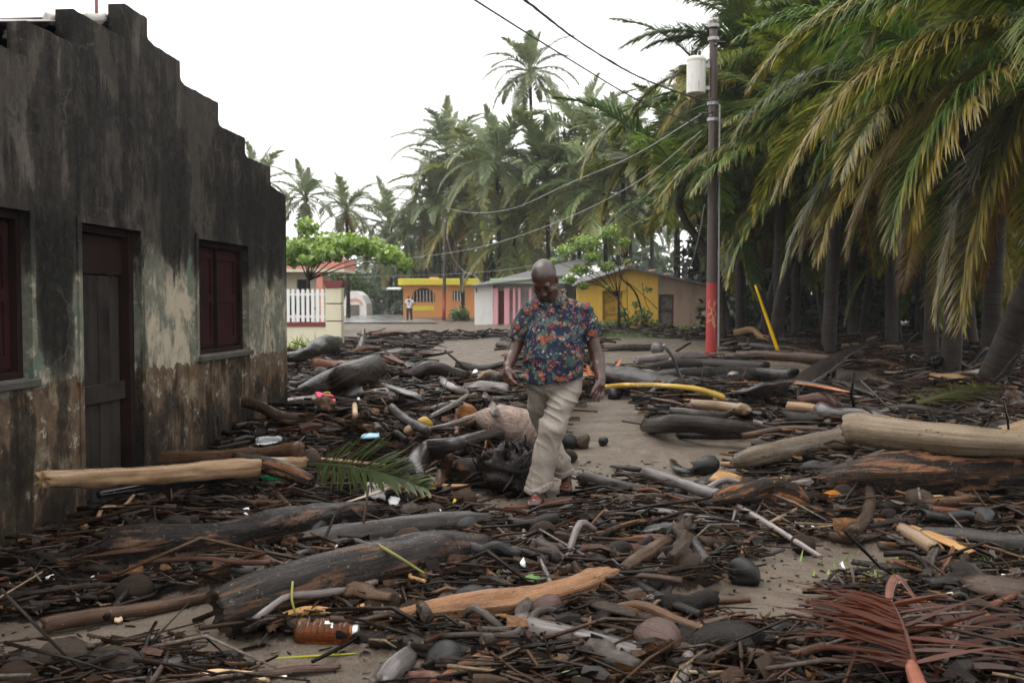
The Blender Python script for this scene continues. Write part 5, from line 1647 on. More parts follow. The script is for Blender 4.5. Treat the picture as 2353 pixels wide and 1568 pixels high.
B.wrinkle(wr_skin)
body = B.mesh('body', M['skin'], man)
bv = np.empty(len(body.data.vertices) * 3, np.float32); body.data.vertices.foreach_get('co', bv); bv = bv.reshape(-1, 3)
rel = bv - C
hh = rel @ u_; ff = rel @ f_
head_m = (np.linalg.norm(rel - u_ * .0, axis=1) < .19) & (bv[:, 2] > 1.44)
stubm = np.where(head_m, np.clip((hh + .35 * (-ff) * 1.0 - .045) / .02, 0, 1), 0)
stubm = np.maximum(stubm, np.where(head_m & (ff > .02) & (hh < -.085), .35, 0))
palm_m = np.zeros(len(bv))
nails = np.zeros(len(bv))
ca = body.data.color_attributes.new('col', 'FLOAT_COLOR', 'POINT')
cc_ = np.stack([stubm * .75, nails, palm_m, np.ones(len(bv))], 1).astype(np.float32)
ca.data.foreach_set('color', cc_.ravel())
del B

# shirt
S = SDF((-.12, 6.78, .74), (.80, 7.48, 1.56), .0065)
def sec(py, cx, hw, cy, ry):
    c = V3(cx, py, 7.12)
    return (c[2], c[0], cy, hw * 7.12 / FPX, ry)
S.loft([sec(682, 1277, 24, 7.12, .075), sec(690, 1277, 52, 7.13, .095), sec(702, 1277, 64, 7.13, .11), sec(730, 1277, 67, 7.12, .135), sec(770, 1273, 68, 7.10, .155), sec(815, 1272, 69, 7.08, .175),
        sec(850, 1271, 69, 7.09, .178), sec(895, 1267, 72, 7.10, .18)], .03)
shL, shR = V3(1214, 714, 7.13), V3(1342, 714, 7.13)
hL, hR = V3(1184, 779, 7.13), V3(1361, 776, 7.14)
S2 = SDF((-.12, 6.78, .74), (.80, 7.48, 1.56), .0065)
S2.chain([shL, V3(1198, 745, 7.13), hL + (hL - shL) * .3], [.064, .064, .066], .035)
S2.chain([shR, V3(1352, 745, 7.13), hR + (hR - shR) * .3], [.065, .067, .068], .035)
S2.halfspace(hL, hL - shL, hL - .14, hL + .14)
S2.halfspace(hR, hR - shR, hR - .14, hR + .14)
S.put(S2.f, (slice(None),) * 3, .03)
del S2
# open collar
S.cap(V3(1298, 668, 7.15), V3(1290, 698, 7.01), .014, .015, .012)
S.cap(V3(1228, 690, 7.10), V3(1252, 705, 6.99), .013, .014, .012)
S.cap(V3(1298, 668, 7.15), V3(1262, 676, 7.22), .014, .016, .012)
S.cap(V3(1228, 690, 7.10), V3(1262, 676, 7.22), .014, .016, .012)
zh = lambda X, Y: .868 + .018 * np.sin((X - .05) * 9) - .028 * np.exp(-((X - .20) / .08) ** 2) + .05 * np.clip((X - .36) / .15, 0, 1) + .012 * np.clip((.12 - X) / .08, 0, 1)
S.below(zh)
# tail flaring to the left
S.ell(V3(1196, 866, 7.03), (.045, .06, .022), None, .04)
def wr_shirt(X, Y, Z):
    u1 = X * .8 + Z * .95; v1 = -X * .7 + Z * .75
    a = 1 - np.abs(vnoise(u1 * 3.2, v1 * 15, Y * 3))
    b = 1 - np.abs(vnoise(u1 * 8 + 9, v1 * 9, Y * 6 + 3))
    c = vnoise(X * 7, Y * 7, Z * 5 + 4)
    return -(.011 * a ** 3 + .004 * b ** 3) + .007 + .008 * c
S.wrinkle(wr_shirt)
shirt = S.mesh('shirt', M['shirt'], man)
del S
# shirt buttons and sleeve hems are part of the cloth; trousers
T = SDF((-.06, 6.82, -.02), (.72, 7.80, 1.0), .0068)
T.ell(V3(1272, 880, 7.14), (.192, .140, .11), None, .03)
T.chain([V3(1306, 884, 7.11), V3(1290, 925, 7.03), V3(1267, 985, 6.99), V3(1252, 1050, 7.02), V3(1236, 1122, 7.03), V3(1234, 1145, 7.03)], [.108, .099, .092, .088, .092, .094], .03)
T2 = SDF((-.06, 6.82, -.02), (.72, 7.80, 1.0), .0068)
T2.chain([V3(1240, 885, 7.16), V3(1236, 930, 7.24), V3(1258, 995, 7.38), V3(1284, 1060, 7.40), V3(1302, 1120, 7.50), V3(1306, 1145, 7.50)], [.094, .083, .078, .078, .088, .088], .03)
T.put(T2.f, (slice(None),) * 3, .004)
del T2
def hemz(X, Y):
    rear = np.clip((Y - 7.22) / .1, 0, 1)
    return .108 + rear * .035 + .012 * np.sin(X * 30) + (1 - rear) * .02 * np.clip((X - .2) / .1, -1, 1)
T.below(hemz)
def wr_tr(X, Y, Z):
    hi_ = np.clip((Z - .42) / .25, 0, 1)
    a = 1 - np.abs(vnoise(X * 5 - Z * 2, Y * 4, Z * 17 + X * 9))
    b = 1 - np.abs(vnoise(X * 15 + Z * 3, Y * 11, Z * 3.0 + 5))
    cuff = np.clip(1 - (Z - hemz(X, Y)) / .035, 0, 1)
    return -(.017 * a ** 3 * (.35 + .65 * hi_) + .014 * b ** 3 * (1 - .6 * hi_)) + .012 - .010 * (cuff > 0) + .005 * vnoise(X * 9, Y * 9, Z * 9)
T.wrinkle(wr_tr)
trousers = T.mesh('trousers', M['trouser'], man)
del T
# sandals: sole and straps
for d, sd_, hl, bl_ in (fA, fB):
    mb = MB()
    prof = [(-.035, -.028), (-.02, -.038), (.06, -.034), (.15, -.048), (.21, -.038), (.235, -.01), (.225, .025), (.17, .046), (.06, .036), (-.02, .036), (-.035, .026)]
    h0 = np.array((hl[0], hl[1], 0)); 
    top, bot = [], []
    for a_, b_ in prof:
        tt = np.clip((a_ + .03) / .2, 0, 1)
        zz_ = (hl[2] * (1 - tt) + (bl_[2] - .026) * tt)
        q = h0 + d * a_ + sd_ * b_
        top.append((q[0], q[1], zz_ + .003)); bot.append((q[0], q[1], zz_ - .022))
    n_ = len(top)
    mb.add(top + bot, [tuple(range(n_)), tuple(range(2 * n_ - 1, n_ - 1, -1))] + [(i, i + n_, (i + 1) % n_ + n_, (i + 1) % n_) for i in range(n_)])
    snd = mb.build('sandal', M['sandal'], man)
    for off_, wdt, mt, rr_ in ((.085, .050, 'sandal', .070), (.125, .040, 'sandal', .052), (.150, .014, 'sandal_red', .048)):
        Vv, Ff = [], []
        for i in range(11):
            t = pi * i / 10
            q = bl_ - d * (.135 - off_) + sd_ * (.047 * cos(t)) + np.array((0, 0, -.022 + (rr_ + .014) * sin(t)))
            a_ = q + d * wdt / 2; b_ = q - d * wdt / 2
            nn_ = np.array((0, 0, -.004))
            Vv += [a_, b_, b_ + nn_, a_ + nn_]
        for i in range(10):
            for j in range(4):
                Ff.append((4 * i + j, 4 * i + (j + 1) % 4, 4 * i + 4 + (j + 1) % 4, 4 * i + 4 + j))
        mb2 = MB().add(Vv, Ff)
        mb2.build('strap', M[mt], snd)
for o in (body, shirt, trousers):
    o.location = -man.location
for o in man.children:
    if o.name.startswith('sandal'):
        o.location = -man.location

# ---- the far onlooker
YF = 69.0
b = P(940, 690, YF)
ck = empty('person', (b.x, YF, .05))
tag(ck, 'far person in a pale tee shirt and dark trousers standing by the orange house', 'person')
Q = SDF((-.5, -.4, -.02), (.5, .4, 1.85), .014)
Q.ell((-.06, -.02, 1.66), (.08, .09, .115), None, .02)
Q.cap((-.04, -.08, 1.64), (-.05, -.11, 1.62), .02, .02, .02)
Q.cap((-.05, 0, 1.56), (-.03, 0, 1.45), .05, .06, .03)
Q.cap((-.19, 0, 1.42), (.16, 0, 1.42), .06, .06, .04)
Q.cap((-.02, 0, 1.35), (0, 0, 1.0), .14, .13, .05)
Q.chain([(-.2, 0, 1.42), (-.27, -.02, 1.15), (-.22, -.22, 1.05)], [.05, .042, .033], .02)
Q.cap((-.22, -.22, 1.05), (-.16, -.28, 1.07), .034, .02, .015)
Q.chain([(.18, 0, 1.42), (.30, .02, 1.16), (.16, -.12, .99)], [.05, .042, .033], .02)
Q.cap((.16, -.12, .99), (.10, -.16, .97), .034, .02, .015)
Q.chain([(-.1, 0, .95), (-.12, -.02, .5), (-.13, 0, .08)], [.085, .058, .04], .02)
Q.chain([(.1, 0, .95), (.13, -.02, .5), (.15, .02, .08)], [.085, .058, .04], .02)
Q.cap((-.13, .03, .04), (-.15, -.18, .035), .04, .035, .02)
Q.cap((.15, .05, .04), (.17, -.16, .035), .04, .035, .02)
fbdy = Q.mesh('body', M['skin'], ck)
fbdy.data.color_attributes.new('col', 'FLOAT_COLOR', 'POINT').data.foreach_set('color', np.tile(np.array((0, 0, 0, 1), np.float32), len(fbdy.data.vertices)))
Q = SDF((-.5, -.4, .8), (.5, .4, 1.6), .016)
Q.loft([(1.5, -.03, 0, .08, .07), (1.44, -.02, 0, .20, .10), (1.25, -.01, 0, .19, .13), (.98, 0, 0, .19, .14), (.88, 0, 0, .195, .145)], .03)
Q.cap((-.2, 0, 1.41), (-.26, -.01, 1.24), .07, .065, .03)
Q.cap((.18, 0, 1.41), (.26, .01, 1.25), .07, .065, .03)
Q.wrinkle(lambda X, Y, Z: .012 * vnoise(X * 10, Y * 8, Z * 8))
Q.mesh('shirt', M['tee'], ck)
Q = SDF((-.4, -.4, .04), (.4, .4, 1.1), .016)
Q.ell((0, 0, .92), (.18, .13, .12), None, .03)
Q.chain([(-.1, 0, .9), (-.12, -.02, .5), (-.13, 0, .12)], [.11, .085, .075], .03)
Q.chain([(.1, 0, .9), (.13, -.02, .5), (.15, .02, .12)], [.11, .085, .075], .02)
Q.mesh('trousers', M['darkcloth'], ck)
del Q
# ---------------------------------------------------------------- driftwood that can be told apart
def on_ground(x, y, r=0.0, lift=0.0):
    """the place under picture point x, y whose centre lies r + lift above the litter"""
    z = r + lift
    for _ in range(5):
        p = G(x, y, min(z, 1.2))
        z = hz(p.x, p.y) * (.3 if p.y < 6.2 else .3 + .7 * min(1, (p.y - 6.2) / 2)) + r + lift
    return G(x, y, min(z, 1.2))

nlog = [0]
def drift(name, pts, mat, label, cat, lift=0.0, group=None, seg=None, **kw):
    """pts: (x, y, thickness[, lift]) along the middle line of the piece"""
    nlog[0] += 1
    ps, rs = [], []
    for q in pts:
        x, y, th = q[:3]
        lf = q[3] if len(q) > 3 else lift
        r = .03
        for _ in range(4):
            p = on_ground(x, y, r, lf)
            r = th * p.y / FPX / 2
        ps.append(tuple(p)); rs.append(r)
    c = np.mean(np.array(ps), 0)
    ps = [tuple(np.array(p) - c) for p in ps]
    rm = max(q[2] for q in pts)
    kw['rough'] = kw.get('rough', .07) * 1.35; kw.setdefault('ragged', .6); kw['groove'] = kw.get('groove', .035) * 1.5
    v, f, uv = tube_data(ps, rs, seg=seg or (26 if rm > 60 else 16 if rm > 24 else 9), seed=nlog[0] * 7 + 1, **kw)
    sg_ = seg or (26 if rm > 60 else 16 if rm > 24 else 9)
    nh = sum(3 if h_ else 2 for h_ in kw.get('hollow', (0, 0))) * sg_
    o = mesh_obj(name, v, f, M[mat], None, True, uv, None, len(f) - nh, M['endgrain' if mat in ('bark_dark', 'bark_smooth', 'bark_split', 'grey', 'black') else mat])
    o.location = c
    tag(o, label, cat, group)
    return o

def log(pts, mat, label, **kw): return drift('driftwood_log', pts, mat, label, 'log', **kw)
def branch(pts, mat, label, **kw): return drift('branch', pts, mat, label, 'branch', **kw)

# --- foreground
log([(506, 1410, 122), (590, 1382, 134), (700, 1350, 132), (880, 1302, 122), (1000, 1274, 108), (1105, 1266, 84)], 'bark_smooth', 'largest smooth wet palm log in the foreground, its left end rotted hollow', hollow=(.8, .0), seg=48, rings=80, rough=.05, groove=.025, knots=4, ragged=.3)
log([(240, 1272, 92), (330, 1262, 108), (480, 1246, 102), (620, 1222, 92), (760, 1195, 78), (845, 1180, 62)], 'bark_split', 'rough dark log with splintered orange streaks lying behind the largest log', hollow=(.4, 0), seg=40, rings=70, rough=.09, groove=.07, ragged=.9)
log([(692, 1252, 52), (780, 1238, 66), (900, 1222, 66), (1030, 1205, 56), (1128, 1196, 38)], 'grey', 'smooth grey brown log between the rough dark log and the largest log', seg=30, rings=54, rough=.05)
log([(95, 1102, 38, .50), (200, 1098, 45, .42), (320, 1092, 44, .34), (440, 1083, 42, .28), (560, 1074, 40, .22), (695, 1062, 30, .2)], 'tan', 'peeled tan log with a frayed left end lying by the dark wall', lift=.20, seg=28, rings=60, rough=.07, groove=.035, ragged=1.0, knots=4)
log([(228, 1136, 18, .30), (330, 1120, 22, .26), (430, 1105, 24, .2), (540, 1088, 24, .17)], 'bamboo_black', 'black bamboo stem under the peeled tan log', lift=.17, rough=.02, groove=.0, knots=5)
log([(250, 1044, 26), (340, 1054, 36), (460, 1056, 40), (570, 1046, 34), (690, 1030, 40)], 'brown', 'weathered brown log lying along the foot of the dark wall', lift=.12, rough=.10, groove=.06)
log([(540, 1060, 36), (600, 1066, 42), (670, 1086, 40), (720, 1106, 26)], 'bark_split', 'short grooved dark log crossing the end of the peeled tan log', lift=.22, rough=.08, groove=.06)
branch([(276, 1232, 18), (350, 1185, 20), (410, 1140, 24), (450, 1100, 26), (470, 1080, 30)], 'red', 'reddish brown branch leaning up to the black bamboo', lift=.06, knots=2)
branch([(100, 1436, 36), (170, 1422, 38), (260, 1408, 36), (370, 1392, 30), (490, 1368, 26)], 'brown', 'long smooth brown pole lying on the sand at the left', rough=.05, seg=18)
log([(496, 1322, 44), (560, 1312, 74), (620, 1306, 66), (660, 1310, 40)], 'grey', 'rounded dark grey wood chunk tucked behind the largest log', flat=.7, groove=.09)
log([(860, 1432, 16), (950, 1412, 44), (1060, 1396, 58), (1180, 1382, 66), (1290, 1362, 66), (1345, 1345, 70), (1395, 1322, 60)], 'orange', 'split orange log with a jagged broken right end in front of the green leaf', lift=.045, seg=32, rings=56, rough=.10, groove=.08, ragged=1.1, split=.25)
log([(1392, 1372, 38), (1450, 1380, 46), (1510, 1392, 40), (1548, 1402, 30)], 'red', 'short reddish log end beyond the split orange log', hollow=(0, .7), rough=.1)
log([(1160, 1396, 36), (1190, 1425, 50), (1240, 1452, 58), (1330, 1468, 58), (1420, 1492, 56), (1495, 1512, 44)], 'lilac', 'curved grey wet log in the foreground with a bent left end', seg=28, rings=54, rough=.06, knots=4)
log([(818, 1462, 30), (880, 1470, 42), (990, 1484, 44), (1110, 1506, 36)], 'bark_dark', 'brown log whose left end touches the bottle cap', groove=.06)
log([(828, 1438, 24), (950, 1438, 28), (1078, 1440, 26)], 'grey', 'straight grey log just behind the bottle cap', rough=.05)
log([(1080, 1448, 26), (1180, 1452, 30), (1290, 1462, 26)], 'bark_dark', 'straight dark log continuing right of the straight grey log', rough=.05)
log([(1105, 1478, 34), (1220, 1488, 46), (1350, 1498, 40)], 'bark_dark', 'flat dark plank under the curved grey wet log', flat=.5)
branch([(998, 1572, 26), (1070, 1528, 28), (1130, 1494, 26), (1196, 1458, 20)], 'red', 'smooth reddish stick rising from the bottom edge near the middle', lift=.03)
log([(868, 1576, 52), (900, 1540, 62), (938, 1508, 48)], 'lilac', 'stubby grey brown wood block at the bottom edge', groove=.10, rough=.1)
log([(940, 1562, 44), (985, 1558, 40), (1030, 1576, 36)], 'red', 'red brown wood block next to the stubby grey brown block', rough=.12)
branch([(908, 1374, 22), (960, 1354, 28), (1040, 1328, 28), (1110, 1302, 26), (1200, 1290, 22), (1260, 1278, 18)], 'brown', 'crooked brown branch above the clear crushed plastic', lift=.03)
branch([(1094, 1302, 18), (1122, 1318, 20), (1145, 1338, 20), (1160, 1368, 16)], 'red', 'short bent reddish twig hanging from the crooked brown branch', lift=.06)
branch([(1428, 1312, 32), (1475, 1280, 36), (1530, 1246, 38)], 'brown', 'thick brown stub pointing up right, pale cut end', lift=.08, seg=16)
branch([(1582, 1236, 28), (1602, 1262, 32), (1625, 1294, 30)], 'grey', 'short grey stub standing beside the upright forked root', lift=.10)
branch([(1540, 1290, 30), (1572, 1262, 40), (1562, 1222, 30), (1585, 1192, 14)], 'husk', 'dark upright forked root among the sticks right of the middle', lift=.1, rough=.25)
branch([(1240, 1280, 10), (1256, 1318, 12), (1275, 1362, 14)], 'lilac', 'thin upright twig leaning over the split orange log', lift=.1)
branch([(1112, 1372, 36), (1160, 1330, 38), (1210, 1296, 34)], 'grey', 'dark grey stub leaning behind the green leaf', lift=.02)
branch([(1400, 1300, 22), (1470, 1345, 26), (1530, 1380, 26), (1610, 1412, 20)], 'bark_dark', 'dark charred stick crossing beyond the split orange log', lift=.08)
log([(1545, 1382, 18), (1650, 1378, 22), (1722, 1376, 18)], 'brown', 'straight brown batten lying on the sand right of the middle', rough=.03, flat=.7)
branch([(1240, 1402, 14), (1330, 1440, 20), (1420, 1470, 20), (1500, 1488, 16)], 'bark_dark', 'slim dark stick lying above the curved grey wet log', lift=.06)
log([(1130, 1536, 40), (1240, 1530, 46), (1370, 1544, 44), (1480, 1556, 30)], 'bark_dark', 'dark split plank along the bottom edge of the picture', flat=.6)
log([(1440, 1500, 40), (1550, 1494, 46), (1640, 1502, 42), (1760, 1528, 30)], 'brown', 'brown ridged log right of the curved grey wet log', groove=.08)
branch([(1556, 1580, 36), (1572, 1535, 36), (1592, 1488, 28)], 'lilac', 'short grey stub rising from the bottom edge right of the middle', lift=.02)
log([(1280, 1308, 34), (1360, 1296, 40), (1460, 1300, 38), (1560, 1310, 24)], 'bark_dark', 'flat dark driftwood between the thick brown stub and the orange log', flat=.6)
log([(1330, 1262, 20), (1420, 1264, 34), (1500, 1280, 30)], 'grey', 'flat grey driftwood below the black coconut by the foam', flat=.6)
log([(1460, 1226, 30), (1530, 1222, 46), (1605, 1216, 36)], 'black', 'cracked black wood chunk left of the upright forked root', groove=.12)

# --- round the walking man
branch([(1480, 1084, 26), (1530, 1100, 30), (1600, 1122, 32), (1660, 1140, 30), (1700, 1152, 24)], 'lilac', 'bleached straight branch lying right of the walking man', lift=.08, seg=16)
branch([(1690, 1160, 15), (1760, 1200, 15), (1830, 1244, 14), (1885, 1278, 12)], 'lilac', 'long thin bleached stick running down to the sand on the right', lift=.06, rough=.03)
branch([(1342, 1094, 34), (1390, 1108, 28), (1440, 1118, 24), (1510, 1126, 20), (1575, 1130, 14)], 'grey', 'grey stick with a splayed end beside the man in front of his rear foot', lift=.05, ragged=1.5)
branch([(1145, 1168, 9), (1230, 1162, 14), (1330, 1148, 17), (1420, 1132, 15), (1475, 1122, 10)], 'red', 'thin reddish branch under the man\'s sandals', rough=.05)
branch([(1236, 1204, 11), (1275, 1178, 17), (1320, 1164, 17), (1400, 1158, 14)], 'grey', 'small curved stick in front of the man\'s sandals', lift=.02)
branch([(1520, 1135, 16), (1600, 1150, 16), (1680, 1170, 14)], 'grey', 'slim grey stick below the bleached straight branch', lift=.04)
log([(1645, 1156, 40), (1690, 1146, 66), (1760, 1130, 74), (1815, 1140, 66), (1858, 1160, 40)], 'bark_split', 'rough brown wood chunk beside the bleached straight branch', lift=.02, groove=.10, rough=.12)
log([(1636, 1112, 30), (1665, 1100, 32), (1700, 1104, 22)], 'tan', 'small pale broken wood lump above the rough brown chunk', lift=.02, rough=.15)
drift('palm_sheath', [(1545, 1128, 14), (1600, 1112, 44), (1650, 1092, 46), (1678, 1100, 30)], 'sheath', 'curved grey palm sheath lying on sand right of the man', 'palm sheath', flat=.25, rough=.05)
drift('husk_curl', [(1544, 1056, 14), (1556, 1074, 24), (1580, 1082, 24), (1606, 1074, 14)], 'black', 'curled black husk on the sand left of the lone coconut', 'husk', flat=.5)
log([(1406, 1070, 14), (1450, 1076, 24), (1490, 1080, 18)], 'bark_dark', 'short flat brown stick alone on the sand behind the bleached branch', flat=.5)
log([(1432, 1086, 12), (1485, 1094, 13)], 'grey', 'tiny straight stick beside the flat brown one on the sand', rough=.03)
log([(1485, 978, 34), (1540, 975, 42), (1620, 978, 42), (1690, 984, 38), (1745, 990, 28)], 'bark_dark', 'dark log lying on the sand path right of the man', lift=0, rough=.07)
log([(1560, 1000, 14), (1650, 1002, 16), (1735, 1000, 12)], 'bark_dark', 'thin dark pole just in front of the dark log on the sand path', rough=.04)

# --- the drift behind him, between wall and man
log([(690, 893, 16), (740, 880, 44), (790, 866, 58), (858, 846, 64)], 'bark_smooth', 'dark wet palm log with a tapered lower end leaning on the drift', lift=(.18), seg=26, rough=.015, groove=.01, ragged=.1, hollow=(0, .3))
log([(655, 825, 20), (700, 812, 30), (740, 796, 40), (768, 790, 30), (782, 778, 8)], 'bark_dark', 'gnarled grey brown log with a pointed tip in front of the pillar', lift=.25, rough=.14)
branch([(826, 808, 22), (832, 785, 18), (836, 756, 6)], 'black', 'short dark pointed stump standing on the far drift', lift=.0)
drift('palm_sheath', [(800, 870, 10), (845, 880, 30), (900, 892, 34), (955, 908, 34), (975, 914, 14)], 'sheath', 'long black palm sheath lying across the middle of the drift', 'palm sheath', lift=.16, flat=.35)
branch([(600, 912, 8), (690, 914, 10), (750, 906, 10), (800, 892, 8)], 'grey', 'slim pale stick running beneath the black palm sheath', lift=.16)
branch([(813, 910, 11), (815, 940, 13), (816, 972, 13)], 'cream', 'pale peeled stick standing steeply in the drift', lift=.06, rough=.04)
branch([(836, 950, 20), (852, 968, 22), (872, 990, 22)], 'grey', 'short grey stick with a round end right of the pale peeled stick', lift=.04)
branch([(682, 920, 7), (740, 942, 10), (790, 968, 18), (850, 985, 20)], 'brown', 'tapering brown branch running down to the short grey stick', lift=.05)
branch([(898, 935, 20), (935, 966, 24), (985, 992, 22)], 'bark_dark', 'dark brown stick slanting down in the middle of the drift', lift=.08)
branch([(1002, 855, 10), (1018, 876, 18), (1042, 892, 18), (1075, 902, 12)], 'lilac', 'curved pale grey branch on top of the far drift', lift=.14)
log([(650, 932, 34), (700, 930, 40), (752, 928, 36)], 'brown', 'short brown log with the pink sandal on its end', lift=.08)
log([(1062, 968, 18), (1100, 966, 44), (1140, 967, 76), (1190, 978, 86), (1262, 992, 82)], 'stump', 'pinkish fibrous palm stump behind the man\'s leg', lift=.12, seg=28, rough=.04, groove=.03, ragged=.15)
branch([(1040, 972, 14), (1085, 968, 18), (1120, 968, 24)], 'tan', 'pale root end sticking out left from the pinkish stump', lift=.16)
branch([(1114, 908, 16), (1128, 928, 20), (1138, 948, 22)], 'lilac', 'short pinkish stub rising from the pinkish stump', lift=.25)
branch([(965, 1095, 26), (955, 1065, 44), (985, 1035, 48), (1050, 1018, 32), (1110, 1000, 24), (1160, 992, 20), (1195, 1012, 24)], 'sheath', 'smooth brown bent root arching in front of the pinkish stump', lift=.16, rough=.04, seg=18)
branch([(1050, 1002, 17), (1050, 965, 18), (1050, 924, 14)], 'red', 'dark red brown post standing upright left of the pinkish stump', lift=.10, rough=.06)
log([(1040, 1082, 50), (1090, 1088, 64), (1150, 1090, 60)], 'bark_split', 'dark log under the smooth bent root left of the man', lift=0, rough=.12)
rb = on_ground(1182, 1086, .0, .16)
V, F, UV = [], [], []
for i in range(33):
    ph = pi * i / 32
    for j in range(44):
        th = 2 * pi * j / 44
        q = np.array((sin(ph) * cos(th), sin(ph) * sin(th), cos(ph)))
        r = 1 + .30 * float(fbm(*(q * 1.7), 2)) + .20 * (1 - 2 * abs(float(fbm(*(q * 5 + 3), 3)))) 
        V.append((q[0] * .24 * r, q[1] * .2 * r, q[2] * .20 * r)); UV.append((ph * .2, th * .2))
F = [(i * 44 + j, (i + 1) * 44 + j, (i + 1) * 44 + (j + 1) % 44, i * 44 + (j + 1) % 44) for i in range(32) for j in range(44)]
pr_ = [(V, F, UV)]
rg = np.random.default_rng(8)
for k in range(34):
    a, e = rg.random() * 6.28, rg.uniform(-.6, 1.3)
    q = np.array((cos(a) * cos(e) * .23, sin(a) * cos(e) * .19, sin(e) * .2)); d_ = q / np.linalg.norm(q) + rg.normal(size=3) * .7; l_ = rg.uniform(.04, .10)
    pr_.append(tube_data([tuple(q * .8), tuple(q + d_ * l_ * .4), tuple(q + d_ * l_ + rg.normal(size=3) * .05)], [.016, .011, .005], seg=6, rings=8, seed=k))
v, f, uv = join_data(pr_)
o = mesh_obj('root_ball', v, f, M['bark_dark'], None, True, uv); o.location = rb
tag(o, 'large black root ball right behind the man\'s legs', 'root ball')
branch([(1002, 1118, 24), (1018, 1085, 30), (1032, 1046, 26)], 'brown', 'mossy brown stub leaning against the dark log left of the man', lift=.05, flat=.7)
drift('lath', [(800, 1152, 9), (870, 1128, 16), (930, 1104, 14), (1002, 1072, 7)], 'cream', 'pale splintered lath lying over the green palm frond', 'lath', lift=.16, flat=.35, rough=.08, ragged=2)
branch([(720, 1052, 14), (800, 1060, 18), (885, 1068, 14)], 'tan', 'pale flat stick above the green palm frond', lift=.12, flat=.5)
branch([(985, 985, 10), (1045, 970, 9), (1110, 950, 8)], 'lilac', 'thin grey stick slanting up towards the pinkish stump', lift=.2)
branch([(990, 955, 9), (1040, 930, 12), (1075, 908, 12)], 'lilac', 'crooked pale stick left of the pinkish stub', lift=.16)

# --- right: heap and logs
log([(1944, 986, 72), (1975, 984, 78), (2050, 994, 76), (2150, 1005, 74), (2260, 1014, 66), (2400, 1022, 62)], 'paleolive', 'thick pale log reaching out of the picture on the right', lift=.26, seg=32, rings=48, rough=.035, groove=.02, ragged=.2)
log([(1692, 1060, 36), (1740, 1046, 50), (1800, 1032, 48), (1870, 1018, 48), (1960, 1002, 52)], 'paleolive', 'pale log with a splintered end running under the thick pale log', lift=.10, seg=26, rings=44, rough=.05, ragged=1.2)
log([(1900, 1105, 60), (2000, 1098, 110), (2150, 1092, 118), (2400, 1085, 120)], 'bark_split', 'huge black rotten log below the thick pale log', lift=-.04, seg=32, rough=.10, groove=.08)
branch([(1958, 1222, 30), (1988, 1190, 30), (2000, 1150, 27), (1994, 1110, 20), (1992, 1074, 12)], 'brown', 'curved brown stick standing upright on the right', lift=.06)
log([(2072, 1214, 30), (2110, 1236, 36), (2150, 1262, 34)], 'tan', 'short pale bamboo piece with a dark hollow end', lift=.06, hollow=(0, 1.2), rough=.02, seg=16)
log([(2120, 1228, 40), (2180, 1232, 44), (2270, 1244, 48), (2380, 1256, 52)], 'grey', 'grey log beside the short bamboo piece reaching the right edge', lift=.02)
drift('lath', [(2090, 1206, 16), (2160, 1236, 40), (2230, 1268, 30)], 'tan', 'torn tan plank between the bamboo piece and the grey log', 'plank', lift=.05, flat=.3)
log([(2030, 1218, 30), (2080, 1240, 40), (2130, 1268, 34)], 'lilac', 'bleached blue grey slab left of the short bamboo piece', flat=.4)
branch([(2120, 1345, 34), (2175, 1338, 32), (2240, 1336, 26), (2290, 1348, 22), (2370, 1400, 20)], 'bark_dark', 'knotted black branch above the dead brown frond', lift=.06)
branch([(2128, 1330, 24), (2135, 1290, 24), (2150, 1258, 18)], 'grey', 'grey twig stub standing on the knotted black branch', lift=.08)
branch([(2152, 1330, 8), (2185, 1270, 12), (2196, 1222, 5)], 'red', 'sharp reddish splinter sticking up near the knotted black branch', lift=.08)
log([(2230, 1352, 60), (2290, 1362, 74), (2390, 1378, 78)], 'brown', 'brown grained log at the right edge above the dead frond', groove=.09)
branch([(2160, 1470, 18), (2220, 1420, 20), (2290, 1385, 18), (2350, 1360, 14)], 'red', 'red brown stick leaning right of the dead frond', lift=.08)
branch([(2200, 1400, 14), (2280, 1470, 16), (2350, 1540, 14)], 'bark_dark', 'dark stick slanting to the bottom right corner', lift=.07)
branch([(1960, 1290, 20), (2060, 1304, 30), (2140, 1310, 20)], 'bark_dark', 'flat dark driftwood at the back edge of the bare sand on the right', flat=.6)
log([(1860, 1222, 18), (1950, 1236, 26), (2030, 1232, 20)], 'brown', 'thin brown log left of the curved upright stick', rough=.05)
log([(1812, 1090, 20), (1860, 1080, 40), (1930, 1082, 44)], 'bark_dark', 'dark broken log end under the splintered pale log', rough=.12)
log([(2040, 1295, 20), (2130, 1290, 26), (2230, 1300, 22)], 'brown', 'low brown log behind the grey twig stub', rough=.06)

# --- middle distance on the right
drift('frond_stalk', [(1386, 888, 14), (1450, 884, 14), (1520, 885, 15), (1600, 893, 17), (1658, 912, 20)], 'yellow', 'bright yellow frond stalk arching behind the man\'s hand', 'frond stalk', lift=.34, rough=.06, groove=.06, flat=.75, knots=2)
log([(1388, 858, 44), (1440, 868, 50), (1500, 880, 48), (1560, 886, 40)], 'bark_dark', 'black log with a broken end behind the yellow frond stalk', lift=.1, rough=.1)
log([(1470, 866, 12), (1530, 862, 24), (1620, 856, 28), (1740, 856, 26), (1826, 862, 32)], 'grey', 'long pale grey log behind the yellow frond stalk', lift=.14, knots=4, rough=.06)
log([(1540, 884, 24), (1620, 880, 28), (1700, 870, 26), (1790, 856, 14)], 'grey', 'crooked grey log below the long pale grey log', lift=.06, rough=.07)
log([(1470, 845, 10), (1545, 838, 26), (1640, 838, 30), (1760, 846, 28)], 'bark_dark', 'dark log in front of the red painted pole', lift=.1)
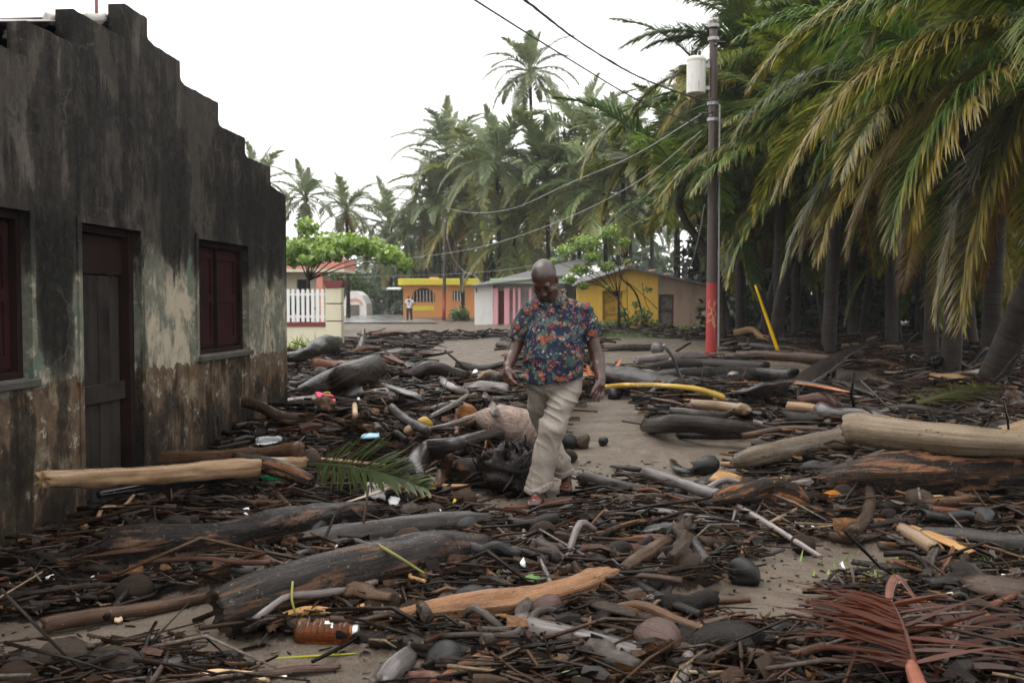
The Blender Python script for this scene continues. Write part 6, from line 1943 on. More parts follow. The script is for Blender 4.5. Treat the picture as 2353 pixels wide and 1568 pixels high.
log([(1460, 828, 18), (1540, 822, 26), (1620, 818, 20)], 'lilac', 'bent grey log left of the red painted pole', lift=.1)
log([(1380, 800, 14), (1440, 798, 16), (1510, 797, 16)], 'grey', 'straight grey log left of the pale round stone', rough=.05)
log([(1690, 815, 20), (1800, 818, 26), (1920, 826, 26)], 'brown', 'brown log right of the red painted pole', lift=.1)
log([(1700, 792, 16), (1800, 800, 20), (1920, 800, 20)], 'bark_dark', 'dark log beyond the red painted pole', lift=.05)
log([(1545, 922, 16), (1600, 928, 22), (1660, 934, 26), (1712, 940, 26)], 'tan', 'pinkish ringed bamboo stem below the yellow stalk', lift=.05, rough=.03, knots=4)
log([(1540, 944, 18), (1620, 952, 22), (1700, 958, 14)], 'grey', 'grey stick under the pinkish bamboo stem', rough=.06)
drift('palm_sheath', [(1680, 905, 20), (1740, 898, 60), (1800, 896, 66), (1880, 905, 56), (1960, 918, 40)], 'sheath', 'broad dark palm sheath like a boat right of the yellow stalk', 'palm sheath', lift=.10, flat=.35, seg=22)
drift('palm_sheath', [(1820, 896, 40), (1860, 866, 56), (1900, 838, 50), (1950, 808, 30), (2020, 776, 12)], 'sheath', 'curved grey palm sheath sweeping up in front of the grove', 'palm sheath', lift=.22, flat=.4, seg=22)
drift('palm_sheath', [(1890, 872, 30), (1950, 880, 44), (2020, 906, 34)], 'sheath', 'dark folded palm sheath behind the orange strip', 'palm sheath', lift=.18, flat=.4)
drift('palm_sheath', [(1782, 876, 9), (1850, 882, 18), (1900, 890, 20), (1948, 900, 8)], 'sheath_red', 'orange torn sheath strip lying on the dark palm sheaths', 'palm sheath', lift=.36, flat=.25)
branch([(1913, 882, 12), (1915, 850, 13), (1912, 822, 12)], 'bark_dark', 'short upright stick among the palm sheaths', lift=.2)
branch([(1980, 905, 14), (2060, 885, 16), (2120, 872, 18), (2270, 852, 20)], 'lilac', 'pale rough stick leading towards the leaning palm', lift=.10)
drift('lath', [(1945, 938, 10), (2000, 955, 14), (2068, 972, 14)], 'cream', 'pale broken lath behind the thick pale log', 'plank', lift=.12, flat=.4)
drift('husk_curl', [(2070, 975, 22), (2095, 938, 16), (2130, 945, 14), (2150, 985, 20)], 'black', 'black arched husk behind the thick pale log', 'husk', lift=.15)
drift('yellow_stem', [(1792, 812, 10), (1770, 745, 9), (1735, 655, 8)], 'yellow', 'yellow stem leaning upright between the pole and the reddish trunk', 'stem', lift=0) if False else None
yb = on_ground(1790, 814, .03); yt = P(1735, 655, yb.y + .8)
o = tube('yellow_stem', [(0, 0, 0), tuple((yt - yb) * .5), tuple(yt - yb)], [.05, .045, .03], M['yellow'], None, seg=8, rings=10, seed=4, rough=.03)
o.location = yb; tag(o, 'yellow stem leaning upright between the red footed pole and the grove', 'stem')

# --- coconuts, gourds, husks
nutmesh = []
for s in range(4):
    rg = np.random.default_rng(60 + s)
    V, F, UV = [], [], []
    nu, nv = 22, 15
    for i in range(nv + 1):
        ph = pi * i / nv
        for j in range(nu):
            th = 2 * pi * j / nu
            r = 1 + .085 * cos(3 * th) * sin(ph) + .15 * float(fbm(cos(th) * 1.3 + s * 9, sin(th) * 1.3, cos(ph) * 1.3, 4)) - .05 * abs(float(vnoise(th * 2.2 + s, cos(ph) * .8, s * 3.1)))
            z = cos(ph) * (1.14 + .14 * (cos(ph) > 0) * cos(ph) ** 6)
            V.append((r * sin(ph) * cos(th), r * sin(ph) * sin(th), z)); UV.append((z * .08, th * .08))
    F = [(i * nu + j, (i + 1) * nu + j, (i + 1) * nu + (j + 1) % nu, i * nu + (j + 1) % nu) for i in range(nv) for j in range(nu)]
    o = mesh_obj('coconut', V, F, None, None, True, UV)
    nutmesh.append(o.data); bpy.data.objects.remove(o)
nutvar = {}
def nut(x, y, r_px, mat, label, name='coconut', cat='coconut', stretch=1.0, sink=.25, rot=None, group=None, lift=0.0, k=None):
    r = .06
    for _ in range(3):
        p = on_ground(x, y, r * (1 - sink), lift)
        r = r_px * p.y / FPX
    key = ((nlog[0] + int(x)) % 4 if k is None else k, mat)
    if key not in nutvar:
        me = nutmesh[key[0]].copy(); me.materials.append(M[mat]); nutvar[key] = me
    o = bpy.data.objects.new(name, nutvar[key]); COL.objects.link(o)
    o.location = p; o.scale = (r, r, r * stretch)
    rr_ = random.Random(int(x * 7 + y))
    o.rotation_euler = rot or (rr_.uniform(.9, 2.1), rr_.uniform(-.4, .4), rr_.uniform(0, 6.28))
    tag(o, label, cat, group)
    return o
for a in ((1708, 1314, 34, 'black', 'round black coconut alone at the edge of the sand on the right'),
          (1592, 1316, 42, 'husk', 'big fibrous brown coconut left of the round black one'),
          (1622, 1070, 28, 'black', 'lone black coconut on the sand right of the walking man'),
          (1380, 1214, 22, 'black', 'black coconut beside the white foam piece'),
          (1362, 1230, 18, 'husk', 'small husk in front of the black coconut by the foam'),
          (150, 1512, 50, 'gourd', 'largest grey brown coconut at the bottom left'),
          (72, 1522, 30, 'black', 'small black coconut at the left of the largest grey brown one'),
          (45, 1562, 42, 'husk', 'hairy brown coconut in the bottom left corner'),
          (310, 1354, 36, 'husk', 'fibrous coconut at the end of the rough dark log'),
          (880, 1396, 42, 'husk', 'hairy brown coconut beside the clear crushed plastic'),
          (955, 1342, 26, 'husk', 'coconut half under the crooked brown branch'),
          (1512, 1472, 50, 'pink', 'reddish half buried coconut in the foreground'),
          (1245, 1402, 44, 'pink', 'smooth reddish coconut behind the curved grey wet log'),
          (1420, 1336, 32, 'husk', 'hairy coconut behind the broken end of the orange log'),
          (1490, 1332, 34, 'black', 'dark wet coconut beside the thick brown stub'),
          (1020, 1512, 40, 'black', 'dark fibrous coconut at the bottom near the reddish stick'),
          (1036, 1524, 26, 'black', 'shiny black round nut against the reddish stick'),
          (1845, 1252, 26, 'husk', 'brown coconut near the thin bleached stick'),
          (2255, 1194, 30, 'black', 'black coconut near the right edge by white scraps'),
          (2230, 1202, 26, 'husk', 'dark husk left of the black coconut near the right edge'),
          (1065, 1150, 28, 'husk', 'hairy coconut standing in the yellow wrapper'),
          (1336, 1014, 20, 'gourd', 'grey stone like nut on the sand beside the man'),
          (1298, 1012, 24, 'black', 'dark coconut behind the man\'s knee'),
          (1305, 1048, 18, 'husk', 'small husk on the sand behind the man'),
          (1245, 1226, 30, 'husk', 'hairy husk left of the white foam piece'),
          (1940, 1140, 26, 'husk', 'brown husk below the splintered pale log'),
          (2140, 1182, 26, 'black', 'black husk left of the curved yellowish lump'),
          (715, 1050, 20, 'gourd', 'grey coconut near the green crushed bottle'),
          (1000, 1105, 22, 'gourd', 'brown nut near the mossy stub'),
          (560, 1122, 22, 'husk', 'brown husk under the short grooved dark log'),
          (1660, 1280, 22, 'husk', 'husk behind the round black coconut'),
          (735, 1258, 18, 'husk', 'husk lying under the smooth grey brown log'),
          (1385, 1014, 12, 'black', 'tiny dark nut on the sand path'),
          (1412, 905, 16, 'black', 'dark nut below the man\'s hand'),
          (900, 862, 16, 'gourd', 'grey coconut near the leaning dark palm log'),
          (765, 1000, 18, 'husk', 'husk on the small sand patch by the house corner')):
    nut(*a)
nut(262, 1520, 44, 'gourd', 'pale egg shaped gourd at the bottom left', 'gourd', 'gourd', 1.35, .3, (1.45, 0, 1.2))
nut(975, 972, 15, 'yellow', 'orange yellow fruit in the middle of the drift', 'fruit', 'fruit', 1.1, .2)
nut(1072, 948, 20, 'orange', 'round brown orange gourd beside the red brown post', 'gourd', 'gourd', 1.0, .1)
nut(945, 986, 13, 'tan', 'pale tan fruit right of the orange yellow fruit', 'fruit', 'fruit', 1.3, .2)
nut(2152, 1158, 22, 'yellow', 'curved yellowish lump below the huge black log', 'fruit', 'fruit', 1.4, .35)
nut(1905, 1148, 22, 'orange', 'orange brown lump left of the curved upright stick', 'fruit', 'fruit', 1.2, .35)
st = nut(1511, 802, 16, 'lilac', 'pale round stone left of the red painted pole', 'stone', 'stone', .95, .15)
drift('husk_shell', [(640, 1418, 30), (668, 1436, 52), (700, 1432, 40)], 'husk', 'open coconut husk shell left of the brown bottle', 'husk', flat=.55, hollow=(0, .8))
drift('husk_shell', [(470, 1500, 26), (520, 1508, 46), (585, 1520, 30)], 'gourd', 'curved brown husk half buried at the bottom left', 'husk', flat=.5)
drift('husk_shell', [(300, 1540, 30), (400, 1524, 54), (520, 1512, 36)], 'black', 'dark cracked husk strip right of the pale gourd', 'husk', flat=.6, groove=.12)
drift('bark_strip', [(590, 1548, 20), (680, 1536, 30), (780, 1530, 16)], 'red', 'crumbling red brown bark strip at the bottom left', 'bark', flat=.5, groove=.12)
log([(440, 1552, 26), (520, 1550, 42), (620, 1556, 30)], 'cream', 'pale splintered wood piece at the bottom edge left of the middle', groove=.12, flat=.6)
drift('palm_sheath', [(1310, 1362, 30), (1400, 1392, 60), (1500, 1418, 50), (1610, 1450, 30), (1700, 1478, 8)], 'husk', 'broad brown palm leaf base behind the curved grey wet log', 'palm sheath', lift=.05, flat=.22, seg=18)

# --- litter
pl = NT('amber plastic')
pl.set((.60, .27, .10), .04, **{'Transmission Weight': .92, 'IOR': 1.3})
M['amber'] = pl.m
pc = NT('clear plastic')
pc.set((.85, .88, .9), .08, **{'Transmission Weight': .82, 'IOR': 1.25})
M['clear'] = pc.m
M['white_plastic'] = plain('white plastic', (.72, .72, .72), .35, .1)
M['foam'] = plain('white foam', (.78, .78, .76), .7, .12, 20, .4)
M['green_plastic'] = plain('green plastic', (.03, .36, .17), .2, .3)
M['pink_rubber'] = plain('pink rubber', (.72, .08, .17), .5, .15)
M['red_plastic'] = plain('red plastic', (.60, .02, .02), .3, .1)
M['blue_plastic'] = plain('blue plastic', (.02, .16, .55), .3, .1)
M['yellow_plastic'] = plain('yellow wrapper', (.62, .45, .02), .3, .15)
M['teal_plastic'] = plain('teal plastic', (.12, .36, .36), .35, .1)
M['lightblue'] = plain('pale blue plastic', (.25, .45, .55), .35, .1)
lb = NT('torn white label'); lb.set((.75, .73, .74), .5); M['label'] = lb.m
lq_ = NT('amber liquid'); lq_.set((.42, .13, .03), .05, **{'Transmission Weight': .75, 'IOR': 1.3}); liq = lq_.m

def frame_at(x, y, r, yaw, pitch=0.0, roll=0.0, lift=0.0):
    p = on_ground(x, y, r, lift)
    return p, (roll, pitch, yaw)

def bottle(x, y, L, r, yaw, mat, capmat, label, crush=0.0, ribs=6, full=False, lift=0.0, sc=(1, 1, 1)):
    p, rot = frame_at(x, y, r * .92, yaw, lift=lift)
    o = empty('bottle', p); o.rotation_euler = rot; o.scale = sc
    tag(o, label, 'bottle')
    prof = [(.001, -L / 2), (r * .8, -L / 2), (r * .97, -L / 2 + .012)]
    body_len = L * .72
    for i in range(ribs + 1):
        z0 = -L / 2 + .02 + body_len * i / (ribs + 1)
        w = body_len / (ribs + 1)
        prof += [(r, z0), (r, z0 + w * .78), (r * .93, z0 + w * .84), (r * .93, z0 + w * .94)]
    e = -L / 2 + .02 + body_len
    prof += [(r * .98, e + .004), (r * .90, e + L * .05), (r * .52, e + L * .13), (r * .47, e + L * .15), (r * .47, L / 2 - .035), (.001, L / 2 - .035)]
    m = MB().lathe(prof, 22, 'x')
    if crush:
        m.v = [(a, b * (1 + .2 * crush * sin(a * 40)), c * (1 - crush * (.5 + .5 * sin(a * 33 + b * 60)))) for a, b, c in m.v]
    m.build('bottle_body', M[mat], o, True)
    if full:
        m2 = MB().lathe([(.001, -L / 2 + .006), (r * .9, -L / 2 + .008), (r * .9, e), (r * .5, e + L * .11), (.001, e + L * .12)], 20, 'x')
        m2.v = [(a, b, min(c, r * .05)) for a, b, c in m2.v]
        m2.build('liquid', liq, o, True)
        lab = MB()
        for a0, a1, t0, t1 in ((-.004, .030, .62, .90), (.024, .031, .30, .62)):
            n = 6
            vs = []
            for i in range(n + 1):
                t = (t0 + (t1 - t0) * i / n) + .25
                for a in (a0, a1):
                    for rr in (r * 1.008, r * 1.016):
                        j = .002 * sin(i * 5 + a * 300)
                        vs.append((a + j, -rr * cos(t), rr * sin(t)))
            fs = []
            for i in range(n):
                b = 4 * i
                fs += [(b, b + 2, b + 6, b + 4), (b + 1, b + 5, b + 7, b + 3), (b, b + 4, b + 5, b + 1), (b + 2, b + 3, b + 7, b + 6)]
            fs += [(0, 1, 3, 2), (4 * n, 4 * n + 2, 4 * n + 3, 4 * n + 1)]
            lab.add(vs, fs)
        lab.build('torn_label', M['label'], o)
    if capmat:
        cr = r * .56
        MB().lathe([(.001, L / 2 - .036), (cr, L / 2 - .036), (cr, L / 2 - .026), (cr * .9, L / 2 - .025), (cr * .9, L / 2 - .023), (cr, L / 2 - .022), (cr, L / 2 - .002), (cr * .9, L / 2), (.001, L / 2)], 20, 'x').build('cap', M[capmat], o, False)
    return o
bottle(752, 1448, .265, .054, radians(-1), 'amber', 'white_plastic', 'amber plastic bottle with white cap and torn label on the sand', full=True)
bottle(640, 1090, .26, .042, radians(8), 'green_plastic', None, 'crushed green plastic bottle near the peeled tan log', crush=.6, lift=.18)
bottle(1652, 1200, .24, .036, radians(-14), 'clear', 'white_plastic', 'clear ribbed plastic bottle below the rough brown chunk', crush=.15, lift=.03)
bottle(845, 1374, .17, .05, radians(22), 'clear', None, 'clear crushed plastic bottle beside the hairy coconut', crush=.75, lift=.02)
bottle(620, 1010, .22, .034, radians(40), 'clear', None, 'clear plastic bottle at the foot of the dark wall', crush=.3, lift=.15)
bottle(1585, 1325, .15, .034, radians(70), 'clear', None, 'crumpled clear plastic under the big fibrous coconut', crush=.7, lift=.02)
bottle(1330, 1236, .16, .03, radians(20), 'clear', None, 'small clear bottle left of the white foam piece', crush=.4) if False else None

def scrap(name, x, y, w_px, h_px, mat, label, cat, seed=0, tilt=.5, lift=.02, thick=.01, bumpy=.5):
    """crumpled sheet-like piece with real thickness"""
    p = on_ground(x, y, .01, lift)
    sw_, sh_ = w_px * p.y / FPX, h_px * p.y / FPX
    rg = np.random.default_rng(seed + int(x))
    n = 7
    V = []
    for k in (0, 1):
        for i in range(n):
            for j in range(n):
                u, v = i / (n - 1) - .5, j / (n - 1) - .5
                rr = 1 + .25 * float(vnoise(u * 4 + seed, v * 4, x * .01))
                z = bumpy * min(sw_, sh_) * float(fbm(u * 3 + x, v * 3 + seed, 1.0, 2)) * .5 - k * thick
                V.append((u * sw_ * rr, v * sh_ * 1.2 * rr, z))
    F = []
    N2 = n * n
    for i in range(n - 1):
        for j in range(n - 1):
            a = i * n + j
            F += [(a, a + n, a + n + 1, a + 1), (N2 + a, N2 + a + 1, N2 + a + n + 1, N2 + a + n)]
    edge_ = [i * n for i in range(n)] + [(n - 1) * n + j for j in range(1, n)] + [i * n + n - 1 for i in range(n - 2, -1, -1)] + [j for j in range(n - 2, 0, -1)]
    for a, b in zip(edge_, edge_[1:] + edge_[:1]):
        F.append((b, a, N2 + a, N2 + b))
    o = mesh_obj(name, V, F, M[mat], None, True)
    o.location = p
    o.rotation_euler = (tilt, rg.uniform(-.25, .25), rg.uniform(-.5, .5))
    tag(o, label, cat)
    return o
scrap('foam_piece', 1022, 1316, 56, 34, 'foam', 'white foam slab in the hollow behind the crooked brown branch', 'foam', 1, .5, .03, .02, .25)
scrap('foam_piece', 1330, 1222, 44, 26, 'foam', 'bone shaped white foam piece left of the black coconut', 'foam', 2, .6, .02, .02, .4)
scrap('plastic_cup', 862, 1128, 46, 36, 'white_plastic', 'crushed white plastic cup on the green palm frond', 'cup', 3, .8, .14, .012, .7)
scrap('plastic_cup', 905, 1150, 24, 18, 'white_plastic', 'small white plastic scrap below the crushed cup', 'plastic scrap', 4, .8, .1)
scrap('wrapper', 1062, 1168, 46, 34, 'yellow_plastic', 'yellow wrapper round the foot of a hairy coconut', 'wrapper', 5, .9, .02, .004, .9)
scrap('wrapper', 1078, 1150, 20, 16, 'white_plastic', 'white torn corner of the yellow wrapper', 'wrapper', 6, .9, .05, .004, .9)
scrap('plastic_scrap', 404, 1216, 30, 16, 'foam', 'torn white scrap above the rough dark log', 'plastic scrap', 7, .6, .06)
scrap('plastic_scrap', 132, 1230, 26, 10, 'foam', 'white paper scrap on the litter at the left', 'plastic scrap', 8, .5, .02)
scrap('plastic_scrap', 272, 1420, 16, 14, 'cream', 'small pale lump on the sand at the left', 'plastic scrap', 9, .3, .01)
scrap('plastic_scrap', 645, 1550, 30, 10, 'foam', 'white flake on the sand at the bottom', 'plastic scrap', 10, .2, .005)
scrap('plastic_scrap', 735, 1270 - 3, 14, 6, 'foam', 'tiny white sliver by the grey wood chunk', 'plastic scrap', 11, .2, .01)
scrap('jar_lid', 2058, 1172, 26, 12, 'red_plastic', 'bright red plastic lid on the right', 'lid', 12, .5, .05, .012, .2)
scrap('jar_lid', 2312, 1051, 22, 9, 'blue_plastic', 'blue plastic cap under the thick pale log', 'lid', 13, .5, .10, .012, .2)
scrap('jar_lid', 524, 1192 + 24, 16, 10, 'red_plastic', 'small red bottle cap above the rough dark log', 'lid', 14, .7, .06, .012, .2) if False else None
scrap('jar_lid', 348, 1214, 22, 13, 'red_plastic', 'red and white bottle cap at the left of the drift', 'lid', 15, .8, .05, .014, .2)
scrap('plastic_strip', 158, 1312, 8, 54, 'teal_plastic', 'teal plastic strip on the litter at the left', 'plastic strip', 16, .7, .02, .006, .1)
scrap('jar_lid', 902, 1338, 22, 20, 'teal_plastic', 'pale green bottle cap in the shadow of the largest log', 'lid', 17, 1.2, .02, .012, .1)
scrap('plastic_scrap', 850, 1000, 40, 12, 'lightblue', 'pale blue plastic piece on the drift', 'plastic scrap', 18, .6, .05)
scrap('jar_lid', 1052 - 20, 866, 10, 12, 'lightblue', 'blue bottle neck on the far drift', 'plastic scrap', 19, .6, .12)
scrap('plastic_scrap', 1080, 858, 30, 16, 'foam', 'white foam lump on the far drift', 'foam', 20, .6, .12)
scrap('foam_piece', 2080, 966 + 6, 30, 12, 'foam', 'white foam block on the thick pale log\'s far side', 'foam', 21, .6, .14)
scrap('leaf', 1225, 1340, 40, 44, 'green_leaf', 'green leaf standing among the sticks in the foreground', 'leaf', 22, 1.1, .05, .003, .4) if 'green_leaf' in M else None
# pink sandal
p = on_ground(745, 912, .02, .16)
o = empty('flip_flop', p); o.rotation_euler = (.9, .25, .9)
tag(o, 'pink flip flop lying on the short brown log', 'sandal')
sole = [(-.11, -.028), (-.07, -.038), (.02, -.032), (.08, -.044), (.115, -.03), (.125, 0), (.115, .03), (.08, .044), (.02, .032), (-.07, .038), (-.11, .028)]
MB().add([(a, b, 0) for a, b in sole] + [(a, b, .016) for a, b in sole], [tuple(range(10, -1, -1)), tuple(range(11, 22))] + [(i, (i + 1) % 11, (i + 1) % 11 + 11, i + 11) for i in range(11)]).build('sole', M['pink_rubber'], o)
v1, f1, u1 = tube_data([(-.02, -.034, .016), (.03, -.03, .045), (.08, 0, .018)], [.005, .006, .005], seg=6, rings=8)
v2, f2, u2 = tube_data([(-.02, .034, .016), (.03, .03, .045), (.08, 0, .018)], [.005, .006, .005], seg=6, rings=8)
v, f, uv = join_data([(v1, f1, u1), (v2, f2, u2)])
mesh_obj('strap', v, f, M['yellow_plastic'], o, True, uv)

# green leaves and stems
gl = leafmat('fresh green leaf', (.10, .20, .045), (.22, .36, .12), .3, .3)
def leaf(x, y, L_px, W_px, rot, label, lift=.05):
    p = on_ground(x, y, .02, lift)
    L, Wd = L_px * p.y / FPX, W_px * p.y / FPX
    V, C = [], []
    n = 9
    for k in (0, 1):
        for i in range(n):
            t = i / (n - 1); w = Wd / 2 * sin(pi * t) ** .7
            for s in (-1, 0, 1):
                V.append(((t - .5) * L, s * w, (.25 * abs(s) * w + .12 * L * sin(pi * t)) - k * .0015)); C.append((.3 + .5 * (s == 0),) * 3)
    F = []
    N2 = 3 * n
    for i in range(n - 1):
        for s in (0, 1):
            a = 3 * i + s
            F += [(a, a + 3, a + 4, a + 1), (N2 + a, N2 + a + 1, N2 + a + 4, N2 + a + 3)]
    o = mesh_obj('leaf', V, F, gl, None, True, None, C)
    o.location = p; o.rotation_euler = rot
    tag(o, label, 'leaf')
leaf(1226, 1340, 62, 40, (.9, .3, -.5), 'fresh green leaf standing behind the split orange log')
leaf(1158, 1326, 60, 26, (.8, .5, -1.0), 'darker green leaf left of the fresh standing one')
leaf(1310, 1402 + 150, 60, 18, (.3, 0, -.5), 'dark green leaf lying near the bottom edge')
leaf(1655, 1292 - 10, 40, 14, (.3, 0, .5), 'small green shoot behind the round black coconut') if False else None
drift('green_stem', [(866, 1250, 10), (905, 1276, 9), (945, 1300, 8), (975, 1316, 7)], 'greenstalk', 'yellow green stem lying over the front of the largest log', 'stem', lift=.30, rough=.02) if False else None
pa_, pb_ = P(866, 1250, 4.75), P(976, 1317, 4.62)
o = tube('green_stem', [(0, 0, 0), tuple((pb_ - pa_) * .5 + Vector((0, -.02, .01))), tuple(pb_ - pa_)], [.011, .0085, .006], M['greenstalk'], None, seg=8, rings=14, seed=3, rough=.03)
o.location = pa_; tag(o, 'yellow green stem lying over the front of the largest log', 'stem')
pa_, pb_ = P(672, 1335, 4.30), P(680, 1412, 4.24)
o = tube('green_stem', [(0, 0, 0), tuple((pb_ - pa_) * .5 + Vector((-.006, -.02, 0))), tuple(pb_ - pa_)], [.006, .0055, .005], M['greenstalk'], None, seg=8, rings=14, seed=5, rough=.03)
o.location = pa_; tag(o, 'short green stem upright before the largest log, above the amber bottle', 'stem')
drift('green_stem', [(620, 1512, 5), (720, 1506, 6), (820, 1500, 4)], 'greenstalk', 'long thin green stem lying on the sand below the bottle', 'stem', rough=.02)
drift('orange_root', [(800, 1460, 5), (830, 1468, 7), (878, 1476, 6)], 'orange', 'bright orange root on the sand below the bottle cap', 'root', rough=.04)
drift('orange_root', [(832, 1418, 6), (850, 1436, 7), (868, 1452, 6)], 'orange', 'short orange root right above the bottle cap', 'root', lift=.04, rough=.04)
drift('orange_root', [(876, 1376, 6), (882, 1400, 7), (900, 1422, 6)], 'orange', 'orange root on the hairy coconut by the crushed plastic', 'root', lift=.09, rough=.04)

# fallen fronds
def fallen_frond(x0, y0, x1, y1, L, mat_col, dryv, label, lift0=.1, lift1=.06, seed=0, grav=.25, roll=0.0, **kw):
    v, f, c = frond_data(seed, kw.pop('e0', 8), kw.pop('e1', -10), grav=grav, **kw)
    o = mesh_obj('fallen_frond', v, f, M['leaflet'], None, False, None, c)
    a = on_ground(x0, y0, .02, lift0); b = on_ground(x1, y1, .02, lift1)
    d = b - a
    o.location = a
    o.rotation_euler = (roll, -math.atan2(d.z, math.hypot(d.x, d.y)), math.atan2(d.y, d.x))
    s = L or d.length
    o.scale = (s, s, s)
    o.color = mat_col + (dryv,)
    tag(o, label, 'palm frond')
    return o
fallen_frond(690, 1066, 985, 1128, None, (.040, .056, .018), .1, 'fallen green palm frond lying in the drift left of the man', .20, .14, 5, .14, n=52, leaf=.30, width=.009, e0=14, e1=-16, roll=.6)
fr1 = fallen_frond(2120, 1600, 2040, 1372, None, (.075, .022, .011), -.25, 'dead red brown palm frond in the bottom right corner', .05, .16, 9, .10, n=74, leaf=.56, width=.015, split=5, thin=.92, jit=2.2, fold=.7, e0=14, e1=-18, ang=(98, 14), sides=(.3, 1))
fallen_frond(2130, 1600, 2250, 1400, None, (.05, .018, .010), -.25, 'darker torn dead frond right of the red brown one', .02, .05, 13, .35, n=30, leaf=.42, width=.012, split=4, thin=.6, jit=2.5, fold=.7)
fallen_frond(1440, 880, 1330, 862, None, (.42, .13, .03), -.3, 'torn orange frond remains behind the man\'s hand', .12, .16, 17, .0, n=9, leaf=.75, width=.03, thin=.7)
fallen_frond(840, 772, 935, 764, None, (.19, .055, .02), -.3, 'small rusty dead frond heap on the far sand', .15, .25, 19, .4, n=60, leaf=.34, width=.010)
fallen_frond(2040, 950, 2300, 900, None, (.055, .058, .018), .25, 'yellow green frond lying under the leaning palm', .06, .06, 23, .6, n=80, leaf=.15, width=.0035, e0=4, e1=-4, jit=2.5)
fallen_frond(1650, 1478, 1560, 1440, None, (.09, .05, .025), -.3, 'shaggy brown fibre tuft right of the half buried coconut', .03, .05, 27, .6, n=90, leaf=.5, width=.003)
# midrib of the dead frond, broad and pale at its foot
drift('frond_stalk', [(2118, 1592, 44), (2098, 1540, 34), (2080, 1480, 24), (2056, 1420, 18), (2042, 1378, 12)], 'dead_rib', 'curved midrib of the dead red brown frond', 'frond stalk', lift=.10, flat=.6, rough=.02)
drift('frond_stalk', [(2040, 1385, 16), (2046, 1345, 22), (2062, 1322, 24), (2085, 1350, 18), (2120, 1400, 14)], 'dead_rib', 'bent orange brown leaf fold rising behind the dead frond', 'frond stalk', lift=.16, flat=.3, rough=.03)
# ---------------------------------------------------------------- the rest of the drift: countable pieces as things, the crumbs as stuff
def zone(x, y):
    px = 1176 + x / y * FPX
    if y < 5.6:
        return 'in the left foreground' if px < 560 else 'in the middle foreground' if px < 1500 else 'in the right foreground'
    if y < 11.5:
        return 'in the drift at the foot of the dark wall' if px < 760 else 'in the drift left of the walking man' if px < 1240 else 'on the sand right of the walking man' if px < 1750 else 'in the heap round the pale logs on the right'
    if y < 26:
        return 'in the far drift beyond the dark house' if px < 1240 else 'in the far drift before the red footed pole' if px < 1700 else 'on the dark ground before the grove'
    return 'on the sand before the far houses' if px < 1640 else 'on the floor of the palm grove'

SIZE = {}
protos = {}
def proto(name, mat, k, **kw):
    key = (name, mat, k)
    if key not in protos:
        rg = np.random.default_rng(500 + k * 13 + len(name))
        b = kw.pop('bend', .06)
        asp = kw.pop('aspect', .03)
        n = 5
        pts = [(t - .5, rg.normal() * b * (0 < i < n - 1), rg.normal() * b * .5 * (0 < i < n - 1)) for i, t in enumerate(np.linspace(0, 1, n))]
        taper = rg.uniform(.45, 1.0)
        rad = [asp * (1 - (1 - taper) * t) * rg.uniform(.9, 1.1) for t in np.linspace(0, 1, n)]
        v, f, uv = tube_data(pts, rad, seed=k * 31 + 7, **kw)
        o = mesh_obj(name, v, f, M[mat], None, True, uv)
        protos[key] = o.data
        bpy.data.objects.remove(o)
    return protos[key]

MANX, MANY = man.location.x, man.location.y
def free(x, y, r=.0):
    if y < 10.75 and x < wall_x(y) + .12 + r:
        return False
    if abs(x - MANX) < .26 and 6.55 < y < 7.75:
        return False
    if 29.3 < y < 40 and x < -5.3:
        return False
    return True

def place(y0, y1, pw=1.0, wide=.56, need=.5):
    while True:
        u = R.random()
        y = (y0 ** pw + (y1 ** pw - y0 ** pw) * u) ** (1 / pw)
        x = R.uniform(-wide, wide) * y
        if free(x, y, .1) and float(mulch(np.array([x]), np.array([y]))[0]) > need:
            return x, y

import re as _re
REFS = []
for o_ in list(bpy.data.objects):
    if o_.parent is None and o_.get('label') and o_.get('category') in ('log', 'branch', 'coconut', 'palm sheath', 'bottle', 'gourd', 'fruit', 'husk', 'plank', 'lath', 'foam', 'cup', 'wrapper', 'lid', 'palm frond', 'leaf', 'sandal', 'stem', 'root ball', 'stone', 'utility pole', 'plastic strip') and 'far' not in o_['label'].split()[:1] and o_.location.y < 30:
        t_ = _re.split(r' (?:lying|behind|with|whose|in|on|at|of|beside|under|between|leaning|tucked|crossing|reaching|running|among|above|below|left|right|near|rising|right|its|beyond|hanging|standing|pointing|over|from|by|alone|just|next|arching|like|sweeping|sticking|slanting|down|continuing|round|against|along|out|leading|half|before|lower)\b', o_['label'].split(',')[0])[0]
        if len(t_.split()) > 1:
            REFS.append((o_.location.x, o_.location.y, t_))
_n = {}
for r_ in REFS: _n[r_[2]] = _n.get(r_[2], 0) + 1
REFS = [r_ for r_ in REFS if _n[r_[2]] == 1]
USED = set()
def relate(head, x, y, grp, o, cat):
    near = sorted(REFS, key=lambda q: ((q[0] - x) ** 2 + .5 * (q[1] - y) ** 2))[:7]
    for q in near:
        dx, dy = x - q[0] * y / q[1], y - q[1]
        rel = ('just left of' if dx < 0 else 'just right of') if abs(dx) > .8 * abs(dy) else ('just in front of' if dy < 0 else 'just behind')
        lab = f'{head} {rel} the {q[2]}'
        if lab not in USED and len(lab.split()) <= 16 and abs(dx) + abs(dy) < .25 * y:
            USED.add(lab); tag(o, lab, cat, grp); return
    tag(o, f'{head} {zone(x, y)}', cat, grp)

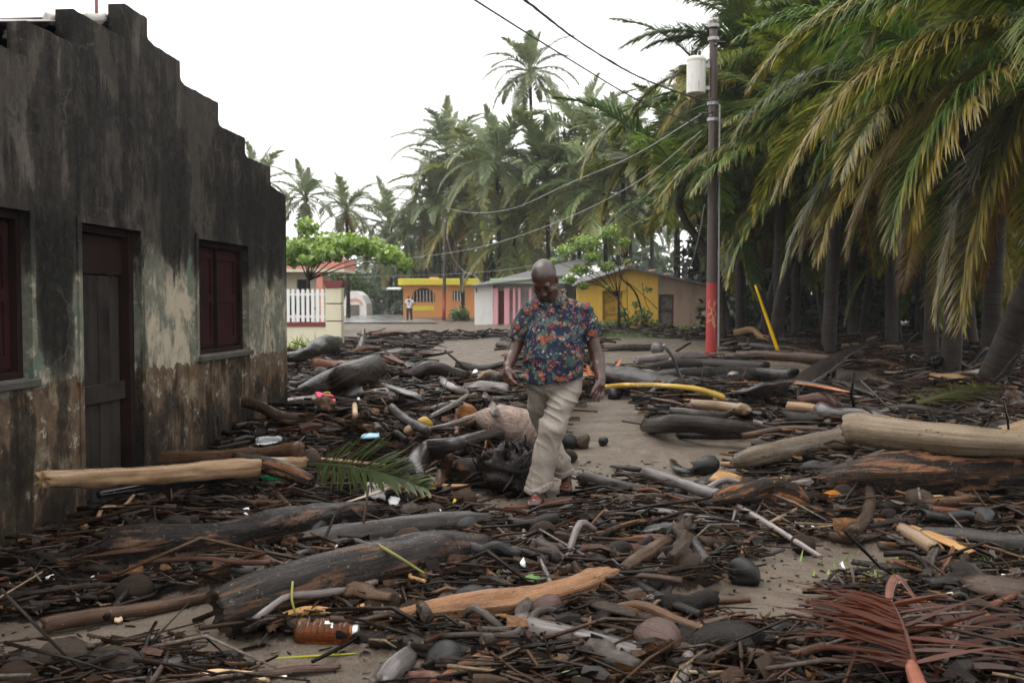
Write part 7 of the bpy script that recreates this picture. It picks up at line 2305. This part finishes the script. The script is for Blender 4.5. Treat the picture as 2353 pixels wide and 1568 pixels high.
WORD = {'bark_dark': 'dark', 'bark_smooth': 'smooth dark', 'brown': 'brown', 'red': 'reddish', 'grey': 'grey', 'lilac': 'bleached', 'tan': 'tan', 'cream': 'pale', 'bark_split': 'rough dark', 'husk': 'fibrous', 'black': 'black', 'gourd': 'grey brown', 'orange': 'orange'}
def scatter(name, noun, cat, count, y0, y1, mats, lens, asp, variants, size_word, pw=1.0, pitch=.06, lift=(0, .04), steep=.006, **kw):
    for i in range(count):
        x, y = place(y0, y1, pw)
        m = R.choices([q[0] for q in mats], [q[1] for q in mats])[0]
        k = R.randrange(variants)
        me = proto(name, m, k, aspect=asp, **dict(kw))
        o = bpy.data.objects.new(name, me); COL.objects.link(o)
        L = R.uniform(*lens) * (1 + .25 * (y > 9))
        t = R.uniform(.7, 1.35)
        o.scale = (L, L * t, L * t)
        p_ = R.gauss(0, pitch)
        if R.random() < steep:
            p_ = R.choice((-1, 1)) * R.uniform(.4, .9)
        o.rotation_euler = (R.uniform(0, 6.28), p_, R.gauss(0, .75))
        o.location = (x, y, hz(x, y) + asp * L * t * .6 + R.uniform(*lift) + abs(sin(p_)) * L * .42)
        z = zone(x, y)
        relate(f'{size_word} {WORD[m]} {noun}', x, y, f'{WORD[m]} {noun}s {z}', o, cat)

MIXD = [('bark_dark', 5), ('bark_smooth', 2), ('brown', 4), ('red', 3), ('grey', 4), ('lilac', 3.5), ('tan', 1.4), ('bark_split', 2)]
scatter('stick', 'stick', 'stick', 175, 3.7, 8.0, MIXD, (.28, .85), .026, 9, 'slim', 1.3, steep=0, seg=8, rings=14, bend=.042)
scatter('stick', 'stick', 'stick', 110, 8.0, 16.0, MIXD, (.5, 1.2), .026, 9, 'slim', 1.0, seg=8, rings=14, bend=.042)
scatter('stick', 'stick', 'stick', 14, 16, 34, MIXD, (.7, 1.4), .026, 9, 'slim', 1.0, seg=8, rings=14, bend=.042)
scatter('wood_chunk', 'wood chunk', 'wood', 110, 3.7, 9.0, [('bark_dark', 5), ('bark_split', 3), ('brown', 2), ('grey', 3), ('husk', 2), ('black', 2)], (.14, .34), .17, 8, 'stubby', 1.3, seg=11, rings=12, bend=.05, rough=.16, groove=.12, ragged=.7, flat=.6)
scatter('wood_chunk', 'wood chunk', 'wood', 110, 9.0, 22.0, [('bark_dark', 5), ('bark_split', 3), ('brown', 2), ('grey', 3), ('husk', 2), ('lilac', 2)], (.25, .6), .17, 8, 'stubby', 1.0, seg=11, rings=12, bend=.05, rough=.16, groove=.12, ragged=.7, flat=.6)
scatter('driftwood_log', 'log', 'log', 70, 8.3, 16.5, MIXD, (.55, 1.3), .048, 8, 'short', 1.0, seg=12, rings=18, bend=.05, rough=.13, groove=.06, pitch=.05, steep=0)
scatter('driftwood_log', 'log', 'log', 125, 18.0, 62.0, MIXD, (.7, 1.8), .036, 8, 'long', .8, seg=10, rings=16, bend=.05, rough=.13, groove=.06, pitch=.04, lift=(0, .1), steep=0)
for i in range(64):
    y0, y1 = (3.9, 9.0) if i < 20 else (9, 22)
    x, y = place(y0, y1)
    m = R.choice(['black', 'husk', 'husk', 'gourd', 'black'])
    key = (R.randrange(4), m)
    if key not in nutvar:
        me = nutmesh[key[0]].copy(); me.materials.append(M[m]); nutvar[key] = me
    o = bpy.data.objects.new('coconut', nutvar[key]); COL.objects.link(o)
    r = R.uniform(.045, .085)
    o.location = (x, y, hz(x, y) + r * .7); o.scale = (r, r, r * R.uniform(.9, 1.2))
    o.rotation_euler = (R.uniform(0, 3), R.uniform(0, 3), R.uniform(0, 6))
    z = zone(x, y)
    relate(f'{WORD[m]} coconut lying', x, y, f'{WORD[m]} coconuts {z}', o, 'coconut')
# torn plastic and foam flakes
flake = []
for s in range(5):
    rg = np.random.default_rng(s)
    a = np.linspace(0, 2 * pi, 9, endpoint=False)
    rr = .5 * (.6 + .5 * rg.random(9))
    V = [(r * cos(t), r * sin(t) * .6, .12 * rg.normal()) for r, t in zip(rr, a)] + [(0, 0, .16)]
    V += [(x, y, z - .08) for x, y, z in V]
    F = [(i, (i + 1) % 9, 9) for i in range(9)] + [(10 + (i + 1) % 9, 10 + i, 19) for i in range(9)] + [(i, 10 + i, 10 + (i + 1) % 9, (i + 1) % 9) for i in range(9)]
    o = mesh_obj('plastic_scrap', V, F, M['foam'], None, True); flake.append(o.data); bpy.data.objects.remove(o)
for i in range(170):
    y0, y1 = (4.5, 9.0) if i < 70 else (9, 20)
    x, y = place(y0, y1)
    o = bpy.data.objects.new('plastic_scrap', R.choice(flake)); COL.objects.link(o)
    s = R.uniform(.018, .06) * (1 + .6 * (y > 9))
    o.scale = (s, s, s); o.location = (x, y, hz(x, y) + .03 + R.uniform(0, .05)); o.rotation_euler = (R.uniform(-.9, .9), R.uniform(-.9, .9), R.uniform(0, 6))
    z = zone(x, y)
    relate('small white plastic scrap', x, y, f'white plastic scraps {z}', o, 'plastic scrap')

# crumbs: twigs, splinters and bark flakes nobody could count
lm = NT('twig and bark crumbs')
lc = lm.n('ShaderNodeVertexColor', layer_name='col').outputs[0]
ln = lm.noise(lm.co('Object'), 45, 4, .65)
lm.bump(ln, .6, .006)
lm.set(lm.mix(lm.ramp(ln, [(.35, .6), (.6, 0)]), lc, (.012, .008, .006)), lm.ramp(lm.noise(lm.co('Object'), 7, 3, .6), [(.3, .08), (.7, .36)]), **{'Specular IOR Level': .10})
PAL = np.array([(.007, .0048, .0035), (.013, .0085, .006), (.030, .018, .011), (.068, .038, .022), (.070, .050, .040), (.125, .103, .090), (.055, .023, .013), (.17, .085, .036), (.26, .185, .115), (.007, .006, .005)])
PW = np.array([20, 20, 15, 9, 9, 4.5, 7, 2.2, 1.2, 12.0]); PW /= PW.sum()
def crumbs(name, n, y0, y1, pw, lens, rads, flat, seed, need=.5, liftmax=.06, edge=False, light=1.0):
    rg = np.random.default_rng(seed)
    X, Yv = np.empty(0), np.empty(0)
    while len(X) < n:
        u = rg.random(n * 2)
        y = (y0 ** pw + (y1 ** pw - y0 ** pw) * u) ** (1 / pw)
        x = rg.uniform(-.60, .60, n * 2) * y
        mk_ = mulch(x, y)
        ok = mk_ > need
        if edge:
            ok = rg.random(n * 2) < .05 + .95 * ok
        ok &= ~((y < 10.75) & (x < wall_x(y) + .05))
        ok &= ~((np.abs(x - MANX) < .22) & (y > 6.6) & (y < 7.7) & (rg.random(n * 2) < .9))
        ok &= ~((y > 29.3) & (y < 40) & (x < -5.3))
        X = np.concatenate([X, x[ok]]); Yv = np.concatenate([Yv, y[ok]])
    X, Yv = X[:n], Yv[:n]
    Z = hmap(X, Yv)
    far = 1 + .06 * np.clip(Yv - 6, 0, 30)
    L = rg.uniform(*lens, n) * (.5 + rg.random(n)) * far
    r = rg.uniform(*rads, n) * far
    yaw = rg.normal(0, .8, n); pit = rg.normal(0, .07, n)
    pit = np.where(rg.random(n) < .012, rg.normal(0, .5, n), pit)
    d = np.stack([np.cos(yaw) * np.cos(pit), np.sin(yaw) * np.cos(pit), np.sin(pit)], 1)
    s = np.stack([-np.sin(yaw), np.cos(yaw), np.zeros(n)], 1)
    t = np.cross(d, s)
    ro = rg.random(n)[:, None] * pi
    s, t = s * np.cos(ro) + t * np.sin(ro), t * np.cos(ro) - s * np.sin(ro)
    c = np.stack([X, Yv, Z + r * .6 + rg.random(n) ** 2 * liftmax * far + np.abs(np.sin(pit)) * L * .4], 1)
    bend = rg.normal(0, .10, (n, 1)) * L[:, None]
    V = np.empty((n, 12, 3))
    fl = flat if flat else 1.0
    for k, a in enumerate((-.5, 0, .5)):
        q = c + d * (L * a)[:, None] + (s * .7 + t * .4) * (bend if a == 0 else 0)
        w = (r * (1, .95, .6)[k] * rg.uniform(.75, 1.2, n))[:, None]
        V[:, 4 * k + 0] = q + s * w; V[:, 4 * k + 1] = q + t * w * fl; V[:, 4 * k + 2] = q - s * w; V[:, 4 * k + 3] = q - t * w * fl
    base_ = np.arange(n)[:, None, None] * 12
    fq = []
    for k in (0, 4):
        for j in range(4):
            fq.append((k + j, k + (j + 1) % 4, k + 4 + (j + 1) % 4, k + 4 + j))
    fq += [(3, 2, 1, 0), (8, 9, 10, 11)]
    F = (np.array(fq)[None] + base_).reshape(-1, 4)
    col = PAL[rg.choice(len(PAL), n, p=(PW * np.array((1, 1, 1, light, light, light, light, light, light, 1))) / (PW * np.array((1, 1, 1, light, light, light, light, light, light, 1))).sum())] * rg.uniform(.7, 1.35, (n, 1))
    col = np.repeat(col, 12, 0)
    col = col * .8
    o = mesh_obj(name, V.reshape(-1, 3).tolist(), F.tolist(), lm.m, None, True if not flat else False, None, col)
    kind(o, 'stuff')
    return o
crumbs('twig_litter', 11000, 3.5, 8.0, 1.6, (.05, .24), (.0025, .008), None, 1, light=1.4)
crumbs('twig_litter', 3200, 3.5, 9.0, 1.5, (.2, .55), (.005, .013), None, 11, light=1.6)
crumbs('bark_litter', 3700, 3.5, 8.0, 1.6, (.04, .13), (.010, .026), .35, 2)
crumbs('twig_litter', 10500, 8.0, 16.0, 1.3, (.12, .45), (.006, .016), None, 3, liftmax=.12, light=1.8)
crumbs('bark_litter', 5500, 8.0, 16.0, 1.3, (.07, .2), (.018, .04), .4, 4, liftmax=.1, light=1.8)
crumbs('twig_litter', 9000, 16.0, 48.0, 1.0, (.12, .4), (.008, .02), None, 5, light=1.8)
crumbs('leaf_litter', 1700, 3.5, 9.5, 1.5, (.06, .16), (.016, .038), .10, 12, light=2.2)
crumbs('chip_litter', 2600, 3.4, 9.0, 1.5, (.012, .05), (.003, .007), .5, 6, need=-1, liftmax=.004)
# fine drizzle of small round things: nuts and seeds between the sticks

# ---------------------------------------------------------------- rain haze in the air
hz_ = MB().box(-320, 420, -30, 330, -1.2, 48).build('haze', None)
hm = bpy.data.materials.new('rain haze'); hm.use_nodes = True
ht = hm.node_tree; ht.nodes.clear()
ho = ht.nodes.new('ShaderNodeOutputMaterial'); hv = ht.nodes.new('ShaderNodeVolumePrincipled')
hv.inputs['Color'].default_value = (.93, .95, .97, 1); hv.inputs['Density'].default_value = .00042
ht.links.new(hv.outputs[0], ho.inputs['Volume'])
hz_.data.materials.append(hm)
kind(hz_, 'stuff')
